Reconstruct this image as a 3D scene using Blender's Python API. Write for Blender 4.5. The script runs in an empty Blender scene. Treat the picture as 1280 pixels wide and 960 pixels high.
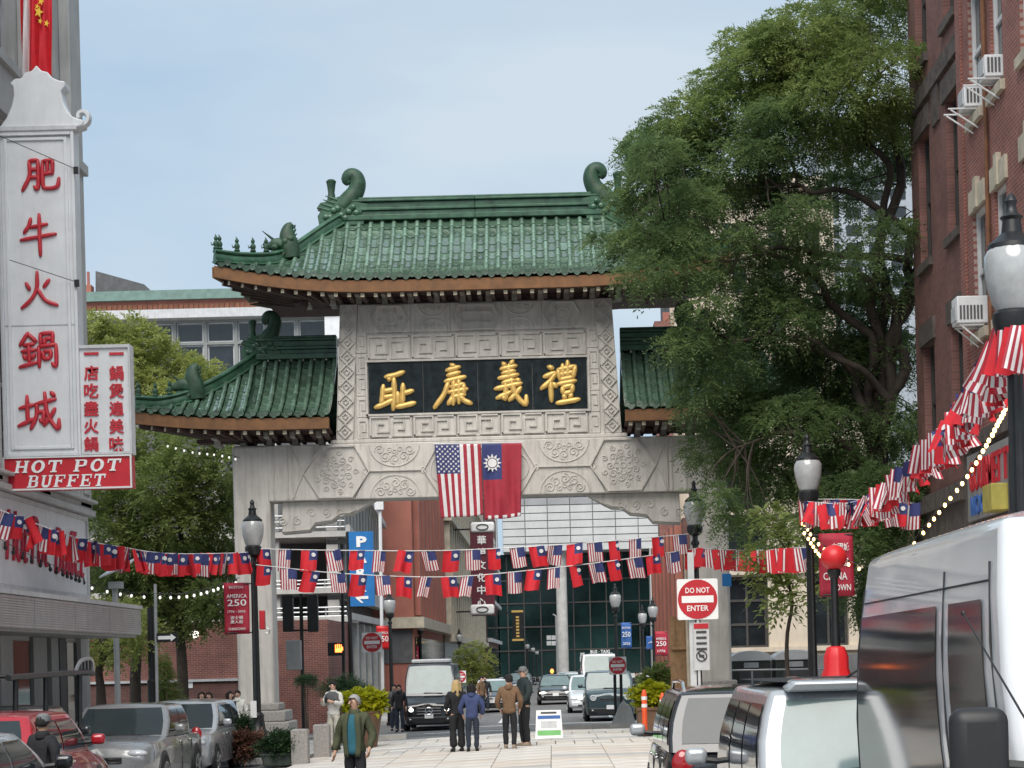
import bpy, bmesh, math, random
import numpy as np
from mathutils import Vector, Matrix

random.seed(11)
rng = np.random.default_rng(11)
SC = bpy.context.scene
COL = SC.collection
R = math.radians

# ---------------------------------------------------------------- camera
F = 2400.0                      # focal length in photograph pixels (1280 wide)
CAMZ = 2.05
VPX, VPY = 690.0, 823.0         # where the street's axis meets the horizon
ROLL = R(1.45)
cam_d = bpy.data.cameras.new('camera')
cam_d.sensor_width = 36.0
cam_d.lens = 36.0 * F / 1280.0
cam_d.shift_x = -(VPX - 640) / 1280.0
cam_d.shift_y = (VPY - 480) / 1280.0
cam_d.clip_start = 0.1
cam_d.clip_end = 6000
cam = bpy.data.objects.new('camera', cam_d)
COL.objects.link(cam)
cam.location = (0, 0, CAMZ)
cam.rotation_euler = (R(90), ROLL, 0)
SC.camera = cam

# ---------------------------------------------------------------- sky and sun
SUN_EL, SUN_AZ = R(50), R(-172)      # azimuth measured clockwise from +Y (behind the camera, to the left)
world = bpy.data.worlds.new('World')
SC.world = world
world.use_nodes = True
nt = world.node_tree
nt.nodes.clear()
out = nt.nodes.new('ShaderNodeOutputWorld')
bg = nt.nodes.new('ShaderNodeBackground')
sky = nt.nodes.new('ShaderNodeTexSky')
sky.sky_type = 'NISHITA'
sky.sun_disc = False
sky.sun_elevation = SUN_EL
sky.sun_rotation = SUN_AZ
tc = nt.nodes.new('ShaderNodeTexCoord')
mp = nt.nodes.new('ShaderNodeMapping')
mp.inputs['Scale'].default_value = (1.0, 1.0, 3.2)
mp.inputs['Location'].default_value = (0.35, 0.1, 0.42)
nz = nt.nodes.new('ShaderNodeTexNoise')
nz.inputs['Scale'].default_value = 2.3
nz.inputs['Detail'].default_value = 5
nz.inputs['Roughness'].default_value = 0.5
rp = nt.nodes.new('ShaderNodeValToRGB')
rp.color_ramp.elements[0].position = 0.36
rp.color_ramp.elements[0].color = (2.65, 3.65, 4.7, 1)
rp.color_ramp.elements[1].position = 0.62
rp.color_ramp.elements[1].color = (3.95, 4.55, 5.05, 1)
mx = nt.nodes.new('ShaderNodeMix')
mx.data_type = 'RGBA'
mx.inputs['Factor'].default_value = 0.93     # a nearly closed cloud layer over the clear sky
L = nt.links.new
L(tc.outputs['Generated'], mp.inputs['Vector'])
L(mp.outputs['Vector'], nz.inputs['Vector'])
L(nz.outputs['Fac'], rp.inputs['Fac'])
L(sky.outputs['Color'], mx.inputs['A'])
L(rp.outputs['Color'], mx.inputs['B'])
L(mx.outputs['Result'], bg.inputs['Color'])
bg.inputs['Strength'].default_value = 0.1
L(bg.outputs['Background'], out.inputs['Surface'])

sun_d = bpy.data.lights.new('sun', 'SUN')
sun_d.energy = 2.4
sun_d.angle = R(48)
sun_d.color = (1.0, 0.94, 0.86)
sun = bpy.data.objects.new('sun', sun_d)
COL.objects.link(sun)
_d = Vector((math.sin(SUN_AZ) * math.cos(SUN_EL), math.cos(SUN_AZ) * math.cos(SUN_EL), math.sin(SUN_EL)))
sun.rotation_euler = _d.to_track_quat('Z', 'Y').to_euler()
sun.location = (0, 0, 60)

SC.view_settings.view_transform = 'Standard'
SC.view_settings.look = 'None'
SC.view_settings.exposure = 0.72
SC.view_settings.gamma = 1
SC.view_settings.use_curve_mapping = False
SC.render.engine = 'CYCLES'
SC.cycles.max_bounces = 6
SC.cycles.transparent_max_bounces = 8
SC.cycles.caustics_reflective = False
SC.cycles.caustics_refractive = False

# ---------------------------------------------------------------- places
_c, _s = math.cos(ROLL), math.sin(ROLL)
def P(x, y, Y):
    """the point of the place seen at photograph pixel (x, y) that stands Y metres down the street"""
    dx, dy = x - VPX, y - VPY
    return Vector(((_c * dx - _s * dy) * Y / F, Y, CAMZ - (_s * dx + _c * dy) * Y / F))
def sm(a, b, t):
    t = min(1, max(0, (t - a) / (b - a)))
    return t * t * (3 - 2 * t)
def g(X, Y):
    """height of the ground: falls to the left past the near cars and down beyond the gate"""
    return -0.04 * min(9, max(0, -X)) * sm(26, 38, Y) * (1 - 0.6 * sm(54, 68, Y)) - 0.4 * sm(54, 68, Y)

# ---------------------------------------------------------------- mesh building
class MB:
    def __init__(self):
        self.v = []; self.f = []; self.m = []
    def add(self, vs, fs, mi=0):
        o = len(self.v)
        self.v += [tuple(p) for p in vs]
        self.f += [tuple(i + o for i in q) for q in fs]
        self.m += [mi] * len(fs)
        return self
    def box(self, c, s, mi=0, rot=None):
        x, y, z = s[0] / 2, s[1] / 2, s[2] / 2
        vs = [Vector(p) for p in ((-x,-y,-z),(x,-y,-z),(x,y,-z),(-x,y,-z),(-x,-y,z),(x,-y,z),(x,y,z),(-x,y,z))]
        if rot is not None: vs = [rot @ p for p in vs]
        c = Vector(c)
        return self.add([p + c for p in vs], [(0,3,2,1),(4,5,6,7),(0,1,5,4),(1,2,6,5),(2,3,7,6),(3,0,4,7)], mi)
    def bb(self, a, b, mi=0):
        return self.box([(a[i] + b[i]) / 2 for i in range(3)], [abs(a[i] - b[i]) for i in range(3)], mi)
    def tube(self, path, r, n=8, mi=0, flat=None, up=None, cap=True):
        """sweep along path; r number or list; flat: (a, b) factors of the section"""
        path = [Vector(p) for p in path]
        k = len(path)
        if not hasattr(r, '__len__'): r = [r] * k
        vs = []; fs = []
        prev = None
        for i, p in enumerate(path):
            t = (path[min(i + 1, k - 1)] - path[max(i - 1, 0)])
            if t.length < 1e-9: t = Vector((0, 0, 1))
            t.normalize()
            if up is not None:
                a = Vector(up).cross(t)
            elif prev is None:
                a = t.cross(Vector((0, 0, 1)) if abs(t.z) < 0.9 else Vector((1, 0, 0)))
            else:
                a = prev - t * prev.dot(t)
            if a.length < 1e-6: a = t.orthogonal()
            a.normalize(); prev = a
            b = t.cross(a)
            fa, fb = flat if flat else (1, 1)
            for j in range(n):
                an = 2 * math.pi * j / n
                vs.append(p + a * math.cos(an) * r[i] * fa + b * math.sin(an) * r[i] * fb)
        for i in range(k - 1):
            for j in range(n):
                j2 = (j + 1) % n
                fs.append((i * n + j, i * n + j2, (i + 1) * n + j2, (i + 1) * n + j))
        if cap:
            fs.append(tuple(reversed(range(n)))); fs.append(tuple((k - 1) * n + j for j in range(n)))
        return self.add(vs, fs, mi)
    def lathe(self, prof, c=(0, 0, 0), n=16, mi=0, rot=None, cap=True):
        vs = []; fs = []; k = len(prof); c = Vector(c)
        for (r, z) in prof:
            for j in range(n):
                a = 2 * math.pi * j / n
                p = Vector((r * math.cos(a), r * math.sin(a), z))
                if rot is not None: p = rot @ p
                vs.append(p + c)
        for i in range(k - 1):
            for j in range(n):
                j2 = (j + 1) % n
                fs.append((i * n + j, i * n + j2, (i + 1) * n + j2, (i + 1) * n + j))
        if cap:
            fs.append(tuple(reversed(range(n)))); fs.append(tuple((k - 1) * n + j for j in range(n)))
        return self.add(vs, fs, mi)
    def ell(self, c, r, n=12, m=8, mi=0, rot=None):
        prof = []
        vs = []; fs = []; c = Vector(c)
        for i in range(m + 1):
            th = math.pi * i / m
            for j in range(n):
                a = 2 * math.pi * j / n
                p = Vector((r[0] * math.sin(th) * math.cos(a), r[1] * math.sin(th) * math.sin(a), -r[2] * math.cos(th)))
                if rot is not None: p = rot @ p
                vs.append(p + c)
        for i in range(m):
            for j in range(n):
                j2 = (j + 1) % n
                fs.append((i * n + j, i * n + j2, (i + 1) * n + j2, (i + 1) * n + j))
        return self.add(vs, fs, mi)
    def prism(self, poly, o, ax, ay, d, mi=0):
        """polygon (2-D list) in the frame o, ax, ay pushed by vector d"""
        o, ax, ay, d = Vector(o), Vector(ax), Vector(ay), Vector(d)
        a = [o + ax * p[0] + ay * p[1] for p in poly]
        n = len(a)
        fs = [tuple(reversed(range(n))), tuple(range(n, 2 * n))]
        fs += [(i, (i + 1) % n, n + (i + 1) % n, n + i) for i in range(n)]
        return self.add(a + [p + d for p in a], fs, mi)
    def quad(self, a, b, c, d, mi=0):
        return self.add([a, b, c, d], [(0, 1, 2, 3)], mi)
    def slab(self, a, b, c, d, t, mi=0):
        """quad a b c d with thickness t along its back normal"""
        a, b, c, d = map(Vector, (a, b, c, d))
        n = (b - a).cross(d - a)
        if n.length < 1e-9: n = (c - b).cross(a - b)
        n.normalize(); k = -n * t
        return self.add([a, b, c, d, a + k, b + k, c + k, d + k],
                        [(0,1,2,3),(7,6,5,4),(0,4,5,1),(1,5,6,2),(2,6,7,3),(3,7,4,0)], mi)
    def grid(self, fn, nu, nv, mi=0, mf=None):
        vs = [fn(i / nu, j / nv) for j in range(nv + 1) for i in range(nu + 1)]
        o = len(self.v)
        self.v += [tuple(p) for p in vs]
        for j in range(nv):
            for i in range(nu):
                a = o + j * (nu + 1) + i
                self.f.append((a, a + 1, a + nu + 2, a + nu + 1))
                self.m.append(mf(i, j) if mf else mi)
        return self
    def mesh(self, name, mats, smooth=False, fix=True):
        me = bpy.data.meshes.new(name)
        me.from_pydata(self.v, [], self.f)
        if not isinstance(mats, (list, tuple)): mats = [mats]
        for m in mats: me.materials.append(M(m) if isinstance(m, str) else m)
        if len(mats) > 1: me.polygons.foreach_set('material_index', self.m)
        if fix:
            b = bmesh.new(); b.from_mesh(me)
            bmesh.ops.recalc_face_normals(b, faces=b.faces)
            b.to_mesh(me); b.free()
        if smooth:
            me.polygons.foreach_set('use_smooth', [True] * len(me.polygons))
            me.set_sharp_from_angle(angle=R(smooth if smooth is not True else 40))
        me.update()
        return me
    def build(self, name, mats, parent=None, w=False, smooth=False, bevel=0, fix=True, seg=2):
        """w: coordinates are world ones, the parent's place is taken off"""
        if w and parent is not None:
            o = root(parent).location
            self.v = [(p[0] - o.x, p[1] - o.y, p[2] - o.z) for p in self.v]
        ob = bpy.data.objects.new(name, self.mesh(name, mats, smooth, fix))
        COL.objects.link(ob)
        if parent is not None: ob.parent = parent
        if bevel:
            b = ob.modifiers.new('bevel', 'BEVEL'); b.width = bevel; b.segments = seg; b.limit_method = 'ANGLE'; b.angle_limit = R(35)
            ob.data.polygons.foreach_set('use_smooth', [True] * len(ob.data.polygons))
            ob.data.set_sharp_from_angle(angle=R(55))
        return ob

def root(o):
    while o.parent is not None: o = o.parent
    return o
def tag(o, label=None, cat=None, group=None, kind=None):
    if label: o['label'] = label
    if cat: o['category'] = cat
    if group: o['group'] = group
    if kind: o['kind'] = kind
    return o
def thing(name, label, cat, loc=(0, 0, 0), rz=0, group=None):
    o = bpy.data.objects.new(name, None)
    o.empty_display_size = 0.3
    COL.objects.link(o)
    o.location = loc; o.rotation_euler = (0, 0, rz)
    return tag(o, label, cat, group)
def inst(name, me, parent, mat4=None):
    o = bpy.data.objects.new(name, me)
    COL.objects.link(o)
    o.parent = parent
    if mat4 is not None: o.matrix_local = mat4
    return o
def copy_tree(o, parent=None):
    c = o.copy(); COL.objects.link(c); c.parent = parent
    for ch in list(o.children): copy_tree(ch, c)
    return c
def dup(o, loc, rz=None, label=None, scale=None):
    c = copy_tree(o); c.location = loc
    if rz is not None: c.rotation_euler = (0, 0, rz)
    if scale: c.scale = (scale,) * 3
    if label: c['label'] = label
    return c
def crom(pts, k=5):
    """Catmull-Rom through tuples of any length"""
    p = [np.array(q, float) for q in pts]
    if len(p) < 3: 
        return [tuple(p[0] + (p[1] - p[0]) * i / k) for i in range(k + 1)]
    q = [2 * p[0] - p[1]] + p + [2 * p[-1] - p[-2]]
    out = []
    for i in range(1, len(q) - 2):
        for j in range(k):
            t = j / k
            out.append(tuple(0.5 * (2*q[i] + (q[i+1]-q[i-1])*t + (2*q[i-1]-5*q[i]+4*q[i+1]-q[i+2])*t*t + (3*q[i]-q[i-1]-3*q[i+1]+q[i+2])*t**3)))
    out.append(tuple(p[-1]))
    return out

# ---------------------------------------------------------------- materials
_mats = {}
def M(n): return _mats[n]
def mat(name, col, rough=0.6, metal=0.0, var=0.12, scale=2.5, bump=0.0, bscale=60, coat=0.0, spec=0.5, streak=0.0, dirt=None, rvar=0.1, ior=1.5, emit=None):
    m = bpy.data.materials.new(name); m.use_nodes = True
    n = m.node_tree.nodes; l = m.node_tree.links.new
    b = n['Principled BSDF']
    b.inputs['Metallic'].default_value = metal
    b.inputs['Roughness'].default_value = rough
    b.inputs['Specular IOR Level'].default_value = spec
    b.inputs['IOR'].default_value = ior
    if coat:
        b.inputs['Coat Weight'].default_value = coat; b.inputs['Coat Roughness'].default_value = 0.04
    t = n.new('ShaderNodeTexCoord')
    no = n.new('ShaderNodeTexNoise'); no.inputs['Scale'].default_value = scale; no.inputs['Detail'].default_value = 6; no.inputs['Roughness'].default_value = 0.6
    l(t.outputs['Object'], no.inputs['Vector'])
    mr = n.new('ShaderNodeMapRange'); mr.inputs['To Min'].default_value = 1 - var * 2; mr.inputs['To Max'].default_value = 1 + var * 2
    mr.inputs['From Min'].default_value = 0.2; mr.inputs['From Max'].default_value = 0.8
    l(no.outputs['Fac'], mr.inputs['Value'])
    vm = n.new('ShaderNodeVectorMath'); vm.operation = 'SCALE'
    vm.inputs[0].default_value = col[:3]
    l(mr.outputs['Result'], vm.inputs['Scale'])
    last = vm.outputs['Vector']
    if streak or dirt:
        ma = n.new('ShaderNodeMapping'); ma.inputs['Scale'].default_value = (3.0, 3.0, 0.35)
        l(t.outputs['Object'], ma.inputs['Vector'])
        n2 = n.new('ShaderNodeTexNoise'); n2.inputs['Scale'].default_value = 2.2; n2.inputs['Detail'].default_value = 7; n2.inputs['Roughness'].default_value = 0.65
        l(ma.outputs['Vector'], n2.inputs['Vector'])
        r2 = n.new('ShaderNodeMapRange'); r2.inputs['From Min'].default_value = 0.48; r2.inputs['From Max'].default_value = 0.75
        r2.inputs['To Max'].default_value = streak or 0.5
        l(n2.outputs['Fac'], r2.inputs['Value'])
        mi = n.new('ShaderNodeMix'); mi.data_type = 'RGBA'
        l(r2.outputs['Result'], mi.inputs['Factor']); l(last, mi.inputs['A'])
        mi.inputs['B'].default_value = tuple(dirt or [c * 0.45 for c in col[:3]]) + (1,)
        last = mi.outputs['Result']
    l(last, b.inputs['Base Color'])
    if rvar:
        rr = n.new('ShaderNodeMapRange'); rr.inputs['To Min'].default_value = max(0, rough - rvar); rr.inputs['To Max'].default_value = min(1, rough + rvar)
        l(no.outputs['Fac'], rr.inputs['Value']); l(rr.outputs['Result'], b.inputs['Roughness'])
    if bump:
        nb = n.new('ShaderNodeTexNoise'); nb.inputs['Scale'].default_value = bscale; nb.inputs['Detail'].default_value = 4
        l(t.outputs['Object'], nb.inputs['Vector'])
        bp = n.new('ShaderNodeBump'); bp.inputs['Strength'].default_value = bump; bp.inputs['Distance'].default_value = 0.02
        l(nb.outputs['Fac'], bp.inputs['Height']); l(bp.outputs['Normal'], b.inputs['Normal'])
    if emit:
        b.inputs['Emission Color'].default_value = tuple(emit[:3]) + (1,); b.inputs['Emission Strength'].default_value = emit[3]
    _mats[name] = m
    return m
def brickmat(name, c1, c2, mortar, axis, bw=0.215, bh=0.072, rough=0.85, streak=0.3):
    m = mat(name, c1, rough, var=0.1, bump=0.0)
    n = m.node_tree.nodes; l = m.node_tree.links.new; b = n['Principled BSDF']
    t = n.new('ShaderNodeTexCoord'); sx = n.new('ShaderNodeSeparateXYZ'); cx = n.new('ShaderNodeCombineXYZ')
    l(t.outputs['Object'], sx.inputs[0]); l(sx.outputs[axis], cx.inputs['X']); l(sx.outputs['Z'], cx.inputs['Y'])
    br = n.new('ShaderNodeTexBrick')
    br.inputs['Scale'].default_value = 1; br.inputs['Brick Width'].default_value = bw; br.inputs['Row Height'].default_value = bh
    br.inputs['Mortar Size'].default_value = 0.008; br.inputs['Mortar Smooth'].default_value = 0.3; br.inputs['Bias'].default_value = 0
    br.inputs['Color1'].default_value = tuple(c1) + (1,); br.inputs['Color2'].default_value = tuple(c2) + (1,); br.inputs['Mortar'].default_value = tuple(mortar) + (1,)
    l(cx.outputs[0], br.inputs['Vector'])
    no = n.new('ShaderNodeTexNoise'); no.inputs['Scale'].default_value = 0.9; no.inputs['Detail'].default_value = 8; no.inputs['Roughness'].default_value = 0.65
    l(t.outputs['Object'], no.inputs['Vector'])
    mr = n.new('ShaderNodeMapRange'); mr.inputs['From Min'].default_value = 0.25; mr.inputs['From Max'].default_value = 0.75; mr.inputs['To Min'].default_value = 0.6; mr.inputs['To Max'].default_value = 1.3
    l(no.outputs['Fac'], mr.inputs['Value'])
    vm = n.new('ShaderNodeVectorMath'); vm.operation = 'SCALE'
    l(br.outputs['Color'], vm.inputs[0]); l(mr.outputs['Result'], vm.inputs['Scale']); l(vm.outputs['Vector'], b.inputs['Base Color'])
    bp = n.new('ShaderNodeBump'); bp.inputs['Strength'].default_value = 0.5; bp.inputs['Distance'].default_value = 0.01; bp.invert = True
    l(br.outputs['Fac'], bp.inputs['Height']); l(bp.outputs['Normal'], b.inputs['Normal'])
    return m
def leafmat(name, dark, light, trans=0.35, rough=0.55):
    m = bpy.data.materials.new(name); m.use_nodes = True
    n = m.node_tree.nodes; l = m.node_tree.links.new; b = n['Principled BSDF']
    b.inputs['Roughness'].default_value = rough
    ge = n.new('ShaderNodeNewGeometry'); t = n.new('ShaderNodeTexCoord')
    no = n.new('ShaderNodeTexNoise'); no.inputs['Scale'].default_value = 0.95; no.inputs['Detail'].default_value = 3
    l(t.outputs['Object'], no.inputs['Vector'])
    ad = n.new('ShaderNodeMath'); ad.operation = 'MULTIPLY_ADD'; ad.inputs[1].default_value = 0.42
    l(ge.outputs['Random Per Island'], ad.inputs[0])
    a2 = n.new('ShaderNodeMapRange'); a2.inputs['From Min'].default_value = 0.35; a2.inputs['From Max'].default_value = 0.65; a2.inputs['To Max'].default_value = 0.62
    l(no.outputs['Fac'], a2.inputs['Value']); l(a2.outputs['Result'], ad.inputs[2])
    cr = n.new('ShaderNodeValToRGB'); cr.color_ramp.elements[0].color = tuple(dark) + (1,); cr.color_ramp.elements[1].color = tuple(light) + (1,)
    l(ad.outputs[0], cr.inputs['Fac']); l(cr.outputs['Color'], b.inputs['Base Color'])
    tr = n.new('ShaderNodeBsdfTranslucent'); l(cr.outputs['Color'], tr.inputs['Color'])
    mi = n.new('ShaderNodeMixShader'); mi.inputs[0].default_value = trans
    l(b.outputs[0], mi.inputs[1]); l(tr.outputs[0], mi.inputs[2]); l(mi.outputs[0], n['Material Output'].inputs['Surface'])
    _mats[name] = m
    return m

mat('asphalt', (0.17, 0.17, 0.17), 0.85, var=0.18, scale=0.8, bump=0.3, bscale=70, streak=0.25, dirt=(0.23, 0.23, 0.22))
mat('concrete', (0.46, 0.45, 0.43), 0.85, var=0.14, scale=1.2, bump=0.15, bscale=50, streak=0.3, dirt=(0.25, 0.24, 0.22))
mat('slab', (0.68, 0.65, 0.60), 0.85, var=0.16, scale=0.9, bump=0.2, bscale=60)
mat('slab_grey', (0.50, 0.49, 0.47), 0.85, var=0.16, scale=0.9, bump=0.2, bscale=60)
mat('slab_warm', (0.64, 0.58, 0.51), 0.85, var=0.16, scale=0.9, bump=0.2, bscale=60)
mat('joint', (0.16, 0.155, 0.15), 0.95, var=0.1)
mat('kerb', (0.42, 0.41, 0.39), 0.8, var=0.15, bump=0.2, bscale=80)
mat('road_paint', (0.72, 0.72, 0.70), 0.7, var=0.15, scale=6, streak=0.45, dirt=(0.2, 0.2, 0.2))
mat('granite', (0.34, 0.32, 0.30), 0.8, var=0.2, scale=18, bump=0.25, bscale=120)
mat('gate_stone', (0.60, 0.57, 0.53), 0.8, var=0.10, scale=1.1, bump=0.12, bscale=45, streak=0.7, dirt=(0.30, 0.28, 0.255))
mat('gate_relief', (0.56, 0.53, 0.49), 0.8, var=0.14, scale=3, bump=0.12, bscale=60, streak=0.25, dirt=(0.29, 0.275, 0.255))
mat('stone_joint', (0.13, 0.12, 0.11), 0.9)
mat('black_marble', (0.010, 0.016, 0.019), 0.35, spec=0.2, var=0.5, scale=5, streak=0.3, dirt=(0.06, 0.08, 0.085))
mat('gold', (0.80, 0.52, 0.16), 0.42, metal=0.35, var=0.08, scale=10)
mat('glaze', (0.085, 0.145, 0.102), 0.15, var=0.3, scale=2.2, coat=0.8, spec=1.0, ior=1.7, streak=0.5, dirt=(0.06, 0.13, 0.07), rvar=0.12)
mat('glaze_light', (0.135, 0.22, 0.160), 0.14, var=0.25, scale=3, coat=0.8, spec=1.0, ior=1.7, rvar=0.1)
mat('glaze_ridge', (0.040, 0.105, 0.062), 0.32, var=0.35, scale=3, streak=0.4, dirt=(0.07, 0.10, 0.07), spec=0.5)
mat('glaze_dark', (0.028, 0.070, 0.042), 0.5, var=0.35, scale=4, spec=0.35, streak=0.5, dirt=(0.07, 0.08, 0.05))
for _n in ('glaze', 'glaze_light'):          # each tile fired to a slightly different green
    _t = _mats[_n].node_tree; _v = [q for q in _t.nodes if q.type == 'MAP_RANGE'][0]
    _o = _t.nodes.new('ShaderNodeObjectInfo'); _r = _t.nodes.new('ShaderNodeMapRange'); _r.inputs['To Min'].default_value = 0.68; _r.inputs['To Max'].default_value = 1.3
    _x = _t.nodes.new('ShaderNodeMath'); _x.operation = 'MULTIPLY'; _vs = [q for q in _t.nodes if q.type == 'VECT_MATH'][0]
    _t.links.new(_o.outputs['Random'], _r.inputs['Value']); _t.links.new(_r.outputs['Result'], _x.inputs[0]); _t.links.new(_v.outputs['Result'], _x.inputs[1]); _t.links.new(_x.outputs[0], _vs.inputs['Scale'])
mat('eave_brown', (0.20, 0.095, 0.040), 0.75, var=0.2, scale=3, streak=0.35, dirt=(0.09, 0.055, 0.04))
mat('rafter_dark', (0.075, 0.045, 0.04), 0.75, var=0.25, scale=3)
mat('rafter_end', (0.62, 0.56, 0.42), 0.7, var=0.2, scale=9)
mat('bracket_grey', (0.42, 0.40, 0.36), 0.8, var=0.2, scale=4)
mat('white_paint', (0.74, 0.75, 0.76), 0.5, var=0.06, streak=0.2, dirt=(0.5, 0.5, 0.5))
mat('sign_white', (0.70, 0.72, 0.74), 0.45, var=0.05, streak=0.3, dirt=(0.48, 0.50, 0.52))
mat('sign_frame', (0.55, 0.56, 0.57), 0.5, var=0.1, streak=0.3)
mat('sign_red', (0.55, 0.022, 0.035), 0.45, var=0.08)
mat('char_red', (0.52, 0.03, 0.045), 0.4, var=0.12, scale=8)
mat('letter_white', (0.85, 0.85, 0.85), 0.5, var=0.03)
mat('facade_grey', (0.46, 0.46, 0.45), 0.85, var=0.1, scale=0.8, bump=0.1, streak=0.4)
mat('facade_dark', (0.10, 0.10, 0.105), 0.7, var=0.2, streak=0.4)
mat('metal_louvre', (0.52, 0.52, 0.52), 0.4, metal=0.6, var=0.1, streak=0.35, dirt=(0.2, 0.2, 0.2))
mat('black_iron', (0.012, 0.013, 0.014), 0.42, var=0.2, scale=8, bump=0.05)
mat('steel', (0.45, 0.46, 0.47), 0.4, metal=0.8, var=0.12)
mat('pole_grey', (0.36, 0.37, 0.37), 0.55, metal=0.3, var=0.12, streak=0.3)
mat('globe', (0.40, 0.41, 0.41), 0.16, var=0.12, scale=5, coat=0.6)
mat('red_lantern', (0.62, 0.02, 0.025), 0.4, var=0.06)
mat('banner_red', (0.42, 0.022, 0.05), 0.65, var=0.1)
mat('banner_blue', (0.04, 0.13, 0.40), 0.65, var=0.1)
mat('park_blue', (0.02, 0.17, 0.46), 0.4, var=0.06)
mat('traffic_red', (0.50, 0.02, 0.03), 0.4, var=0.06)
mat('orange', (0.85, 0.11, 0.03), 0.5, var=0.08)
mat('flag_red', (0.62, 0.018, 0.03), 0.75, var=0.1, scale=6)
mat('flag_blue', (0.035, 0.045, 0.16), 0.75, var=0.12, scale=6)
mat('flag_white', (0.74, 0.72, 0.72), 0.75, var=0.06, scale=6)
mat('flag_gold', (0.85, 0.55, 0.05), 0.6)
mat('stripe_red', (0.36, 0.025, 0.045), 0.75, var=0.1, scale=6)
mat('cord_white', (0.75, 0.75, 0.75), 0.7)
mat('bark', (0.055, 0.042, 0.033), 0.9, var=0.3, scale=5, bump=0.5, bscale=25)
mat('wood', (0.30, 0.18, 0.09), 0.75, var=0.25, scale=4, bump=0.1, streak=0.4)
mat('soil', (0.04, 0.03, 0.022), 0.95, var=0.2, bump=0.4)
mat('planter', (0.17, 0.095, 0.06), 0.8, var=0.15, bump=0.1)
mat('planter_green', (0.05, 0.065, 0.055), 0.6, var=0.15)
mat('glass', (0.018, 0.024, 0.028), 0.06, var=0.4, scale=0.7, spec=0.8, rvar=0.03)
mat('glass_green', (0.010, 0.028, 0.027), 0.10, var=0.6, scale=0.12, spec=0.35, rvar=0.05)
mat('tile_white', (0.52, 0.525, 0.52), 0.5, var=0.07, scale=0.4, streak=0.2)
mat('tile_grey', (0.30, 0.30, 0.31), 0.6, var=0.1, scale=0.4)
mat('cream', (0.58, 0.50, 0.40), 0.85, var=0.12, scale=0.5, streak=0.35, dirt=(0.36, 0.30, 0.24))
mat('blue_stone', (0.36, 0.40, 0.45), 0.7, var=0.12, scale=0.4, streak=0.3)
mat('sand_stone', (0.52, 0.46, 0.36), 0.85, var=0.15, bump=0.2, streak=0.3)
mat('brown_stone', (0.105, 0.085, 0.075), 0.9, var=0.35, scale=4, bump=0.9, bscale=14)
mat('copper_green', (0.16, 0.25, 0.22), 0.7, var=0.15)
mat('window_frame', (0.66, 0.66, 0.66), 0.5, var=0.08)
mat('dark_frame', (0.05, 0.047, 0.045), 0.6, var=0.2)
mat('rust', (0.18, 0.08, 0.04), 0.8, var=0.3)
mat('terracotta', (0.36, 0.135, 0.10), 0.85, var=0.12, scale=0.8, streak=0.35, dirt=(0.25, 0.12, 0.09))
mat('metal_siding', (0.27, 0.28, 0.27), 0.55, metal=0.3, var=0.15, scale=0.6, streak=0.35)
mat('maroon', (0.10, 0.012, 0.025), 0.5, var=0.1)
mat('olive_box', (0.42, 0.36, 0.08), 0.7, var=0.2)
mat('bulb_lit', (1.0, 0.85, 0.55), 0.4, emit=(1.0, 0.62, 0.22, 3.2))
mat('bulb_white', (0.9, 0.9, 0.88), 0.3, emit=(1.0, 0.95, 0.85, 0.6))
mat('lamp_lit', (1.0, 0.95, 0.85), 0.4, emit=(1.0, 0.93, 0.8, 2.0))
mat('signal_orange', (1.0, 0.25, 0.05), 0.4, emit=(1.0, 0.2, 0.04, 3.0))
brickmat('brick_x', (0.26, 0.085, 0.062), (0.19, 0.06, 0.05), (0.30, 0.24, 0.21), 'X')
brickmat('brick_y', (0.31, 0.105, 0.080), (0.24, 0.082, 0.066), (0.36, 0.27, 0.23), 'Y', bw=0.23, bh=0.078)
brickmat('brick_dark_y', (0.24, 0.105, 0.088), (0.18, 0.082, 0.072), (0.22, 0.15, 0.13), 'Y', bw=0.23, bh=0.078)
brickmat('brick_old_x', (0.185, 0.080, 0.068), (0.135, 0.062, 0.056), (0.18, 0.125, 0.105), 'X', bw=0.23, bh=0.078)
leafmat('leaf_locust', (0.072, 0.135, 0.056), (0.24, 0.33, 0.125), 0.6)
leafmat('leaf_locust_lit_top', (0.12, 0.19, 0.055), (0.32, 0.39, 0.13), 0.55)  # lighter copy for the upper crown: light from above painted into the leaf colour
leafmat('leaf_light', (0.20, 0.25, 0.06), (0.44, 0.47, 0.15), 0.55)
leafmat('leaf_mid', (0.13, 0.19, 0.055), (0.32, 0.38, 0.12), 0.55)
leafmat('leaf_dark', (0.020, 0.055, 0.026), (0.060, 0.115, 0.042), 0.3)
leafmat('leaf_yellow', (0.28, 0.33, 0.015), (0.62, 0.60, 0.03), 0.4)
leafmat('leaf_red', (0.10, 0.045, 0.035), (0.24, 0.12, 0.075), 0.3)

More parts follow.
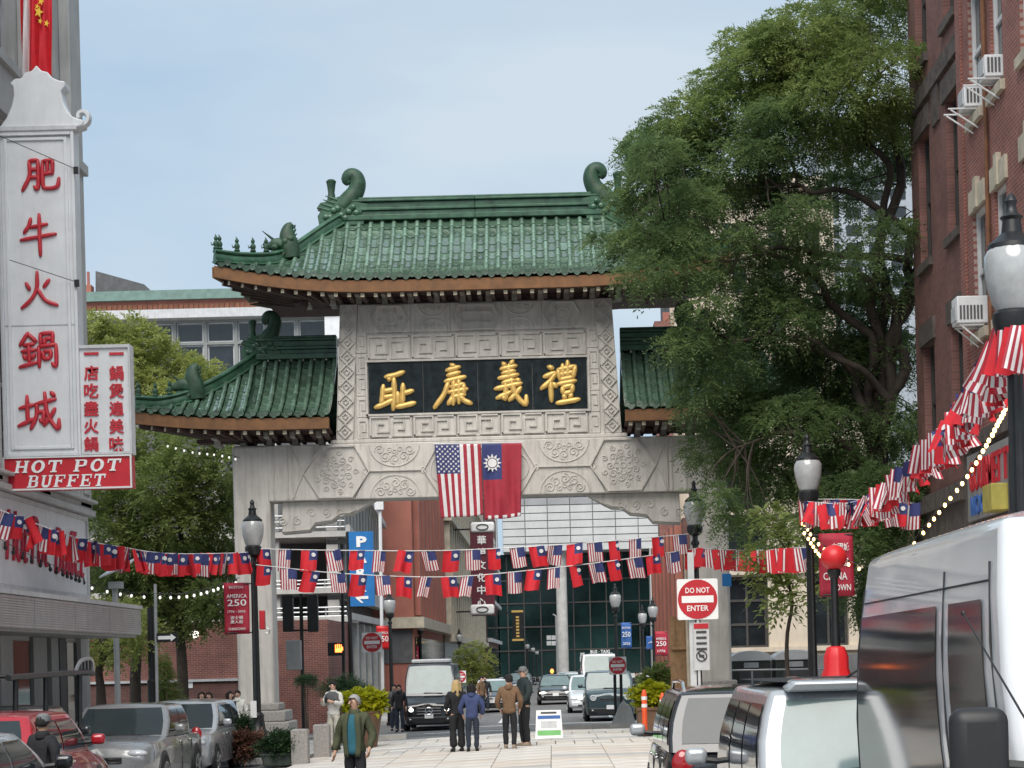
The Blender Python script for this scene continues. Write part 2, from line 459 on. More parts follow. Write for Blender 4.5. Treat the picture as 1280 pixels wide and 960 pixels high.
# ---------------------------------------------------------------- lettering
_txt = {}
def textmesh(s, extrude=0.02, bold=0.0, shear=0.0):
    k = (s, extrude, bold, shear)
    if k not in _txt:
        cu = bpy.data.curves.new('lettering', 'FONT')
        cu.body = s; cu.extrude = extrude; cu.offset = bold; cu.shear = shear
        cu.align_x = 'CENTER'; cu.align_y = 'CENTER'; cu.resolution_u = 2
        o = bpy.data.objects.new('lettering', cu)
        me = bpy.data.meshes.new_from_object(o)
        vs = [v.co.copy() for v in me.vertices]; fs = [tuple(p.vertices) for p in me.polygons]
        if vs:
            x0 = min(v.x for v in vs); x1 = max(v.x for v in vs); y0 = min(v.y for v in vs); y1 = max(v.y for v in vs)
            vs = [Vector((v.x - (x0 + x1) / 2, v.y - (y0 + y1) / 2, v.z)) for v in vs]
            _txt[k] = (vs, fs, x1 - x0, y1 - y0)
        else: _txt[k] = ([], [], 1, 1)
        bpy.data.objects.remove(o); bpy.data.curves.remove(cu); bpy.data.meshes.remove(me)
    return _txt[k]
def put_text(mb, s, c, ax, ay, wd=None, ht=None, mi=0, depth=0.01, bold=0.0, shear=0.0):
    """letters of string s centred at c, ax/ay the reading and up directions, fitted to wd x ht metres"""
    vs, fs, w0, h0 = textmesh(s, 0.5, bold, shear)
    ax, ay, c = Vector(ax).normalized(), Vector(ay).normalized(), Vector(c)
    nn = ax.cross(ay)
    if wd is None: wd = w0 * ht / h0
    if ht is None: ht = h0 * wd / w0
    mb.add([c + ax * v.x * wd / w0 + ay * v.y * ht / h0 + nn * (v.z + 0.5) * depth for v in vs], fs, mi)
def brush(mb, strokes, c, ax, ay, size, w=11, depth=0.05, mi=0, hs=None):
    """brush-written character: strokes are polylines on a 100 x 100 sheet, y downwards"""
    ax, ay, c = Vector(ax).normalized(), Vector(ay).normalized(), Vector(c)
    nn = ax.cross(ay); k = size / 100; hs = hs or size
    for st in strokes:
        pts = crom(st, 4); n = len(pts)
        path = [c + ax * (p[0] - 50) * k + ay * (50 - p[1]) * hs / 100 + nn * depth * 0.4 for p in pts]
        rr = []
        for i in range(n):
            t = i / (n - 1)
            e = min(1, 0.62 + 2.2 * min(t, 1 - t)) * (1.12 - 0.2 * math.sin(math.pi * t))
            rr.append(w * 0.5 * k * e)
        d0 = (path[0] - path[1]).normalized() * rr[0] * 0.7; d1 = (path[-1] - path[-2]).normalized() * rr[-1] * 0.7
        path = [path[0] + d0] + path + [path[-1] + d1]; rr = [rr[0] * 0.5] + rr + [rr[-1] * 0.45]
        mb.tube(path, rr, 8, mi, flat=(1.0, depth / (w * 0.5 * k)), up=nn)
CH = {
 'chi': [[(28,20),(52,16),(76,9)],[(40,22),(36,28)],[(22,40),(19,66),(16,86)],[(50,24),(50,60),(46,98)],[(22,54),(48,50)],[(21,69),(48,65)],[(0,92),(24,84),(48,74)],[(73,38),(72,60),(70,86)],[(74,60),(98,54)],[(59,58),(59,86)],[(54,92),(78,88),(103,83)]],
 'lian': [[(52,0),(62,7)],[(40,14),(74,6)],[(42,26),(74,19)],[(36,40),(60,35),(88,30)],[(44,42),(32,70),(6,102)],[(58,36),(57,66),(55,95)],[(71,34),(71,60),(70,92)],[(50,53),(84,47)],[(44,66),(92,59)],[(50,78),(86,72)],[(84,48),(83,72)],[(73,74),(84,86),(102,94)],[(55,78),(42,94)]],
 'yi': [[(40,3),(46,10)],[(66,-2),(58,9)],[(34,17),(74,10)],[(38,27),(70,22)],[(28,39),(78,31)],[(55,8),(54,40)],[(38,50),(68,44)],[(18,64),(50,58),(86,52)],[(45,46),(45,86),(36,82)],[(22,86),(58,72)],[(60,40),(66,68),(80,90),(96,102),(98,82)],[(84,62),(72,76),(54,92)],[(74,42),(82,48)]],
 'li': [[(22,12),(34,16)],[(10,36),(40,26)],[(40,28),(26,46),(2,64)],[(27,46),(28,94)],[(33,52),(42,60)],[(59,8),(60,40)],[(72,0),(72,40)],[(47,20),(51,42)],[(46,20),(92,12)],[(92,13),(85,40)],[(49,31),(88,26)],[(51,43),(86,38)],[(45,54),(92,47)],[(57,62),(84,57)],[(57,62),(59,77)],[(84,57),(81,74)],[(59,77),(81,73)],[(60,80),(64,90)],[(80,78),(76,88)],[(42,99),(70,95),(100,91)]],
 'fei': [[(24,8),(24,52),(4,96)],[(24,8),(46,5)],[(48,6),(48,50),(46,90),(36,84)],[(25,34),(46,32)],[(25,58),(46,55)],[(60,10),(88,6)],[(88,6),(86,48)],[(73,10),(73,46)],[(60,10),(60,78),(70,90),(98,86),(104,60)],[(60,48),(87,44)]],
 'niu': [[(30,10),(24,28),(10,46)],[(28,33),(76,25)],[(0,64),(50,57),(100,50)],[(54,0),(54,50),(55,104)]],
 'huo': [[(16,30),(26,48)],[(82,22),(66,42)],[(48,0),(46,44),(30,74),(2,98)],[(48,46),(70,78),(104,92)]],
 'guo': [[(24,2),(2,36)],[(24,6),(46,26)],[(12,37),(40,32)],[(6,53),(44,48)],[(25,34),(26,86)],[(11,62),(17,74)],[(41,60),(34,72)],[(0,95),(48,82)],[(57,6),(57,36)],[(56,6),(90,3)],[(90,4),(88,34)],[(67,21),(86,18)],[(67,21),(67,34)],[(52,40),(52,96)],[(50,41),(98,35)],[(98,36),(97,92),(86,86)],[(63,55),(84,52)],[(63,55),(64,75)],[(84,52),(82,72)],[(64,75),(82,72)]],
 'cheng': [[(2,42),(40,33)],[(22,10),(22,80)],[(-2,88),(44,68)],[(44,32),(96,20)],[(47,32),(45,64),(30,96)],[(48,54),(65,50)],[(65,50),(62,78),(54,72)],[(68,2),(74,58),(100,98),(104,72)],[(94,44),(82,66),(64,88)],[(84,2),(94,11)]],
}
# ================================================================ ground
def nonuni(a, b, dense0, dense1, step):
    xs = list(np.arange(dense0, dense1 + 1e-6, step))
    k = step
    while xs[-1] < b: k *= 1.5; xs.append(min(b, xs[-1] + k))
    k = step
    while xs[0] > a: k *= 1.5; xs.insert(0, max(a, xs[0] - k))
    return xs
XS = nonuni(-1500, 1500, -14, 10, 1.0); YS = nonuni(-60, 4000, 22, 74, 1.0)
mb = MB()
mb.v = [(x, y, g(x, y) - 0.03) for y in YS for x in XS]
nx = len(XS)
for j in range(len(YS) - 1):
    for i in range(nx - 1):
        a = j * nx + i
        mb.f.append((a, a + 1, a + nx + 1, a + nx)); mb.m.append(0)
tag(mb.build('ground', 'asphalt', fix=False), kind='structure')

def sheet(name, x0, x1, y0, y1, dz, material, top=0.0, step=1.5):
    """a raised sheet that follows the ground, with vertical edges down to it"""
    mb = MB(); nxx = max(1, round(abs(x1 - x0) / step)); nyy = max(1, round(abs(y1 - y0) / step))
    f = lambda u, v: (x0 + (x1 - x0) * u, y0 + (y1 - y0) * v)
    mb.grid(lambda u, v: (*f(u, v), g(*f(u, v)) + dz), nxx, nyy)
    if dz > 0.05:
        for (a, b, n) in (((x0, y0), (x1, y0), nxx), ((x1, y0), (x1, y1), nyy), ((x1, y1), (x0, y1), nxx), ((x0, y1), (x0, y0), nyy)):
            for i in range(n):
                p = [a[k] + (b[k] - a[k]) * i / n for k in (0, 1)]; q = [a[k] + (b[k] - a[k]) * (i + 1) / n for k in (0, 1)]
                mb.quad((*p, g(*p) - 0.06), (*q, g(*q) - 0.06), (*q, g(*q) + dz), (*p, g(*p) + dz))
    return tag(mb.build(name, material, fix=False), kind='structure')
plaza = sheet('plaza', -5.9, 4.6, 30.0, 54.2, 0.0, 'joint')
def paver_mesh(nm, sx, sy, m):
    b = MB(); e = 0.012
    x, y = sx / 2 - e, sy / 2 - e
    b.add([(-x,-y,-.02),(x,-y,-.02),(x,y,-.02),(-x,y,-.02),(-x,-y,.012),(x,-y,.012),(x,y,.012),(-x,y,.012),(-x+.01,-y+.01,.02),(x-.01,-y+.01,.02),(x-.01,y-.01,.02),(-x+.01,y-.01,.02)],
          [(8,9,10,11)] + [(4+i,4+(i+1)%4,8+(i+1)%4,8+i) for i in range(4)] + [(i,(i+1)%4,4+(i+1)%4,4+i) for i in range(4)])
    return b.mesh(nm, m)
pm_big = [paver_mesh('paving_slab', 1.18, 1.2, k) for k in ('slab', 'slab_warm', 'slab', 'slab_grey')]
pm_small = [paver_mesh('paver', 0.456, 0.45, k) for k in ('slab', 'slab_warm', 'slab_warm', 'slab_grey')]
yy = 54.2
rr = random.Random(3)
for kind, rows in (('L', 1), ('S', 4), ('L', 2), ('G', 1), ('S', 5), ('L', 13)):
    for _ in range(rows):
        st, nxc, nm = (0.45, 23, 'paver') if kind == 'S' else (1.2, 9, 'paving_slab')
        w = 10.5 / nxc
        for i in range(nxc):
            X = -5.9 + w * (i + 0.5); Yc = yy - st / 2
            me = rr.choice(pm_small if kind == 'S' else ([pm_big[3]] if kind == 'G' else pm_big[:3] if rr.random() < 0.85 else pm_big))
            zx = (g(X + .3, Yc) - g(X - .3, Yc)) / .6; zy = (g(X, Yc + .3) - g(X, Yc - .3)) / .6
            ex = Vector((1, 0, zx)).normalized(); ey = Vector((0, 1, zy)).normalized(); ez = ex.cross(ey)
            m4 = Matrix((ex, ey, ez)).transposed().to_4x4(); m4.translation = (X, Yc, g(X, Yc) + 0.006 + rr.uniform(-.003, .003))
            inst(nm, me, plaza, m4)
        yy -= st
sheet('sidewalk_left', -60, -10.6, -10, 56.5, 0.12, 'concrete', step=2.5)
sheet('sidewalk_gate_left', -10.58, -5.92, 46.5, 58.0, 0.10, 'concrete')
sheet('sidewalk_right', 4.62, 60, -10, 58.0, 0.12, 'concrete', step=2.5)
sheet('kerb_gate_left', -5.92, -4.4, 57.2, 58.4, 0.13, 'kerb')
sheet('traffic_island', 0.0, 5.2, 62.0, 63.6, 0.13, 'kerb', step=0.8)
sheet('traffic_island_left', -9.2, -6.1, 63.5, 66.0, 0.13, 'kerb', step=0.8)
sheet('sidewalk_far_left', -60, -6.8, 80, 300, 0.12, 'concrete', step=5)
sheet('sidewalk_far_right', 6.2, 60, 80, 300, 0.12, 'concrete', step=5)
for i, (x0, x1, y0, y1) in enumerate([(-5.8, 4.4, 58.7, 59.3), (-6.0, 6.0, 72.6, 73.1), (-2.2, -2.05, 76, 95), (2.3, 2.45, 76, 130), (-2.2, -2.05, 100, 120), (-4.6, -1.2, 67.6, 68.0)]):
    o = sheet('road_marking', x0, x1, y0, y1, -0.02, 'road_paint')

# ================================================================ the gate
GX, GY = -1.95, 56.0
gate = thing('chinese_gate', 'grey stone gateway with green tiled roofs and gold characters on a dark plaque', 'gate', (GX, GY, 0))
def GL(x, y, Y): return P(x, y, Y) - Vector((GX, GY, 0))
def ridges(mb, segs, y, w=0.03, d=0.03, mi=0):
    d0 = d * 1.7
    """raised square mouldings between 2-D points on a front face at depth y"""
    for q_, (a, b) in enumerate(segs):
        d = d0 + .0035 * (q_ % 3)
        dx, dz = b[0] - a[0], b[1] - a[1]; ln = math.hypot(dx, dz)
        mb.box(((a[0] + b[0]) / 2, y - d / 2 + 0.004, (a[1] + b[1]) / 2), (ln + w * 0.9, d, w * .98), mi, Matrix.Rotation(-math.atan2(dz, dx), 3, 'Y'))
def poly_segs(pts, closed=False):
    return [(pts[i], pts[i + 1]) for i in range(len(pts) - 1)] + ([(pts[-1], pts[0])] if closed else [])
def arc(cx, cz, r, a0, a1, n=8, rz=None):
    rz = rz or r
    return [(cx + r * math.cos(R(a0 + (a1 - a0) * i / n)), cz + rz * math.sin(R(a0 + (a1 - a0) * i / n))) for i in range(n + 1)]
def curl(mb, cx, cz, r, a0, y, turns=1.4, sgn=1, w=0.022):
    pts = [(cx + r * (1 - 0.75 * t) * math.cos(R(a0) + sgn * t * turns * 6.283), cz + r * (1 - 0.75 * t) * math.sin(R(a0) + sgn * t * turns * 6.283)) for t in [i / 14 for i in range(15)]]
    mb.tube([(p[0], y, p[1]) for p in pts], w, 5)
def flower(mb, cx, cz, r, y):
    mb.tube([(p[0], y, p[1]) for p in arc(cx, cz, r * .12, 0, 360, 10)], .022, 5)
    for k in range(8):
        a = k * 45
        px, pz = cx + r * .27 * math.cos(R(a)), cz + r * .27 * math.sin(R(a))
        mb.tube([(p[0], y, p[1]) for p in arc(px, pz, r * .13, a - 120, a + 120, 7)], .020, 5)
    for k in range(9):
        a = k * 40 + 20
        px, pz = cx + r * .56 * math.cos(R(a)), cz + r * .56 * math.sin(R(a))
        curl(mb, px, pz, r * .17, a + 180, y, 1.3, 1 if k % 2 else -1)
        px, pz = cx + r * .83 * math.cos(R(a + 20)), cz + r * .83 * math.sin(R(a + 20))
        curl(mb, px, pz, r * .13, a, y, 1.2, -1 if k % 2 else 1)

Z_BB, Z_BT = 6.79, 8.40         # main beam
Z_T = 12.44                     # top of the inscription wall
# pillars and plinths
for s in (-1, 1):
    x = s * 6.62; zb = g(GX + x, GY)
    b = MB(); b.bb((x - .53, -.5, zb + 1.1), (x + .53, .5, 8.42))
    pl = b.build('pillar', 'gate_stone', gate, bevel=.09, seg=3)
    b = MB(); b.bb((x - .98, -.95, zb - .2), (x + .98, .95, zb + .78)); b.bb((x - .86, -.83, zb + .78), (x + .86, .83, zb + 1.1)); b.bb((x - .66, -.63, zb + 1.1), (x + .66, .63, zb + 1.32))
    b.build('plinth', 'granite', pl, bevel=.04)
# corbels under the beam
cp = [(353, 622), (470, 622), (446, 640), (438, 644), (425, 645), (415, 653), (394, 656), (387, 665), (353, 668)]
for s in (-1, 1):
    pts = []
    for (x, y) in cp:
        q = GL(x, y, 55.8); pts.append((q.x * -s, min(q.z, Z_BB - 0.004)))
    b = MB(); b.prism(pts, (0, -.28, 0), (1, 0, 0), (0, 0, 1), (0, .56, 0))
    co = b.build('corbel', 'gate_stone', gate, bevel=.03)
    b = MB()
    inner = [(p[0] * .985 - s * -.06, p[1] + (.07 if i > 1 else -.07)) for i, p in enumerate(pts)]
    ridges(b, poly_segs(inner[2:]), -.28, .028, .025)
    for k in range(5): curl(b, -s * -1 * (5.75 - k * .42), 6.45 - (0.22 if k < 2 else 0) , .14, 90 * k, -.285, 1.3, 1 if k % 2 else -1)
    b.build('relief', 'gate_relief', co)
# main beam
b = MB(); b.bb((-6.14, -.5, Z_BB), (6.14, .5, Z_BT))
beam = b.build('beam', 'gate_stone', gate, bevel=.03)
b = MB(); yb = -.5
for s in (-1, 1):
    for dx in (5.95, 5.55, 5.42): ridges(b, [((s * dx, Z_BB + .08), (s * dx, Z_BT - .08))], yb, .035, .03)
    zc = (Z_BB + Z_BT) / 2; hz = (Z_BT - Z_BB) / 2 - .07
    hexa = [(s * (4.15 + k[0]), zc + k[1] * hz) for k in ((-.95, 0), (-.55, 1), (.4, 1), (.95, 0), (.5, -1), (-.45, -1))]
    ridges(b, poly_segs(hexa, True), yb, .04, .04)
    ridges(b, [((s * 5.1, zc), (s * 5.4, Z_BT - .1)), ((s * 5.1, zc), (s * 5.4, Z_BB + .1))], yb, .03, .03)
    flower(b, s * 4.15, zc, .68, yb - .005)
    # half rosettes between the hexagons
    for (cz, a0, a1) in ((Z_BT - .06, 180, 360), (Z_BB + .06, 0, 180)):
        cx = s * 2.45
        b.tube([(p[0], yb, p[1]) for p in arc(cx, cz, .72, a0, a1, 14, .62)], .026, 5)
        for k in range(5):
            a = a0 + 20 + k * 35
            curl(b, cx + .46 * math.cos(R(a)), cz + .40 * math.sin(R(a)), .15, a, yb - .003, 1.4, 1 if k % 2 else -1)
        for k in range(3):
            a = a0 + 40 + k * 50
            curl(b, cx + .2 * math.cos(R(a)), cz + .2 * math.sin(R(a)), .09, a, yb - .003, 1.2, 1)
    b.tube([(p[0], yb, p[1]) for p in arc(s * 3.28, zc, .09, 0, 360, 10)], .022, 5)
    b.tube([(p[0], yb, p[1]) for p in arc(s * 1.62, zc, .09, 0, 360, 10)], .022, 5)
    ridges(b, [((s * 1.62, zc), (s * 1.2, Z_BT - .1)), ((s * 1.62, zc), (s * 1.2, Z_BB + .1)), ((s * 3.2, zc), (s * 1.7, zc))], yb, .03, .03)
ctr = [(-1.05, zc), (-.85, zc + .45), (0, zc + .6), (.85, zc + .45), (1.05, zc), (.85, zc - .45), (0, zc - .6), (-.85, zc - .45)]
b.tube([(p[0], yb, p[1]) for p in crom(ctr + ctr[:1], 4)], .03, 5)
for s in (-1, 1): b.tube([(p[0], yb, p[1]) for p in arc(s * 1.0, zc, .42, 90, 270 if s < 0 else -90, 12)], .026, 5)
b.build('beam_relief', 'gate_relief', beam)
for s in (-1, 1):
    b = MB(); pts = [(s * 3.62, Z_BT - .05), (s * 3.24, zc + .05), (s * 3.28, zc - .12), (s * 3.62, Z_BB + .06)]
    ridges(b, poly_segs(pts), -.5, .018, .008)
    b.build('crack', 'stone_joint', beam)

# inscription wall
def hw(z): return 4.14 + (3.93 - 4.14) * (z - Z_BT) / (Z_T - Z_BT)
b = MB()
for (z0, z1, y) in ((Z_BT, Z_T, 0),):
    a0, a1 = hw(z0) - .5, hw(z1) - .5
    b.prism([(-a0, z0), (a0, z0), (a1, z1), (-a1, z1)], (0, -.33, 0), (1, 0, 0), (0, 0, 1), (0, .66, 0))
wall = b.build('inscription_wall', 'gate_stone', gate)
b = MB(); b.bb((-4.3, -.44, Z_BT + .004), (4.3, .44, Z_BT + .13)); b.build('lip', 'gate_stone', wall, bevel=.03)
for s in (-1, 1):
    z0 = Z_BT + .13
    pts = [(s * (hw(z0) - .5), z0), (s * hw(z0), z0), (s * hw(Z_T), Z_T), (s * (hw(Z_T) - .5), Z_T)]
    b = MB(); b.prism(pts, (0, -.42, 0), (1, 0, 0), (0, 0, 1), (0, .84, 0))
    lc = b.build('lattice_column', 'gate_stone', gate, bevel=.015)
    b = MB(); n = 9; h = (Z_T - z0 - .06) / n
    for k in range(n):
        za = z0 + .03 + k * h; xm = s * (hw(za + h / 2) - .25)
        q = [(xm - .21, za + h / 2), (xm, za + h), (xm + .21, za + h / 2), (xm, za)]
        ridges(b, poly_segs(q, True), -.42, .034, .03)
        q = [(xm - .075, za + h / 2), (xm, za + h / 2 + .085), (xm + .075, za + h / 2), (xm, za + h / 2 - .085)]
        ridges(b, poly_segs(q, True), -.42, .026, .028)
    for e in (-.235, .235): ridges(b, [((s * (hw(z0) - .25) + e, z0 + .02), (s * (hw(Z_T) - .25) + e, Z_T - .02))], -.42, .022, .02)
    b.build('lattice_relief', 'gate_relief', lc)
    # narrow inner border of blocks
    for k in range(5):
        za, zb2 = 9.0 - .45 + k * .62, 9.0 - .45 + (k + 1) * .62 - .015
        b = MB(); b.bb((s * 3.2, -.37, za), (s * 3.52, -.335, zb2))
        o = b.build('border_block', 'gate_stone', gate, bevel=.008)
        b = MB(); xm, zm = s * 3.36, (za + zb2) / 2
        ridges(b, poly_segs([(xm - .09, zm - .2), (xm - .09, zm + .2), (xm + .09, zm + .2), (xm + .09, zm - .1), (xm - .02, zm - .1), (xm - .02, zm + .08)]), -.37, .02, .018)
        b.build('relief', 'gate_relief', o)
def fret_panel(x0, x1, z0, z1):
    b = MB(); b.bb((x0 + .008, -.375, z0 + .008), (x1 - .008, -.335, z1 - .008))
    o = b.build('fret_panel', 'gate_stone', gate, bevel=.008)
    b = MB(); W, H = x1 - x0, z1 - z0
    for pts in ([(.04, .1), (.04, .9), (.46, .9), (.46, .28), (.2, .28), (.2, .62), (.33, .62)], [(.96, .9), (.96, .1), (.54, .1), (.54, .72), (.8, .72), (.8, .38), (.67, .38)], [(.04, .1), (.42, .1)], [(.96, .9), (.58, .9)]):
        ridges(b, poly_segs([(x0 + W * p[0], z0 + H * p[1]) for p in pts]), -.375, .045, .03)
    b.build('key_fret', 'gate_relief', o)
for (z0, z1) in ((Z_BT + .14, 9.22), (10.78, 11.56)):
    for k in range(5): fret_panel(-3.18 + k * 1.272, -3.18 + (k + 1) * 1.272, z0, z1)
# frieze at the top
for k, (x0, x1) in enumerate(((-3.43, -1.9), (-1.9, -.75), (-.75, .75), (.75, 1.9), (1.9, 3.43))):
    b = MB(); b.bb((x0 + .006, -.365, 11.60), (x1 - .006, -.335, Z_T - .02))
    o = b.build('frieze_panel', 'gate_stone', gate, bevel=.006)
    b = MB(); zc2 = 12.0
    if k == 2:
        ridges(b, poly_segs([(-.7, zc2), (-.5, zc2 + .36), (.5, zc2 + .36), (.7, zc2), (.5, zc2 - .36), (-.5, zc2 - .36)], True), -.365, .03, .03)
        ridges(b, poly_segs([(-.5, zc2), (-.4, zc2 + .16), (.4, zc2 + .16), (.5, zc2), (.4, zc2 - .16), (-.4, zc2 - .16)], True), -.365, .03, .03)
    elif k in (1, 3):
        s = -1 if k == 1 else 1
        for (cz, a0, a1) in ((Z_T - .06, 180, 360), (11.64, 0, 180)):
            b.tube([(p[0], -.365, p[1]) for p in arc(s * 1.25, cz, .42, a0, a1, 12, .33)], .022, 5)
            for q in range(3): curl(b, s * 1.25 + (q - 1) * .22, cz + (.12 if a0 == 0 else -.12), .09, 60 * q, -.366, 1.2)
    else:
        s = -1 if k == 0 else 1
        ridges(b, poly_segs([(s * (2.5 + q[0] * .55), zc2 + q[1] * .37) for q in ((-1, 0), (-.6, 1), (.6, 1), (1, 0), (.6, -1), (-.6, -1))], True), -.365, .03, .03)
        for rr_ in (.12, .22): b.tube([(p[0], -.365, p[1]) for p in arc(s * 2.5, zc2, rr_, 0, 360, 12)], .018, 5)
        for q in range(6): curl(b, s * 2.5 + .3 * math.cos(q * 1.047), zc2 + .26 * math.sin(q * 1.047), .07, q * 60, -.366, 1.2)
        for dx in (3.15, 3.22, 3.3): ridges(b, [((s * dx, 11.65), (s * dx, Z_T - .06))], -.365, .022, .02)
    b.build('relief', 'gate_relief', o)
# plaque
for k in range(4):
    x0, x1 = -3.17 + k * 1.585, -3.17 + (k + 1) * 1.585
    b = MB(); b.bb((x0 + .006, -.385, 9.26), (x1 - .006, -.335, 10.74)); pq = b.build('plaque_panel', 'black_marble', gate, bevel=.006)
    b = MB()
    nm = ('chi', 'lian', 'yi', 'li')[k]
    cxx = (-2.42, -.78, .86, 2.37)[k]; czz = (9.95, 10.02, 10.06, 10.03)[k]
    brush(b, CH[nm], (cxx, -.385, czz), (1, 0, 0), (0, 0, 1), 1.12, 15.0, .06, hs=1.22)
    b.build('gold_character', 'gold', pq, smooth=60)
b = MB()
ridges(b, poly_segs([(-3.22, 9.22), (3.22, 9.22), (3.22, 10.78), (-3.22, 10.78)], True), -.335, .06, .06)
b.build('plaque_frame', 'gate_relief', gate)

# ---------------------------------------------------------------- roofs
TW = 0.345
def tile_meshes():
    # pan tile: a shallow trough with a rolled lip; local x across, y down the slope, z up
    b = MB(); w, ln = TW - .10, .46
    sec = [(-w / 2, .035), (-w / 4, .006), (0, 0), (w / 4, .006), (w / 2, .035)]
    top = [(x, y, z + (.022 if y > 0 else 0)) for y in (-ln / 2, ln / 2) for (x, z) in sec]
    bot = [(x, y, z - .03) for (x, y, z) in top]
    fs = [(i, i + 1, i + 6, i + 5) for i in range(4)] + [(10 + 5 + i, 10 + 6 + i, 10 + i + 1, 10 + i) for i in range(4)]
    fs += [(5 + i, 6 + i, 16 + i, 15 + i) for i in range(4)] + [(i + 10, i + 11, i + 1, i) for i in range(4)]
    b.add(top + bot, fs); pan = b.mesh('roof_tile', 'glaze', smooth=35)
    b = MB(); n = 6; vs = []
    for (y, r) in ((-ln / 2, .064), (ln / 2 - .05, .070), (ln / 2 - .048, .078), (ln / 2, .078)):
        vs += [(r * math.cos(math.pi * k / n), y, .03 + r * 1.05 * math.sin(math.pi * k / n)) for k in range(n + 1)]
    fs = [(j * (n + 1) + k, j * (n + 1) + k + 1, (j + 1) * (n + 1) + k + 1, (j + 1) * (n + 1) + k) for j in range(3) for k in range(n)]
    fs.append(tuple(3 * (n + 1) + k for k in range(n + 1)))
    b.add(vs, fs); cov = b.mesh('cover_tile', 'glaze_light', smooth=40)
    b = MB(); rot = Matrix.Rotation(R(-90), 3, 'X')
    b.lathe([(.0, 0), (.055, 0), (.06, .012), (.085, .012), (.085, -.05), (0, -.05)], (0, 0, .045), 12, rot=rot)
    end = b.mesh('eave_disc', 'glaze_light', smooth=40)
    b = MB(); w2 = TW - .13
    b.prism([(-w2 / 2, .04), (w2 / 2, .04), (w2 / 2, -.02), (w2 / 4, -.075), (0, -.105), (-w2 / 4, -.075), (-w2 / 2, -.02)], (0, 0, 0), (1, 0, 0), (0, 0, 1), (0, .03, 0))
    drip = b.mesh('drip_tile', 'glaze', smooth=False)
    return pan, cov, end, drip
PAN, COV, END, DRIP = tile_meshes()
tile_jobs = []          # (size rank, kind, roof object, matrix)
def half_roof(rf, s, xin, xr, xe, yr, zr, ye, ze, rise, xrise, hip, soff_z, soff_x, visible=1.0):
    """one half of a roof: from the middle (xin) past the ridge's end (xr) out to the corner (xe); hip: (x, y, z) points"""
    hx = [h[0] for h in hip]
    def hipf(x): return (np.interp(x, hx, [h[1] for h in hip]), np.interp(x, hx, [h[2] for h in hip]))
    def eave(x):
        t = max(0, (x - xrise) / (xe - xrise)); return (ye - .12 * t, ze + rise * t ** 2.2)
    def S(x, v):
        x = max(x, 0)
        ys, zs = (yr, zr) if x <= xr else hipf(x)
        y1, z1 = eave(x)
        k = 1.45 if x <= xr else 1.25
        return Vector((s * x, ys + (y1 - ys) * v, z1 + (zs - z1) * (1 - v) ** k))
    # deck
    b = MB(); xs_ = list(np.linspace(xin, xr, 6)) + list(np.linspace(xr, xe - .02, 13))[1:]
    vs = []
    for x in xs_:
        for j in range(9): q = S(x, j / 8); vs.append((q.x, q.y, q.z - .05))
    fs = [(i * 9 + j, i * 9 + j + 1, (i + 1) * 9 + j + 1, (i + 1) * 9 + j) for i in range(len(xs_) - 1) for j in range(8)]
    b.add(vs, fs)
    # back slope and end slope
    yb_ = 2 * yr - ye
    vs = []
    for x in xs_:
        for j in range(9):
            q = S(x, j / 8); vs.append((q.x, 2 * yr - q.y, q.z - .05))
    b.add(vs, fs)
    vs = []
    for h in hip:
        for j in range(5):
            u = j / 4; y0_ = h[1]; y1_ = 2 * yr - h[1]
            vs.append((s * h[0], y0_ + (y1_ - y0_) * u, h[2] - .03))
    nh = len(hip); b.add(vs, [(i * 5 + j, i * 5 + j + 1, (i + 1) * 5 + j + 1, (i + 1) * 5 + j) for i in range(nh - 1) for j in range(4)])
    b.build('deck', 'glaze_dark', rf, fix=False)
    # tiles
    ncol = int((xe - xin) / TW)
    for c in range(ncol + 1):
        for half in (0, 1):
            x = xin + c * TW + (TW / 2 if half else (0 if xin == 0 else .06))
            if half == 0 and c == 0 and xin == 0 and s > 0: continue
            if x > xe - .06: continue
            L_ = sum((S(x, (j + 1) / 6) - S(x, j / 6)).length for j in range(6))
            rows = max(1, round(L_ / .42))
            for r_ in range(rows):
                v = (r_ + .5) / rows
                p = S(x, v); t = (S(x, min(1, v + .04)) - S(x, max(0, v - .04))).normalized()
                e = (S(x + .05, v) - S(x - .05, v)).normalized() * s
                n = e.cross(t).normalized()
                if n.z < 0: n = -n
                e = t.cross(n).normalized()
                sc = L_ / rows / .42
                m4 = Matrix((e, t * sc, n)).transposed().to_4x4(); m4 = m4 @ Matrix.Rotation(R(rr.uniform(-1.6, 1.6)), 4, 'Z') @ Matrix.Rotation(R(rr.uniform(-1.2, 1.2)), 4, 'X'); m4.translation = p + n * rr.uniform(-.004, .006)
                tile_jobs.append((visible * t.z * -1 * (1 - .2 * x / xe), 'pan' if half else 'cov', rf, m4))
            p = S(x, 1); t = (S(x, 1) - S(x, .96)).normalized(); e = (S(x + .05, 1) - S(x - .05, 1)).normalized() * s
            n = e.cross(t).normalized(); n = n if n.z > 0 else -n; e = t.cross(n).normalized()
            tt = Vector((0, -1, -.25)).normalized(); tt = (tt - e * tt.dot(e)).normalized(); nn = e.cross(tt); nn = nn if nn.z > 0 else -nn
            m4 = Matrix((tt.cross(nn).normalized(), tt, nn)).transposed().to_4x4(); m4.translation = p + (Vector((0, -.06, 0)) if half == 0 else Vector((0, -.03, -.0)))
            inst('drip_tile' if half else 'eave_disc', DRIP if half else END, rf, m4)
    # hip ridge: stacked mouldings swept down the corner
    hp = crom([(s * h[0], h[1], h[2]) for h in hip], 5)
    b = MB()
    b.tube([(q[0], q[1], q[2] + .09) for q in hp], .11, 8, up=(0, 0, 1), flat=(.85, 1.6))
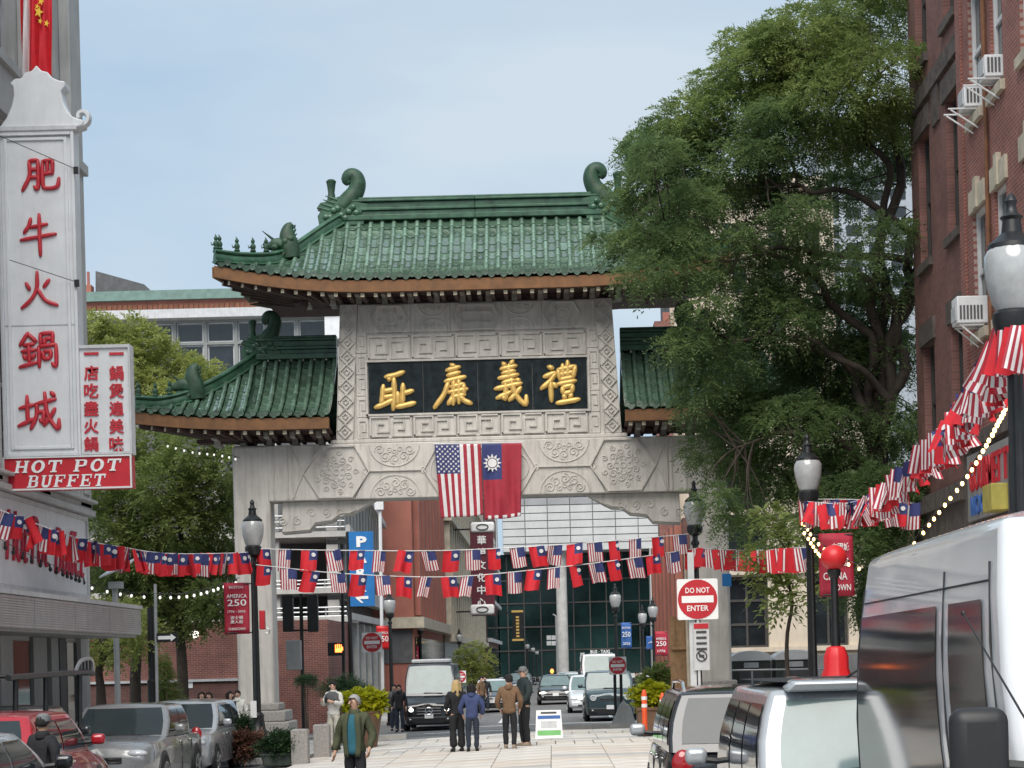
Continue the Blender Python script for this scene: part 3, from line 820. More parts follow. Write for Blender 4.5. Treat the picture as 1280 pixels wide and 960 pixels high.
    b.tube([(q[0], q[1], q[2] + .30) for q in hp], .085, 8, up=(0, 0, 1), flat=(1.25, .8))
    b.tube([(q[0], q[1] - .02, q[2] + .0) for q in hp], .075, 8, up=(0, 0, 1), flat=(2.1, .7))
    b.build('hip_ridge', 'glaze_ridge', rf, smooth=50)
    # ridge
    b = MB(); x0_, x1_ = xin, xr + .1
    for (dz, hh, dd) in ((-.02, .16, .24), (.14, .13, .15), (.27, .09, .21), (.36, .17, .14), (.53, .07, .22), (.60, .08, .15)):
        b.bb((s * x0_, yr - dd, zr + dz), (s * x1_, yr + dd, zr + dz + hh))
    b.build('ridge', 'glaze_ridge', rf, bevel=.02)
    # brown fascia under the tiles, following the eave
    b = MB(); vs = []; xs2 = np.linspace(xin, xe + .02, 26)
    for x in xs2:
        y_, z_ = eave(x)
        for (dy, dz) in ((.0, -.10), (-.0, -.42), (.16, -.42), (.16, -.10)): vs.append((s * x, y_ + dy, z_ + dz))
    b.add(vs, [(i * 4 + j, i * 4 + (j + 1) % 4, (i + 1) * 4 + (j + 1) % 4, (i + 1) * 4 + j) for i in range(25) for j in range(4)])
    b.add([vs[-4], vs[-3], vs[-2], vs[-1]], [(0, 1, 2, 3)])
    b.build('fascia', 'eave_brown', rf)
    # end fascia running back along the side
    y_, z_ = eave(xe); xb = xe - .95
    b = MB(); b.slab((s * xe, y_ + .17, z_ - .40), (s * xb, yr, ze - .12), (s * xb, yr, ze + .16), (s * xe, y_ + .17, z_ - .1), .12)
    b.build('end_fascia', 'eave_brown', rf)
    # soffit
    b = MB(); vs = []
    for x in xs2:
        y_, z_ = eave(x); xi = min(x, soff_x)
        vs += [(s * x, y_ + .17, z_ - .34), (s * (x + xi) / 2, (y_ + .1) / 2, (z_ - .34 + soff_z) / 2 + .04), (s * xi, .25, soff_z + .12)]
    b.add(vs, [(i * 3 + j, i * 3 + j + 1, (i + 1) * 3 + j + 1, (i + 1) * 3 + j) for i in range(25) for j in range(2)])
    y_, z_ = eave(xe)
    b.quad((s * xe, y_ + .17, z_ - .34), (s * xb, yr, ze - .08), (s * soff_x, yr, soff_z + .12), (s * soff_x, .25, soff_z + .12))
    b.quad((s * soff_x, .25, soff_z + .12), (s * soff_x, yr, soff_z + .12), (s * xin, yr, soff_z + .12), (s * xin, .25, soff_z + .12))
    b.quad((s * xb, yr, ze - .08), (s * xb, 2 * yr - ye, ze), (s * xin, 2 * yr - ye, ze), (s * xin, yr, soff_z + .13))
    b.build('soffit', 'rafter_dark', rf, fix=False)
    for k in range(5):      # rafters along the end, their pale ends showing past the corner
        u = (k + .7) / 5.5
        p0 = Vector((s * xe, y_ + .17, z_ - .47)).lerp(Vector((s * xb, yr, ze - .2)), u); p1 = Vector((s * soff_x, .3 + .5 * u, soff_z))
        b = MB(); d = (p1 - p0).normalized(); a_ = d.cross(Vector((0, 0, 1))).normalized(); u_ = a_.cross(d); hh = .055
        q0 = [p0 + a_ * i * hh + u_ * j * hh for (i, j) in ((-1, -1), (1, -1), (1, 1), (-1, 1))]; q1 = [p1 + a_ * i * hh + u_ * j * hh for (i, j) in ((-1, -1), (1, -1), (1, 1), (-1, 1))]
        b.add(q0 + q1, [(0, 1, 5, 4), (1, 2, 6, 5), (2, 3, 7, 6), (3, 0, 4, 7), (4, 5, 6, 7), (3, 2, 1, 0)], 0)
        b.add([q - d * .004 for q in q0], [(0, 1, 2, 3)], 1)
        b.build('rafter', ['rafter_dark', 'rafter_end'], rf, fix=False)
    # rafters with pale painted ends
    b = None
    x = xin + .15
    while x < xe - .05:
        y_, z_ = eave(x)
        xi = min(x, soff_x) if x > soff_x else x
        p0 = Vector((s * x, y_ + .12, z_ - .49)); p1 = Vector((s * (xi + (x - xi) * .15), .1, soff_z - .02 + (z_ - ze) * .3))
        b = MB(); d = (p1 - p0).normalized(); a_ = d.cross(Vector((0, 0, 1))).normalized(); u_ = a_.cross(d)
        hh = .055
        q0 = [p0 + a_ * i * hh + u_ * j * hh for (i, j) in ((-1, -1), (1, -1), (1, 1), (-1, 1))]; q1 = [p1 + a_ * i * hh + u_ * j * hh for (i, j) in ((-1, -1), (1, -1), (1, 1), (-1, 1))]
        b.add(q0 + q1, [(0, 1, 5, 4), (1, 2, 6, 5), (2, 3, 7, 6), (3, 0, 4, 7), (4, 5, 6, 7)], 0)
        b.add([q - d * .004 for q in q0], [(0, 1, 2, 3)], 1)
        b.add([q for q in q0], [(3, 2, 1, 0)], 0)
        b.build('rafter', ['rafter_dark', 'rafter_end'], rf, fix=False)
        x += .375
    return S, eave

def figure(mb, p, s, h=.34):
    """small glazed guardian sitting on the hip"""
    x, y, z = p
    mb.lathe([(.075, 0), (.09, .03), (.06, .07), (.085, .14), (.07, .2), (.035, .24), (.055, .28), (.06, .32), (.03, .36), (.01, .40)], (x, y, z), 8)
    mb.tube([(x + s * .03, y, z + .16), (x + s * .12, y, z + .12), (x + s * .14, y, z + .2)], [.03, .025, .01], 6)
    mb.tube([(x, y - .03, z + .33), (x - .02, y - .02, z + .43)], [.02, .006], 5)
def beast(b, hx, hy, hz, s):
    for path in ([(-.2, -.25, .26), (-.16, .1, .27), (-.10, .38, .24), (-.14, .62, .17), (-.26, .74, .08)], [(-.05, .12, .22), (.22, .16, .19), (.42, .12, .13), (.60, .2, .06)], [(0, -.2, .24), (.2, -.12, .18), (.36, -.02, .08)]):
        pp = crom(path, 4); b.tube([(s * (hx + q[0]), hy, hz + q[1]) for q in pp], [q[2] for q in pp], 9, up=(0, 1, 0), flat=(1, .8))
    for q in range(5): b.tube([(s * (hx - .2 - .02 * q), hy, hz + .1 + .13 * q), (s * (hx - .42 + .02 * q), hy, hz + .2 + .13 * q)], [.07, .015], 5)
def ridge_dragon(rf, p, s, k=1.0):
    """ridge-end dragon: gaping head on the ridge, upright sword hilt outside and curled tail inside"""
    x, y, z = p
    b = MB()
    # head block with snout biting the ridge
    outline = [(-.75, -.1), (.62, -.1), (.66, .18), (.5, .2), (.58, .34), (.78, .42), (.74, .55), (.4, .62), (.2, .78), (-.15, .8), (-.42, .66), (-.7, .62), (-.82, .45), (-.66, .4), (-.8, .2)]
    b.prism([(q[0] * k * 1.12 * -s, q[1] * k * 1.1) for q in outline], (x, y - .24 * k, z), (1, 0, 0), (0, 0, 1), (0, .48 * k, 0))
    for q in range(9):
        a = q * .7
        b.ell((x - s * (.45 - .13 * q) * k, y - .25 * k, z + (.3 + .18 * math.sin(a * 2.1)) * k), (.13 * k, .08 * k, .11 * k), 8, 5)
    b.ell((x - s * .35 * k, y - .29 * k, z + .5 * k), (.09 * k, .06 * k, .09 * k), 8, 6)
    for q in range(4): b.tube([(x + s * (.5 - .1 * q) * k, y - .2 * k, z + (.4 + .12 * q) * k), (x + s * (.85 - .08 * q) * k, y - .26 * k, z + (.52 + .13 * q) * k)], [.07 * k, .015 * k], 6)
    h = b.build('dragon_head', 'glaze_ridge', rf, bevel=.03)
    b = MB()
    tail = [(.05, .55, .36), (-.22, .82, .36), (-.42, 1.08, .32), (-.50, 1.36, .30), (-.43, 1.60, .28), (-.25, 1.66, .26), (-.14, 1.52, .22), (-.22, 1.38, .15)]
    tp = crom(tail, 4)
    b.tube([(x + s * q[0] * k, y, z + q[1] * k) for q in tp], [q[2] * k for q in tp], 10, up=(0, 1, 0), flat=(.95, .8))
    for q in tp[4:22:3]: b.tube([(x + s * q[0] * k, y, z + q[1] * k), (x + s * (q[0] - .28) * k, y, z + (q[1] + .02) * k)], [.09 * k, .02 * k], 5)
    b.build('tail', 'glaze_dark', h, smooth=50)
    b = MB()
    b.lathe([(.19 * k, 0), (.15 * k, .12 * k), (.115 * k, .35 * k), (.15 * k, .62 * k), (.18 * k, .74 * k), (.12 * k, .80 * k), (.0, .82 * k)], (x + s * .42 * k, y, z + .72 * k), 10)
    b.build('sword_hilt', 'glaze_dark', h, smooth=40)

# heights taken from the photograph
zr_u = GL(592, 272, 57.2).z; ze_u = GL(550, 344, 54.2).z
def part_empty(name, parent):
    o = bpy.data.objects.new(name, None); COL.objects.link(o); o.parent = parent; return o
roof_u = part_empty('upper_roof', gate)
hip_u = []
for (x, y, Y) in ((432, 262, 57.2), (408, 276, 56.7), (383, 293, 56.2), (358, 309, 55.6), (335, 315, 55.1), (300, 315, 54.6), (268, 311, 54.1)):
    q = GL(x, y, Y); hip_u.append((-q.x, q.y, q.z - .36))
ye_u = -1.8
xe_u = hip_u[-1][0]
rise_u = hip_u[-1][2] - .02 - ze_u
for s in (-1, 1):
    half_roof(roof_u, s, 0, hip_u[0][0], xe_u, hip_u[0][1], hip_u[0][2], ye_u, ze_u, rise_u, 2.6, hip_u, Z_T + .12, 4.3, visible=1.3)
    ridge_dragon(roof_u, (s * (hip_u[0][0] + .05), hip_u[0][1], hip_u[0][2] - .05), s, .86)
    # beast and guardians on the hip
    b = MB()
    hx_ = np.interp(.52, np.linspace(0, 1, 7), [h[0] for h in hip_u]); hy_ = np.interp(hx_, [h[0] for h in hip_u], [h[1] for h in hip_u]); hz_ = np.interp(hx_, [h[0] for h in hip_u], [h[2] for h in hip_u]) + .3
    beast(b, hx_, hy_, hz_, s)
    for q in range(4): b.ell((s * (hx_ + .25 - .15 * q), hy_ - .17, hz_ + .05 + .08 * q), (.11, .06, .09), 8, 5)
    b.tube([(s * (hx_ + .3), hy_, hz_ + .3), (s * (hx_ + .62), hy_ - .1, hz_ + .55)], [.05, .01], 5)
    b.build('hip_beast', 'glaze_dark', roof_u, bevel=.03)
    for k, px in enumerate((331, 316, 298, 279, 275)):
        q = GL(px, 309, 54.8); hx_ = -q.x
        hy_ = np.interp(hx_, [h[0] for h in hip_u], [h[1] for h in hip_u]); hz_ = np.interp(hx_, [h[0] for h in hip_u], [h[2] for h in hip_u]) + .36
        b = MB(); figure(b, (s * hx_, hy_, hz_), s); b.build('guardian_figure', 'glaze_dark', roof_u, smooth=50)
# bracket posts over the inscription wall and the gap with sky between them
for k in range(14):
    x = -4.9 + k * (9.8 / 13)
    b = MB(); b.bb((x - .09, -.3, Z_T + .002), (x + .09, .3, Z_T + .30)); b.bb((x - .075, -.95, Z_T + .18), (x + .075, .2, Z_T + .40)); b.bb((x - .11, -1.0, Z_T + .36), (x + .11, -.72, Z_T + .50))
    b.build('bracket', 'bracket_grey', roof_u, bevel=.015)
b = MB(); b.bb((-5.3, -.28, Z_T + .10), (5.3, .28, Z_T + .21)); b.build('bracket_beam', 'rafter_dark', roof_u)
for s in (-1, 1):
    b = MB(); b.prism([(0, 0), (1.3, .35), (1.3, .5), (0, .3)], (s * 4.1, -.12, Z_T + .05), (s, 0, 0), (0, 0, 1), (0, .24, 0)); b.build('bracket_arm', 'bracket_grey', roof_u)
    b = MB(); b.lathe([(.0, -.28), (.06, -.2), (.13, -.08), (.13, .06), (.05, .1)], (s * 4.95, -.6, Z_T + .02), 8); b.build('pendant', 'rafter_dark', roof_u)
for x in (-2.05, 1.85):
    b = MB(); b.lathe([(.0, -.34), (.1, -.32), (.16, -.22), (.15, -.06), (.06, 0)], (x, -1.15, Z_T + .55), 10); b.build('hanging_lamp', 'flag_blue', roof_u, smooth=40)

for s in (-1, 1):
    roof_s = part_empty('side_roof', gate)
    hip_s = []
    for (x, y, Y) in ((325, 436, 57.0), (305, 450, 56.6), (280, 466, 56.1), (255, 479, 55.6), (232, 489, 55.2), (200, 496, 54.8), (168, 495, 54.3)):
        q = GL(x, y, Y); hip_s.append((-q.x, q.y, q.z - .34))
    ze_s = GL(400, 517, 54.4).z; xe_s = hip_s[-1][0]
    half_roof(roof_s, s, 4.2, hip_s[0][0], xe_s, hip_s[0][1], hip_s[0][2], -1.6, ze_s, hip_s[-1][2] - .02 - ze_s, 5.6, hip_s, 8.55, 6.6, visible=1.0 if s < 0 else .35)
    ridge_dragon(roof_s, (s * (hip_s[0][0] - .1), hip_s[0][1], hip_s[0][2] + .1), s, .72)
    b = MB()
    q = GL(237, 487, 55.3); hx_ = -q.x; hy_ = q.y; hz_ = np.interp(hx_, [h[0] for h in hip_s], [h[2] for h in hip_s]) + .3
    beast(b, hx_, hy_, hz_, s)
    b.tube([(s * (hx_ + .3), hy_, hz_ + .3), (s * (hx_ + .55), hy_ - .1, hz_ + .5)], [.05, .01], 5)
    b.build('hip_beast', 'glaze_dark', roof_s, bevel=.03)
    for px in (211, 195, 177):
        q = GL(px, 496, 54.8); hx_ = -q.x
        b = MB(); figure(b, (s * hx_, np.interp(hx_, [h[0] for h in hip_s], [h[1] for h in hip_s]), np.interp(hx_, [h[0] for h in hip_s], [h[2] for h in hip_s]) + .34), s); b.build('guardian_figure', 'glaze_dark', roof_s, smooth=50)
    for k in range(5):
        x = s * (4.6 + k * .75)
        b = MB(); b.bb((x - .09, -.3, 8.43), (x + .09, .3, 8.72)); b.bb((x - .075, -.9, 8.58), (x + .075, .2, 8.80))
        b.build('bracket', 'bracket_grey', roof_s, bevel=.015)
    b = MB(); b.bb((s * 4.2, -.26, 8.55), (s * 8.2, .26, 8.66)); b.build('bracket_beam', 'rafter_dark', roof_s)
# the tiles: the largest as single objects, the rest joined
for kind, me, nm in (('pan', PAN, 'roof_tile'), ('cov', COV, 'cover_tile')):
    jobs = sorted([j for j in tile_jobs if j[1] == kind], key=lambda j: -j[0])
    for j in jobs[:298]: inst(nm, me, j[2], j[3])
    rest = jobs[298:]
    for rf in set(j[2] for j in rest):
        b = MB(); vs0 = [v.co.copy() for v in me.vertices]; fs0 = [tuple(p.vertices) for p in me.polygons]
        for j in rest:
            if j[2] == rf: b.add([j[3] @ v for v in vs0], fs0)
        tag(b.build(nm + 's', me.materials[0], rf, smooth=40), kind='stuff')

# ---------------------------------------------------------------- the two flags hung on the beam
def flag_fn(tl, tr, bl, br, Y, ph, amp=.05):
    a, b_, c, d = P(*tl, Y), P(*tr, Y), P(*bl, Y), P(*br, Y)
    def fn(u, v):
        p = a.lerp(b_, u).lerp(c.lerp(d, u), v)
        k = 0.25 + 0.75 * v
        return p + Vector((.02 * math.sin(9 * u + ph) * v, -amp * k * math.sin(11 * u + 2.2 * v + ph) - .03 * math.sin(23 * u - 3 * v + ph) * v, .012 * math.sin(7 * u + ph) * v))
    return fn
def solidify(o, t=.006):
    m = o.modifiers.new('thickness', 'SOLIDIFY'); m.thickness = t; m.offset = 0
    return o
usf = thing('flag', 'red white and blue striped flag with stars hung on the gate beam', 'flag', P(573, 556, 55.3))
fn = flag_fn((543, 556), (601, 555), (551, 648), (604, 644), 55.3, .3)
b = MB(); NU, NV = 39, 40
b.grid(fn, NU, NV, mf=lambda i, j: 2 if (i < 21 and j < 16) else (0 if (i // 3) % 2 == 0 else 1))
solidify(b.build('cloth', ['stripe_red', 'flag_white', 'flag_blue'], usf, w=True, smooth=60, fix=False))
b = MB()
for r_ in range(11):
    for c in range(9):
        if (r_ + c) % 2: continue
        u = (.5 + c) / 9 * 21 / 39 * .94 + .02; v = (.5 + r_) / 11 * .4 * .94 + .01
        p = fn(u, v) + Vector((0, -.012, 0))
        b.prism([(.042 * (1 if k % 2 == 0 else .42) * math.sin(k * math.pi / 5), .042 * (1 if k % 2 == 0 else .42) * math.cos(k * math.pi / 5)) for k in range(10)], p, (1, 0, 0), (0, 0, 1), (0, .006, 0))
b.build('stars', 'flag_white', usf, w=True)
b = MB(); b.tube([P(541, 555, 55.33), P(602, 554, 55.33)], .02, 6); b.build('rod', 'cord_white', usf, w=True)
rof = thing('flag', 'red flag with a blue canton and white sun hung on the gate beam', 'flag', P(627, 556, 55.3))
fn2 = flag_fn((602, 555), (652, 554), (605, 650), (652, 646), 55.28, 1.6, .06)
b = MB(); NU, NV = 30, 40
b.grid(fn2, NU, NV, mf=lambda i, j: 1 if (i < 15 and j < 19) else (2 if (j >= 38 and (i // 3) % 2 == 1) else 0))
solidify(b.build('cloth', ['stripe_red', 'flag_blue', 'flag_white'], rof, w=True, smooth=60, fix=False))
b = MB(); cu, cv = .26, .255
pc = fn2(cu, cv) + Vector((0, -.05, 0))
b.lathe([(.001, 0), (.13, 0), (.13, .01), (.001, .01)], pc, 16, rot=Matrix.Rotation(R(90), 3, 'X'))
for k in range(12):
    a = k * math.pi / 6
    d = Vector((math.sin(a), 0, math.cos(a))); e = Vector((math.cos(a), 0, -math.sin(a)))
    b.prism([(-.045, .15), (.045, .15), (0, .27)], pc, e, d, (0, .008, 0))
b.build('sun_emblem', 'flag_white', rof, w=True)
b = MB(); b.tube([P(601, 554, 55.33), P(653, 553, 55.33)], .02, 6); b.build('rod', 'cord_white', rof, w=True)
# ================================================================ buildings
def hexa(mb, face, u0, u1, z0, z1, d0, d1, mi=0):
    """block on a facade: u along it, z up, depth d (positive sticks out)"""
    vs = [face(u, z, d) for (u, z, d) in ((u0,z0,d0),(u1,z0,d0),(u1,z1,d0),(u0,z1,d0),(u0,z0,d1),(u1,z0,d1),(u1,z1,d1),(u0,z1,d1))]
    mb.add(vs, [(0,3,2,1),(4,5,6,7),(0,1,5,4),(1,2,6,5),(2,3,7,6),(3,0,4,7)], mi)
def holed(mb, face, u0, u1, z0, z1, holes, th=.35, mi=0):
    us = sorted(set([u0, u1] + [h[0] for h in holes] + [h[1] for h in holes])); zs = sorted(set([z0, z1] + [h[2] for h in holes] + [h[3] for h in holes]))
    us = [u for u in us if u0 <= u <= u1]; zs = [z for z in zs if z0 <= z <= z1]
    for i in range(len(us) - 1):
        run = None
        for j in range(len(zs) - 1):
            um, zm = (us[i] + us[i + 1]) / 2, (zs[j] + zs[j + 1]) / 2
            solid = not any(h[0] < um < h[1] and h[2] < zm < h[3] for h in holes)
            if solid:
                if run is None: run = zs[j]
                if j == len(zs) - 2: hexa(mb, face, us[i], us[i + 1], run, zs[j + 1], -th, 0, mi)
            elif run is not None:
                hexa(mb, face, us[i], us[i + 1], run, zs[j], -th, 0, mi); run = None
def window(parent, face, u0, u1, z0, z1, frame='window_frame', glass='glass', rec=.18, bars=(1, 2), sill=None, lintel=None, fw=.07, name='window'):
    b = MB(); hexa(b, face, u0, u1, z0, z1, -rec - .03, -rec)
    wn = b.build(name, glass, parent, w=True)
    b = MB()
    for (a0, a1, c0, c1) in ((u0, u0 + fw, z0, z1), (u1 - fw, u1, z0, z1), (u0 + fw, u1 - fw, z0, z0 + fw), (u0 + fw, u1 - fw, z1 - fw, z1)): hexa(b, face, a0, a1, c0, c1, -rec + .002, -rec + .07)
    for k in range(1, bars[0]): u = u0 + (u1 - u0) * k / bars[0]; hexa(b, face, u - fw * .4, u + fw * .4, z0 + fw, z1 - fw, -rec + .002, -rec + .05)
    for k in range(1, bars[1]): z = z0 + (z1 - z0) * k / bars[1]; hexa(b, face, u0 + fw, u1 - fw, z - fw * .45, z + fw * .45, -rec + .002, -rec + .055)
    b.build('frame', frame, wn, w=True)
    if sill:
        b = MB(); hexa(b, face, u0 - .12, u1 + .12, z0 - .2, z0 - .002, -.2, .1); b.build('sill', sill, wn, w=True)
    if lintel:
        b = MB(); hexa(b, face, u0 - .2, u1 + .2, z1 + .002, z1 + lintel[1], -.2, lintel[2]); b.build('lintel', lintel[0], wn, w=True)
    return wn
def faceX(X, sgn):      # facade along the street; sgn: direction it looks (+1 to +X)
    return lambda u, z, d: (X + sgn * d, u, z)
def faceY(Y):           # facade across the street, looking at the camera
    return lambda u, z, d: (u, Y - d, z)

# ---------------------------------------------------------------- restaurant on the left
XL = -11.2
hp = thing('restaurant_building', 'grey restaurant building with a metal marquee behind the tall white vertical sign', 'building', (XL, 46, 0))
fL = faceX(XL, 1)
holes = [(42.5, 44.6, z, z + 3.0) for z in (6.6, 10.8, 15.0)] + [(38.9, 41.2, z, z + 3.0) for z in (6.6, 10.8, 15.0)] + [(35.0, 37.4, z, z + 3.0) for z in (6.6, 10.8, 15.0)]
b = MB(); holed(b, fL, 20, 46, -.6, 21, holes, .4)
b.build('wall', 'facade_grey', hp, w=True)
b = MB(); b.bb((-30, 45.6, -.6), (XL - .402, 45.998, 21)); b.build('end_wall', 'facade_grey', hp, w=True)
b = MB(); b.bb((-30, 20, -.6), (XL - .6, 45.55, 20.9)); b.build('interior', 'facade_dark', hp, w=True)
for h in holes: window(hp, fL, *h, frame='sign_frame', bars=(2, 2), sill='facade_grey', rec=.28)
for (u0, u1) in ((45.0, 46.05), (41.4, 42.3), (37.6, 38.6)):
    b = MB(); hexa(b, fL, u0, u1, 5.9, 20.6, .003, .26); hexa(b, fL, u0 - .12, u1 + .1, 13.9, 14.15, .003, .36); hexa(b, fL, u0 + .25, u1 - .25, 6.2, 13.7, .26, .31); b.build('pilaster', 'facade_grey', hp, w=True, bevel=.02)
b = MB()
for (z0, z1, d) in ((5.72, 5.86, .34), (5.86, 6.02, .26), (6.02, 6.1, .4)): hexa(b, fL, 24, 46.1, z0, z1, .003, d)
b.build('cornice', 'facade_grey', hp, w=True, bevel=.02)
# sign band with script letters
b = MB(); hexa(b, fL, 30, 45.9, 3.78, 5.68, .004, .16); sb = b.build('sign_band', 'sign_white', hp, w=True)
b = MB()
for (u0, u1, z0, z1) in ((30, 45.9, 5.6, 5.70), (30, 45.9, 3.74, 3.84), (45.8, 45.92, 3.84, 5.6)): hexa(b, fL, u0, u1, z0, z1, .165, .2)
b.build('sign_trim', 'sign_frame', sb, w=True)
b = MB(); put_text(b, 'Hot Pot', (XL + .165, 40.6, 4.85), (0, 1, 0), (0, 0, 1), wd=3.3, ht=1.05, depth=.05, bold=-.012, shear=.35); put_text(b, 'Buffet', (XL + .165, 44.1, 4.75), (0, 1, 0), (0, 0, 1), wd=2.7, ht=1.05, depth=.05, bold=-.012, shear=.35)
b.build('script_lettering', 'banner_red', sb, w=True)
# marquee
b = MB(); b.bb((XL + .004, 20, 2.92), (-9.86, 45.96, 3.46)); mq = b.build('marquee', 'facade_dark', hp, w=True)
u = 21.0
while u < 45.9:
    b = MB(); u1 = min(u + 3.1, 45.98)
    for k in range(12): hexa(b, faceX(-9.86, 1), u + .015, u1 - .015, 2.88 + k * .047, 2.88 + k * .047 + .032, .002, .05)
    hexa(b, faceX(-9.86, 1), u + .005, u1 - .005, 2.86, 3.46, .0, .02)
    b.build('louvre_panel', 'metal_louvre', mq, w=True); u += 3.1
b = MB(); b.bb((XL, 20, 3.47), (-9.78, 46.02, 3.56)); b.build('flashing', 'sign_frame', mq, w=True)
b = MB(); b.bb((XL + .02, 20, 2.80), (-9.92, 45.9, 2.915)); b.build('marquee_soffit', 'facade_grey', mq, w=True)
# shop front under it
for k, (u0, u1, m_, d) in enumerate(((45.2, 46.03, 'facade_grey', .12), (43.6, 44.2, 'facade_dark', .03), (42.6, 43.2, 'metal_siding', .10), (41.2, 42.3, 'metal_siding', .08), (38.6, 39.5, 'facade_grey', .12), (34, 36, 'metal_siding', .08))):
    b = MB(); hexa(b, fL, u0, u1, -.5, 2.79, .003, d); b.build('shopfront_pier', m_, hp, w=True)
for (u0, u1) in ((44.25, 45.15), (39.6, 41.1), (36.2, 38.4)):
    b = MB(); hexa(b, fL, u0, u1, -.3, 2.7, .004, .03); b.build('shop_window', 'glass', hp, w=True)

# ---------------------------------------------------------------- the tall vertical sign
YS_ = 39.0
bs = thing('vertical_sign', 'tall white vertical restaurant sign with red characters and scrolled top', 'sign', P(49, 612, YS_))
X0, X1 = P(1, 370, YS_).x, P(97, 370, YS_).x
def zpx(y): return P(49, y, YS_).z
def U(px, y=370): return P(px, y, YS_).x
AX, AY = (1, 0, 0), (0, 0, 1)
b = MB(); b.bb((X0, YS_, zpx(572)), (X1, YS_ + .42, zpx(162))); panel = b.build('panel', 'sign_white', bs, w=True)
b = MB(); fY = faceY(YS_)
for (a0, a1, c0, c1, d) in ((0, 5, 572, 162, .07), (93, 97, 572, 162, .07), (5, 93, 572, 566, .07), (5, 93, 170, 162, .07), (9, 13, 562, 172, .04), (84, 88, 562, 172, .04), (13, 84, 562, 558, .04), (13, 84, 176, 172, .04)):
    hexa(b, fY, U(a0 + .5), U(a1 + .5), zpx(c0), zpx(c1), .002, d)
b.build('moulding', 'sign_white', panel, w=True, bevel=.012)
b = MB(); hexa(b, fY, U(3), U(96), zpx(407), zpx(405.6), .002, .012); b.build('panel_joint', 'sign_frame', panel, w=True)
orn = [(0,157),(8,147),(15,132),(18,118),(17,108),(13,104),(20,98),(28,98),(32,91),(41,89),(47,82),(53,89),(61,91),(66,98),(75,102),(82,103),(82,110),(77,115),(79,128),(84,140),(90,147),(97,150),(104,152),(103,159),(95,161),(0,161)]
pts = [(U(x, 125), zpx(y)) for (x, y) in orn]
b = MB(); b.prism(pts, (0, YS_ - .05, 0), (1, 0, 0), (0, 0, 1), (0, .42, 0)); top = b.build('scrolled_top', 'sign_white', bs, w=True, bevel=.025)
b = MB(); cx, cz = U(101, 146), zpx(146)
sp = [(cx + r_ * math.cos(a), cz + r_ * math.sin(a)) for (r_, a) in [(.04 + .0135 * i, -1.9 + .36 * (20 - i) * -1 + 6.3) for i in range(9, 0, -1)]]
sp = [(cx + (.19 - .010 * i) * math.cos(-2.2 + .42 * i), cz + (.19 - .010 * i) * math.sin(-2.2 + .42 * i)) for i in range(15)]
b.tube([(q[0], YS_ + .12, q[1]) for q in sp], [.06] * 15, 6, up=(0, 1, 0), flat=(1, 2.2)); b.build('scroll', 'sign_white', top, w=True, smooth=45)
b = MB(); hexa(b, fY, U(0, 160), U(97, 160), zpx(165), zpx(158), -.2, .1); b.build('ledge', 'sign_frame', top, w=True, bevel=.02)
for nm, cx, cy, sw, sh in (('fei', 49, 219, 46, 42), ('niu', 48, 293, 44, 50), ('huo', 48, 363, 44, 46), ('guo', 48, 438, 47, 46), ('cheng', 48, 514, 48, 48)):
    b = MB(); brush(b, CH[nm], P(cx, cy, YS_), AX, AY, sw * YS_ / F, 12.5, .05, hs=sh * YS_ / F)
    for k, v in enumerate(b.v): pass
    b.build('red_character', 'char_red', panel, w=True, smooth=60)
# side box with two columns of characters
ss = bs
b = MB(); b.bb((U(97.5, 500), YS_ + .02, zpx(570)), (U(164, 500), YS_ + .34, zpx(433))); side = b.build('side_box', 'sign_white', ss, w=True, bevel=.01)
b = MB()
for (a0, a1, c0, c1) in ((97.5, 164, 437, 433), (97.5, 164, 570, 567), (97.5, 100, 567, 437), (161.5, 164, 567, 437)): hexa(b, faceY(YS_ + .02), U(a0, 500), U(a1, 500), zpx(c0), zpx(c1), .002, .05)
b.build('box_frame', 'sign_frame', side, w=True)
for cx, s_ in ((114, '一店吃盡火鍋'), (145.5, '一鍋煲遍美味')):
    for k, ch in enumerate(s_):
        b = MB(); cy = 444 + k * 22.2 - (2 if k == 0 else 0); k_ = YS_ / F
        put_text(b, ch, P(cx, cy, YS_) + Vector((0, .02, 0)), AX, AY, wd=18 * k_, ht=(3.2 if ch == '一' else 18.5) * k_, depth=.03, bold=.022)
        b.build('red_character', 'char_red', side, w=True)
b = MB(); b.bb((U(6, 590), YS_ - .03, zpx(612)), (U(164, 590), YS_ + .38, zpx(571.5))); red = b.build('red_box', 'sign_red', bs, w=True)
b = MB()
for (a0, a1, c0, c1) in ((4.5, 165.5, 573, 570.8), (4.5, 165.5, 613, 610.8), (4.5, 6.5, 610.8, 573), (163.5, 165.5, 610.8, 573)): hexa(b, faceY(YS_ - .03), U(a0, 590), U(a1, 590), zpx(c0), zpx(c1), .002, .04)
b.build('box_frame', 'white_paint', red, w=True)
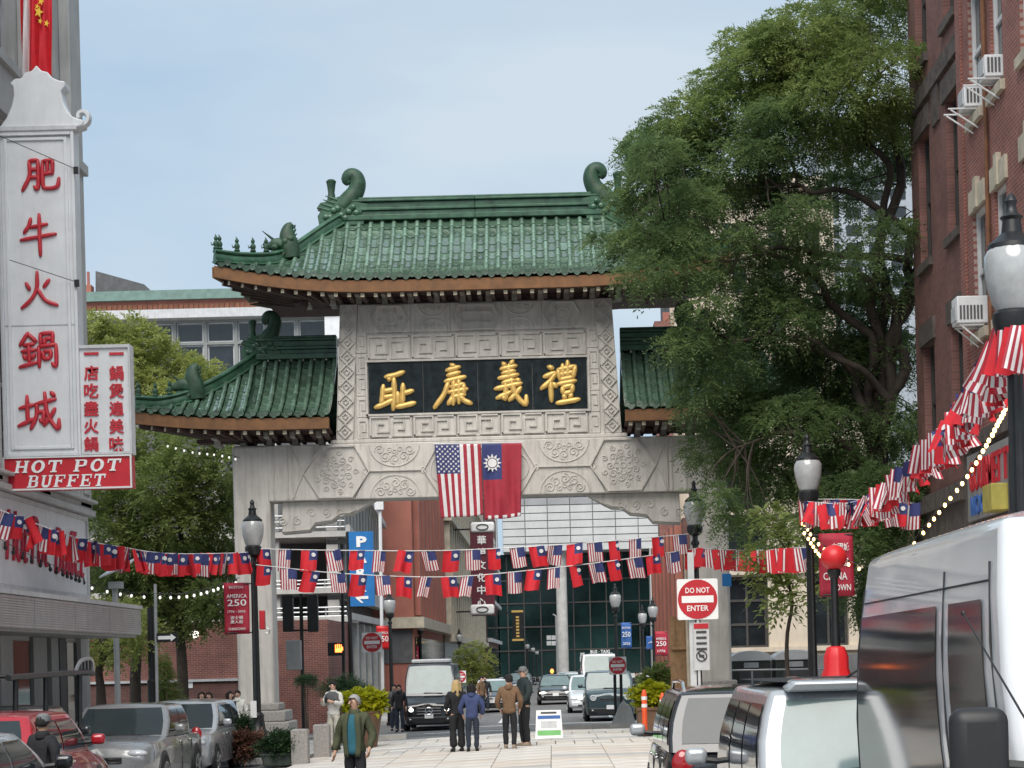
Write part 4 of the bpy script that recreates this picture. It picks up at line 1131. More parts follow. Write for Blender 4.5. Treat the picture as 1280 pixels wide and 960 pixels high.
def slab_letters(mb, word, x, z, h, wd, gap, y, it=.22):
    G = {'H': [(8,0,30,100),(70,0,92,100),(30,43,70,57),(0,0,38,10),(0,90,38,100),(62,0,100,10),(62,90,100,100)],
         'T': [(38,0,62,100),(0,86,100,100),(0,66,10,86),(90,66,100,86),(26,0,74,10)],
         'P': [(10,0,34,100),(0,0,46,10),(0,90,70,100),(34,42,70,54),(70,50,92,92),(62,46,80,56),(62,88,82,98)],
         'B': [(10,0,34,100),(0,0,72,10),(0,90,70,100),(34,47,72,58),(68,54,88,92),(72,6,96,50),(62,2,84,12)],
         'U': [(10,16,32,100),(70,16,90,100),(0,90,42,100),(60,90,100,100),(20,4,80,18),(30,-2,70,8)],
         'F': [(10,0,34,100),(0,0,48,10),(0,90,94,100),(34,44,66,56),(84,68,94,90),(62,36,72,64)],
         'E': [(10,0,34,100),(0,0,94,10),(0,90,94,100),(34,44,66,56),(84,68,94,90),(62,36,72,64),(84,10,94,32)]}
    for n_, ch in enumerate(word):
        if ch == 'O':
            ring_o = [(.5 + .5 * math.cos(a), .5 + .53 * math.sin(a)) for a in [k * math.pi / 12 for k in range(24)]]; ring_i = [(.5 + .25 * math.cos(a), .5 + .37 * math.sin(a)) for a in [k * math.pi / 12 for k in range(24)]]
            for k in range(24):
                q = [ring_o[k], ring_o[(k + 1) % 24], ring_i[(k + 1) % 24], ring_i[k]]
                mb.prism([(x + p[0] * wd + it * p[1] * h, z + p[1] * h) for p in q], (0, y, 0), (1, 0, 0), (0, 0, 1), (0, -.02, 0))
        elif ch in G:
            for m_, (a, c, d, e) in enumerate(G[ch]):
                q = [(a, c), (d, c), (d, e), (a, e)]
                mb.prism([(x + p[0] / 100 * wd + it * p[1] / 100 * h, z + p[1] / 100 * h) for p in q], (0, y, 0), (1, 0, 0), (0, 0, 1), (0, -.02 - .0012 * m_, 0))
        x += (wd + gap) if ch != ' ' else wd * .75
k_ = YS_ / F
b = MB(); slab_letters(b, 'HOT POT', U(18, 583), zpx(591), 15 * k_, 16.5 * k_, 4 * k_, YS_ - .032); b.build('lettering', 'letter_white', red, w=True)
b = MB(); slab_letters(b, 'BUFFET', U(34, 600), zpx(609.5), 15 * k_, 13.5 * k_, 3 * k_, YS_ - .032); b.build('lettering', 'letter_white', red, w=True)
for y in (205, 300, 395, 540): 
    b = MB(); b.bb((XL, YS_ + .15, zpx(y) - .05), (X0 + .02, YS_ + .25, zpx(y) + .05)); b.build('bracket', 'steel', bs, w=True)
# stay wires with small hooks
for (a, c) in (((0, 170), (96, 212)), ((12, 325), (97, 353))):
    w_ = thing('stay_wire', 'thin stay wire across the white sign ' + ('above the top character' if a[1] < 200 else 'above the third character'), 'wire', P(*c, YS_ - .12))
    b = MB(); b.tube([P(a[0], a[1], YS_ - .3), P(c[0], c[1], YS_ - .1)], .008, 5); b.build('cable', 'black_iron', w_, w=True)
    b = MB(); b.box(P(c[0] - 1, c[1] + 1, YS_ - .1), (.09, .06, .14)); b.build('hook', 'black_iron', w_, w=True)
# flags above the sign
fl = thing('flag', 'red flag with gold stars hanging above the white vertical sign', 'flag', P(52, 92, 39.6))
fnA = flag_fn((40, -40), (64, -40), (39, 96), (66, 98), 39.55, .5, .09)
b = MB(); b.grid(fnA, 26, 30); solidify(b.build('cloth', 'flag_red', fl, w=True, smooth=60, fix=False))
b = MB()
for (u, v, r_) in ((.42, .415, .10), (.30, .36, .05), (.52, .50, .05), (.75, .51, .06), (.55, .32, .07)):
    p = fnA(u, v) + Vector((0, -.10, 0))
    b.prism([(r_ * (1 if k % 2 == 0 else .4) * math.sin(k * math.pi / 5 + .3), r_ * 1.3 * (1 if k % 2 == 0 else .4) * math.cos(k * math.pi / 5 + .3)) for k in range(10)], p, AX, AY, (0, .02, 0))
b.build('stars', 'flag_gold', fl, w=True)
fl = thing('flag', 'striped red and white flag folded beside the gold-starred flag', 'flag', P(33, 92, 39.6))
fnB = flag_fn((25, -40), (40, -40), (26, 98), (41, 94), 39.62, 2.2, .10)
b = MB(); b.grid(fnB, 20, 30, mf=lambda i, j: 0 if i < 5 or i > 13 else 1); solidify(b.build('cloth', ['flag_red', 'flag_white'], fl, w=True, smooth=60, fix=False))

# ---------------------------------------------------------------- brick row on the right
XR = 9.0
bk = thing('brick_building', 'old dark brick building with brownstone lintels beside the big tree', 'building', (XR, 46.5, 0))
fR = faceX(XR, -1)
HA = [(44.3, 45.6, z0, z1) for (z0, z1) in ((6.5, 9.2), (11.1, 14.1), (15.8, 18.8), (20.4, 23))]; HB = [(41.15, 42.45, z0, z1) for (z0, z1) in ((6.5, 9.2), (11.1, 14.1), (15.8, 18.8), (20.4, 23))]
b = MB(); holed(b, fR, 40.7, 46.5, -.5, 26, HA + HB, .4); b.build('wall', 'brick_dark_y', bk, w=True)
b = MB(); b.bb((XR + .402, 46.1, -.5), (30, 46.49, 26)); b.build('end_wall', 'brick_old_x', bk, w=True)
b = MB(); b.bb((XR + .6, 40.72, -.5), (30, 46.05, 25.9)); b.build('interior', 'facade_dark', bk, w=True)
for h in HA + HB: window(bk, fR, *h, frame='dark_frame', bars=(1, 2), sill='brown_stone', lintel=('brown_stone', .5, .07), rec=.24)
b = MB()
hexa(b, fR, 40.7, 46.55, 14.75, 15.15, .003, .10); hexa(b, fR, 43.0, 43.7, 13.9, 14.74, .003, .06); b.build('string_course', 'brown_stone', bk, w=True)
b = MB()
hexa(b, fR, 40.7, 46.6, 5.2, 5.6, .003, .25); hexa(b, fR, 40.7, 46.55, 4.6, 5.2, .003, .12); hexa(b, fR, 40.7, 46.6, 3.55, 3.8, .003, .35); b.build('shop_cornice', 'brown_stone', bk, w=True)
b = MB(); hexa(b, fR, 40.8, 46.4, 3.85, 4.55, .003, .10); sgn = b.build('shop_sign', 'dark_frame', bk, w=True)
b = MB(); put_text(b, 'CITY TAVERN', (XR - .11, 43.4, 4.2), (0, -1, 0), (0, 0, 1), wd=4.6, ht=.5, depth=.03, bold=.02); b.build('lettering', 'letter_white', sgn, w=True)
b = MB(); hexa(b, fR, 41.2, 46.2, .3, 3.3, .004, .04); b.build('shop_window', 'glass', bk, w=True)
# near, redder house
b2 = thing('brick_building', 'red brick building with pale keystone lintels and window air conditioners', 'building', (XR, 40.69, 0))
XN = XR - .08; fN = faceX(XN, -1)
cols = [(38.55, 39.65), (36.75, 37.75), (34.3, 35.4), (32, 33.1)]
HN = [(a, c, z0, z1) for (a, c) in cols for (z0, z1) in ((8.5, 11.0), (12.9, 15.6), (17.3, 20.0))]
b = MB(); holed(b, fN, 26, 40.69, -.5, 26, HN, .4); b.build('wall', 'brick_y', b2, w=True)
b = MB(); b.bb((XN + .6, 26, -.5), (30, 40.6, 25.9)); b.build('interior', 'facade_dark', b2, w=True)
b = MB(); hexa(b, fN, 40.25, 40.69, 6.2, 26, .003, .05); b.build('corner_pier', 'brick_y', b2, w=True)
for h in HN:
    wn = window(b2, fN, *h, frame='window_frame', bars=(1, 2), sill='sand_stone', rec=.14, fw=.10)
    b = MB(); um = (h[0] + h[1]) / 2
    for k in range(5):
        u0 = h[0] - .15 + k * (h[1] - h[0] + .3) / 5; u1 = u0 + (h[1] - h[0] + .3) / 5 - .012
        hexa(b, fN, u0, u1, h[3] + .003, h[3] + (.62 if k == 2 else .45), -.1, .10 if k == 2 else .06)
    b.build('keystone_lintel', 'sand_stone', wn, w=True)
b = MB(); b.tube([(XN - .06, 38.05, z) for z in (6.2, 12, 24)], .045, 8); b.build('downpipe', 'rust', b2, w=True)
for (u, z, k) in ((39.1, 8.62, 0), (39.1, 13.0, 1), (37.25, 13.05, 1)):
    ac = thing('air_conditioner', {0: 'white boxy air conditioner in the lowest window of the red brick building', 1: 'white air conditioner on angled brackets in an upper window, ' + ('nearer the dark brick' if u > 38 else 'nearer the street lamp')}[k], 'air conditioner', (XN - .1, u, z))
    dpt = .55 if k == 0 else .3
    b = MB(); b.bb((XN - dpt, u - .27, z), (XN + .12, u + .27, z + (.55 if k == 0 else .42))); cs = b.build('casing', 'white_paint', ac, w=True, bevel=.02)
    b = MB()
    for q in range(7 if k == 0 else 4): b.bb((XN - dpt + .05 + q * .07, u - .285, z + .08), (XN - dpt + .09 + q * .07, u - .272, z + .36))
    b.build('vent', 'facade_dark', cs, w=True)
    b = MB(); b.bb((XN - dpt - .025, u - .22, z + .07), (XN - dpt - .004, u + .22, z + .36)); b.build('grille', 'sign_frame', cs, w=True)
    q = .62 if k else .5
    for du in (-.22, .22):
        b = MB(); b.tube([(XN - q, u + du, z - .03), (XN, u + du, z - .03)], .019, 6); b.tube([(XN - q + .05, u + du, z - .05), (XN - .02, u + du, z - .42)], .018, 6); b.build('bracket', 'white_paint', ac, w=True)
b = MB(); hexa(b, fN, 30, 40.69, 6.15, 6.42, .003, .22); hexa(b, fN, 30, 40.6, 4.5, 6.15, .003, .1); b.build('shop_fascia', 'brown_stone', b2, w=True)
b = MB(); hexa(b, fN, 28, 40.4, .4, 4.0, .004, .05); b.build('shop_window', 'glass', b2, w=True)
sb2 = thing('shop_sign', 'weathered grey shop sign board with faded red and blue lettering', 'sign', (XN - .12, 38, 4.6))
b = MB(); hexa(b, fN, 35.2, 39.9, 4.66, 6.02, .105, .20); bd = b.build('board', 'metal_louvre', sb2, w=True, bevel=.01)
b = MB(); put_text(b, 'GOURMET THAI', (XN - .205, 37.5, 5.55), (0, -1, 0), (0, 0, 1), wd=4.2, ht=.62, depth=.03, bold=.015); b.build('red_lettering', 'sign_red', bd, w=True)
b = MB(); put_text(b, 'NOODLE', (XN - .205, 38.4, 4.95), (0, -1, 0), (0, 0, 1), wd=2.2, ht=.4, depth=.03, bold=.015); b.build('blue_lettering', 'banner_blue', bd, w=True)
ob = thing('box_sign', 'small olive yellow box sign hung below the grey sign board', 'sign', P(1247, 640, 33.5))
p0, p1 = P(1233, 640, 33.6), P(1262, 603, 33.2)
b = MB(); b.bb((p0.x, 33.2, p0.z), (p1.x, 33.9, p1.z)); b.build('box', 'olive_box', ob, w=True, bevel=.02)
b = MB(); b.bb((p1.x - .1, 33.5, p1.z - .3), (XN - .1, 33.56, p1.z - .2)); b.build('bracket', 'black_iron', ob, w=True)
b = MB(); b.bb((P(1262, 620, 33).x, 32.8, 4.2), (P(1275, 620, 33).x + .2, 33.1, 5.4)); b.build('box_post', 'facade_dark', ob, w=True)

# ---------------------------------------------------------------- houses beyond the gate
gr = lambda Y: -0.45
# long office block with the green and red cornice, upper left
Yb = 150.0; fB = faceY(Yb)
ofb = thing('office_block', 'long office block with green copper and red cornice above the left trees', 'building', P(300, 860, Yb))
xl, xrr = P(60, 420, Yb).x, P(424, 420, Yb).x
zb_ = lambda y: P(250, y, Yb).z
hol = []
zA, zB, zM = zb_(466), zb_(402), zb_(430)
n = 9; wdt = (xrr - xl - 1.2) / n
for k in range(n):
    hol.append((xl + .3 + k * wdt + .14, xl + .3 + (k + 1) * wdt - .14, zb_(470), zb_(431))); hol.append((xl + .3 + k * wdt + .14, xl + .3 + (k + 1) * wdt - .14, zb_(428), zb_(403)))
b = MB(); holed(b, fB, xl, xrr, -.5, zb_(392), hol, .6); b.build('wall', 'metal_siding', ofb, w=True)
b = MB(); b.bb((xl, Yb + 1.2, -.5), (xrr, Yb + 25, zb_(395))); b.build('interior', 'facade_dark', ofb, w=True)
for h in hol: window(ofb, fB, *h, frame='sign_frame', bars=(1, 1), rec=.3, fw=.12)
b = MB(); hexa(b, fB, xl, xrr + .9, zb_(400), zb_(389), .003, 1.2); b.build('white_ledge', 'sign_frame', ofb, w=True)
b = MB(); hexa(b, fB, xrr - 1.0, xrr + .5, zb_(430), zb_(400.5), .003, 1.0); b.build('corner_pier', 'white_paint', ofb, w=True)
b = MB(); hexa(b, fB, xl, xrr + 2.0, zb_(388.5), zb_(374), -6, -.2); b.build('red_band', 'terracotta', ofb, w=True)
b = MB()
for k in range(60): hexa(b, fB, xl + k * .4, xl + k * .4 + .2, zb_(386), zb_(379), -.2, -.05)
tag(b.build('dentils', 'rust', ofb, w=True), kind='stuff')
b = MB(); hexa(b, fB, xl, xrr + 2.2, zb_(373.8), zb_(362), -6, .2); b.build('copper_cornice', 'copper_green', ofb, w=True)
b = MB(); pz = [(108, 362), (108, 329), (170, 346), (183, 362)]
b.prism([(P(x, y, Yb).x, P(x, y, Yb).z) for (x, y) in pz], (0, Yb + 3, 0), (1, 0, 0), (0, 0, 1), (0, 6, 0)); b.build('penthouse', 'facade_dark', ofb, w=True)
b = MB(); b.bb((P(98, 350, Yb).x, Yb + 2, zb_(364)), (P(106, 350, Yb).x, Yb + 3, zb_(346))); b.tube([(P(101, 350, Yb).x, Yb + 2.5, zb_(346)), (P(101, 350, Yb).x, Yb + 2.5, zb_(328))], .12, 6); b.build('chimney', 'terracotta', ofb, w=True)
b = MB(); b.bb((xrr + .3, Yb + .5, -.5), (xrr + 2.2, Yb + 20, zb_(374.5))); b.build('brick_return', 'brick_x', ofb, w=True)

# low brick building behind the left trees
Yc = 73.0; fC = faceY(Yc)
lb = thing('brick_building', 'low brown brick building behind the parked cars and left trees', 'building', P(230, 860, Yc))
b = MB(); b.bb((-24, Yc, -.8), (-8.5, Yc + 8, 3.75)); b.build('wall', 'brick_x', lb, w=True)
b = MB(); hexa(b, fC, -20, P(320, 850, Yc).x, P(250, 852, Yc).z, P(250, 849, Yc).z, .003, .25); b.build('white_rail', 'sign_frame', lb, w=True)
b = MB(); hexa(b, fC, -22, P(320, 850, Yc).x, -.7, P(250, 850, Yc).z - .12, .003, .15); b.build('base_course', 'brick_old_x', lb, w=True)
b = MB(); hexa(b, fC, P(236, 853, Yc).x, P(242, 853, Yc).x, P(240, 860, Yc).z, P(240, 851, Yc).z, .16, .19); b.build('notice', 'letter_white', lb, w=True)
b = MB(); b.ell(P(243, 793, Yc - .4), (.17, .17, .15), 10, 8); b.build('wall_lamp', 'lamp_lit', lb, w=True, smooth=60)

# parking garage on the left beyond the gate
gg = thing('parking_garage', 'grey concrete and steel parking garage seen through the left of the gate', 'building', (-9.2, 85, gr(85)))
Yg, Xg = 85.0, -9.2; fG = faceY(Yg); fGs = faceX(Xg, 1)
b = MB(); b.bb((-30, Yg + 4, -.5), (Xg - .5, 104.6, 13)); b.build('core', 'facade_dark', gg, w=True)
zz = lambda y: P(395, y, Yg).z
for (y0, y1) in ((672, 665), (742, 735), (778, 771)):
    b = MB(); b.bb((-30, Yg - .4, zz(y0)), (Xg + .3, Yg + 4.1, zz(y1))); b.build('floor_slab', 'concrete', gg, w=True)
for (y0, y1) in ((660, 645), (735, 726), (771, 760)):
    b = MB()
    for q in np.linspace(-15, Xg, 9): b.tube([(q, Yg - .3, zz(y0)), (q, Yg - .3, zz(y1))], .04, 5)
    for t in (0, .5, 1): b.tube([(-15, Yg - .3, zz(y0) + (zz(y1) - zz(y0)) * t), (Xg + .2, Yg - .3, zz(y0) + (zz(y1) - zz(y0)) * t)], .04, 5)
    b.build('railing', 'steel', gg, w=True)
for x in (-14.5, -12.2, -9.6):
    b = MB(); b.bb((x - .25, Yg - .1, -.5), (x + .25, Yg + .4, 12)); b.build('column', 'concrete', gg, w=True)
for k in range(26):
    y0 = Yg + .2 + k * .75
    b = MB(); hexa(b, fGs, y0, y0 + .52, 5.5, 13.5, -.2, .06 if k % 2 else .0); hexa(b, fGs, y0 + .52, y0 + .75, 5.5, 13.5, -.3, -.1); b.build('siding_panel', 'metal_siding', gg, w=True)
b = MB(); hexa(b, fGs, Yg, 104.8, 4.9, 5.5, -.2, .35); b.build('floor_edge', 'concrete', gg, w=True)
for (y0, z0, y1, z1) in ((Yg, 7.9, 104, 6.2), (Yg, 10.9, 104, 9.3), (Yg, 4.0, 104, 4.0)):
    b = MB(); b.slab((Xg + .4, y0, z0), (Xg + .4, y1, z1), (Xg + .4, y1, z1 + .3), (Xg + .4, y0, z0 + .3), .2); b.build('ramp_edge', 'concrete', gg, w=True)
b = MB(); hexa(b, fGs, Yg, 104.8, -.5, 3.9, -.3, 0); b.build('ground_floor', 'metal_siding', gg, w=True)
for k in range(6):
    b = MB(); hexa(b, fGs, Yg + 1 + k * 3.2, Yg + 1.4 + k * 3.2, -.4, 3.9, .003, .2); b.build('pier', 'concrete', gg, w=True)
for k in range(3):
    b = MB(); hexa(b, fG, -15 + k * 2.1, -13.4 + k * 2.1, -.4, 2.2, -.2, .05); b.build('garage_bay', 'brick_x', gg, w=True)

# brick building with tall pilasters
pb = thing('brick_building', 'red brick building with tall terracotta pilasters beside the parking sign', 'building', (-7.5, 105, gr(105)))
b = MB(); b.bb((-15.4, 105, -.5), (-7.5, 133, 14.2)); b.build('wall', 'terracotta', pb, w=True)
fP = faceX(-7.5, 1)
for k in range(8):
    u = 106 + k * 3.4
    b = MB(); hexa(b, fP, u, u + 1.5, 4.6, 13.6, .003, .35); b.build('pilaster', 'terracotta', pb, w=True, bevel=.03)
    if k < 7:
        b = MB(); hexa(b, fP, u + 1.75, u + 3.15, 5.2, 12.8, .004, .03); wn = b.build('window', 'glass', pb, w=True)
        b = MB()
        for z in (7.0, 9.0, 11.0): hexa(b, fP, u + 1.75, u + 3.15, z, z + .5, .032, .09)
        b.build('spandrel', 'terracotta', wn, w=True)
b = MB(); hexa(b, fP, 104.9, 133.1, 3.9, 4.5, .003, .6); hexa(b, faceY(105), -15, -6.9, 3.9, 4.5, .003, .5); b.build('cornice', 'sand_stone', pb, w=True)
b = MB(); hexa(b, fP, 105.4, 132, -.3, 3.4, .004, .06); b.build('shop_front', 'glass', pb, w=True)
b = MB(); hexa(b, faceY(105), -10.5, -7.6, 2.0, 3.8, .004, .08); b.build('dark_panel', 'facade_dark', pb, w=True)
# grey building with close columns
gb = thing('stone_building', 'grey stone building with close vertical piers behind the pilastered brick one', 'building', (-7.3, 133, gr(133)))
b = MB(); b.bb((-20, 133.1, -.5), (-7.4, 205, 24)); b.build('wall', 'metal_siding', gb, w=True)
fQ = faceX(-7.4, 1)
for k in range(22):
    u = 133.5 + k * 3.25
    b = MB(); hexa(b, fQ, u, u + 1.0, 3.6, 23, .003, .5); b.build('pier', 'sand_stone', gb, w=True)
    for z in (4.5, 8.6, 12.7, 16.8):
        b = MB(); hexa(b, fQ, u + 1.2, u + 3.0, z, z + 3.0, .004, .05); b.build('window', 'glass', gb, w=True)
for z in (3.4, 7.7, 11.8, 15.9, 20):
    b = MB(); hexa(b, fQ, 133.1, 205, z, z + .45, .003, .7); b.build('band', 'sand_stone', gb, w=True)
# dark building further on
db = thing('dark_building', 'dark brick and glass building far down the left side of the street', 'building', (-7.2, 205, gr(205)))
b = MB(); b.bb((-20, 205.2, -.5), (-6.9, 250, 20)); b.build('wall', 'brick_old_x', db, w=True)
fD = faceX(-6.9, 1)
for k in range(9):
    for z in (-.2, 4.5, 9, 13.5):
        b = MB(); hexa(b, fD, 206 + k * 4.8, 209.6 + k * 4.8, z, z + 3.6, .004, .06); b.build('window', 'glass', db, w=True)
for z in (4.0, 8.5, 13.0):
    b = MB(); hexa(b, fD, 205.2, 250, z, z + .4, .07, .5); b.build('band', 'facade_grey', db, w=True)
# maroon tower sign
Yt = 140.0
ts = thing('vertical_sign', 'maroon vertical sign with white characters and scroll ends beyond the gate', 'sign', P(603, 770, Yt))
k_ = Yt / F
b = MB(); p0, p1 = P(590, 770, Yt), P(616, 652, Yt); b.bb((p0.x, Yt, p0.z), (p1.x, Yt + .5, p1.z)); tb = b.build('panel', 'maroon', ts, w=True)
for k, ch in enumerate('華埠文化中心'):
    b = MB(); put_text(b, ch, P(602, 675 + k * 15.6, Yt), AX, AY, wd=11 * k_, ht=11 * k_, depth=.05, bold=.02); b.build('character', 'letter_white', tb, w=True)
for y in (659, 762):
    b = MB(); p = P(603, y, Yt); b.box((p.x, Yt + .2, p.z), (30 * k_, .7, 13 * k_)); sc_ = b.build('scroll_end', 'letter_white', ts, w=True, bevel=.15)
    b = MB(); b.tube([(p.x + .42 * math.cos(a), Yt - .17, p.z + .2 * math.sin(a)) for a in [i * .4 for i in range(17)]], .05, 5); b.build('scroll_line', 'facade_dark', sc_, w=True)
b = MB(); b.bb((-7.3, Yt + .2, P(603, 662, Yt).z), (p0.x, Yt + .35, P(603, 660, Yt).z)); b.bb((-7.3, Yt + .2, P(603, 765, Yt).z), (p0.x, Yt + .35, P(603, 763, Yt).z)); b.build('bracket', 'black_iron', ts, w=True)
# black vertical sign with gold edge
Yv = 170
vs_ = thing('hanging_sign', 'narrow black hanging sign with gold ends on the far left side', 'sign', P(647, 800, Yv))
p0, p1 = P(641, 801, Yv), P(653, 763, Yv)
b = MB(); b.bb((p0.x, Yv, p0.z), (p1.x, Yv + .3, p1.z)); sp_ = b.build('panel', 'black_iron', vs_, w=True)
b = MB(); b.bb((p0.x - .05, Yv - .03, p0.z - .02), (p1.x + .05, Yv + .33, p0.z + .16)); b.build('gold_edge', 'gold', sp_, w=True)
b = MB(); b.bb((p0.x - .05, Yv - .03, p1.z - .16), (p1.x + .05, Yv + .33, p1.z + .02)); b.build('gold_edge', 'gold', sp_, w=True)
b = MB()
for k in range(7): b.box(((p0.x + p1.x) / 2, Yv - .02, p0.z + .4 + k * .28), (.28, .03, .17))
b.build('lettering', 'gold', sp_, w=True)
b = MB(); b.bb((-7, Yv + .1, p1.z - .3), (p0.x, Yv + .2, p1.z - .15)); b.build('bracket', 'black_iron', vs_, w=True)

# office tower that closes the street
Ye = 262.0; fE = faceY(Ye)
tw = thing('office_tower', 'office tower with white tile front over dark green glass closing the street', 'building', P(730, 862, Ye))
xa, xb_ = P(628, 660, Ye).x, P(826, 660, Ye).x; zt0 = P(728, 688, Ye).z
b = MB(); b.bb((xa - 3, Ye + 6, -.5), (xb_ + 8, Ye + 40, zt0)); b.build('lobby', 'glass_green', tw, w=True)
b = MB(); b.bb((xa, Ye + .3, zt0), (xb_, Ye + 40, zt0 + 9 * (P(728, 640, Ye).z - zt0) / 5)); b.build('backing', 'tile_grey', tw, w=True)
ncl, nrw = 7, 9; cw = (xb_ - xa) / ncl; rh = (P(728, 640, Ye).z - zt0) / 5
for j in range(nrw):
    for i in range(ncl):
        m_ = 'tile_grey' if j == 6 else 'tile_white'
        b = MB(); hexa(b, fE, xa + i * cw + .06, xa + (i + 1) * cw - .06, zt0 + j * rh + .06, zt0 + (j + 1) * rh - .06, -.28, 0.03 * ((i * 7 + j * 3) % 3)); b.build('wall_panel', m_, tw, w=True)
xcol = P(703, 780, Ye + 2).x
b = MB(); b.lathe([(.75, -.5), (.75, zt0)], (xcol, Ye + 2, 0), 16); b.build('column', 'concrete', tw, w=True, smooth=50)
b = MB(); b.bb((xa - 3.2, Ye + 6, -.5), (xa - .9, Ye + 8, zt0 + 10)); b.build('side_pier', 'facade_grey', tw, w=True)
for k in range(11):
    x = xa - 2 + k * 2.3
    b = MB(); b.bb((x - .08, Ye + 5.9, -.4), (x + .08, Ye + 6.0, zt0)); b.build('mullion', 'dark_frame', tw, w=True)
for z in (3.2, 6.5, 9.8, 13):
    b = MB(); b.bb((xa - 2, Ye + 5.86, z - .1), (xb_ + 5, Ye + 5.98, z + .1)); b.build('transom', 'dark_frame', tw, w=True)
b = MB(); x0 = P(812, 700, Ye).x; b.bb((x0, Ye - .5, -.5), (x0 + 1.2, Ye + 3, zt0)); b.build('white_edge', 'tile_white', tw, w=True)
# brown brick on the right side
rb = thing('brick_building', 'reddish brown brick building beyond the gate on the right side of the street', 'building', (7.0, 105, gr(105)))
fS = faceX(7.0, -1)
b = MB(); b.bb((7.0, 100, -.5), (20, 128, 9.2)); b.build('wall', 'brick_old_x', rb, w=True)
for k in range(7):
    b = MB(); hexa(b, fS, 101 + k * 3.8, 102.4 + k * 3.8, -.4, 9.0, .003, .4); b.build('pilaster', 'terracotta', rb, w=True)
    b = MB(); hexa(b, fS, 102.7 + k * 3.8, 104.5 + k * 3.8, 4.6, 7.6, .004, .05); b.build('window', 'glass', rb, w=True)
    b = MB(); hexa(b, fS, 102.7 + k * 3.8, 104.5 + k * 3.8, .1, 3.6, .004, .05); b.build('shop_window', 'glass', rb, w=True)
b = MB(); hexa(b, faceY(100), 7.0, 14, 4.0, 4.5, .003, .3); b.build('band', 'sand_stone', rb, w=True)

# cream buildings behind the tree
Yk = 95.0; fK = faceY(Yk)
cb = thing('stone_building', 'cream stone building with tall dark windows behind the portable toilets', 'building', P(950, 850, Yk))
x0, x1 = P(896, 740, Yk).x, P(1100, 740, Yk).x; zc_ = lambda y: P(950, y, Yk).z
hol = [(P(908, 740, Yk).x, P(960, 740, Yk).x, zc_(810), zc_(720)), (P(908, 740, Yk).x, P(960, 740, Yk).x, zc_(705), zc_(560)), (P(1012, 740, Yk).x, P(1060, 740, Yk).x, zc_(810), zc_(560))]
b = MB(); holed(b, fK, x0, x1, -.5, zc_(520), hol, .8); b.build('wall', 'cream', cb, w=True)
b = MB(); b.bb((x0 + .2, Yk + 1.4, -.5), (x1, Yk + 4, zc_(522))); b.build('interior', 'facade_dark', cb, w=True)
for h in hol: window(cb, fK, *h, frame='dark_frame', bars=(2, 3), rec=.5, fw=.14)
for y in (640, 715, 812):
    b = MB(); hexa(b, fK, x0, x1, zc_(y) - .12, zc_(y) + .12, .003, .25); b.build('band', 'cream', cb, w=True)
Yt2 = 125.0; fT = faceY(Yt2)
ct = thing('stone_tower', 'tall cream stone tower with piers behind the large tree', 'building', P(940, 850, Yt2))
x0, x1 = P(838, 400, Yt2).x, P(1030, 400, Yt2).x; zt_ = lambda y: P(940, y, Yt2).z
hol = []
for k in range(4):
    u0 = x0 + 1.7 + k * 2.4
    for q in range(5): hol.append((u0, u0 + 1.25, zt_(470 - q * 52), zt_(436 - q * 52)))
b = MB(); holed(b, fT, x0, x1, -.5, zt_(232), hol, .7); b.build('wall', 'cream', ct, w=True)
b = MB(); b.bb((x0 + .1, Yt2 + 1.2, -.5), (x1 - .1, Yt2 + 12, zt_(236))); b.build('interior', 'facade_dark', ct, w=True)
for h in hol: window(ct, fT, *h, frame='dark_frame', bars=(2, 2), rec=.4, fw=.1)
for k in range(5):
    u0 = x0 + .2 + k * 2.4
    b = MB(); hexa(b, fT, u0, u0 + .9, zt_(500), zt_(240), .003, .45); b.build('pier', 'cream', ct, w=True)
b = MB(); hexa(b, fT, x0 - .2, x1 + .2, zt_(240), zt_(226), .003, .9); b.build('cornice', 'cream', ct, w=True)
chm = thing('chimney', 'small brick chimney stack left of the cream tower', 'chimney', P(829, 430, 124))
p0, p1 = P(819, 445, 124), P(838, 401, 124)
b = MB(); b.bb((p0.x, 124, -.5), (p1.x - .02, 125.8, p1.z)); b.build('stack', 'brick_x', chm, w=True)
p0, p1 = P(829, 401, 124), P(837, 389, 124)
b = MB(); b.bb((p0.x, 124.3, p0.z), (p1.x, 125, p1.z)); b.build('flue', 'terracotta', chm, w=True)
Yu = 150.0; fU = faceY(Yu)
bt = thing('office_tower', 'pale blue grey office tower showing through the tree beside the dark brick', 'building', P(1090, 850, Yu))
x0, x1 = P(1022, 300, Yu).x, P(1190, 300, Yu).x; zu = lambda y: P(1090, y, Yu).z
b = MB(); b.bb((x0, Yu, -.5), (x1, Yu + 12, zu(190))); b.build('wall', 'blue_stone', bt, w=True)
for q in range(12):
    for k in range(6):
        b = MB(); u0 = x0 + .5 + k * 1.75; hexa(b, fU, u0, u0 + 1.2, zu(470 - q * 22), zu(457 - q * 22), .004, .06); b.build('window', 'glass', bt, w=True)
# filler blocks low behind the right pavement
gb2 = thing('garage_wall', 'plain grey low wall and canopy behind the portable toilets', 'wall', P(1000, 860, 92))
b = MB(); b.bb((P(905, 840, 92).x, 92, -.5), (24, 92.5, 1.9)); b.build('wall', 'facade_dark', gb2, w=True)
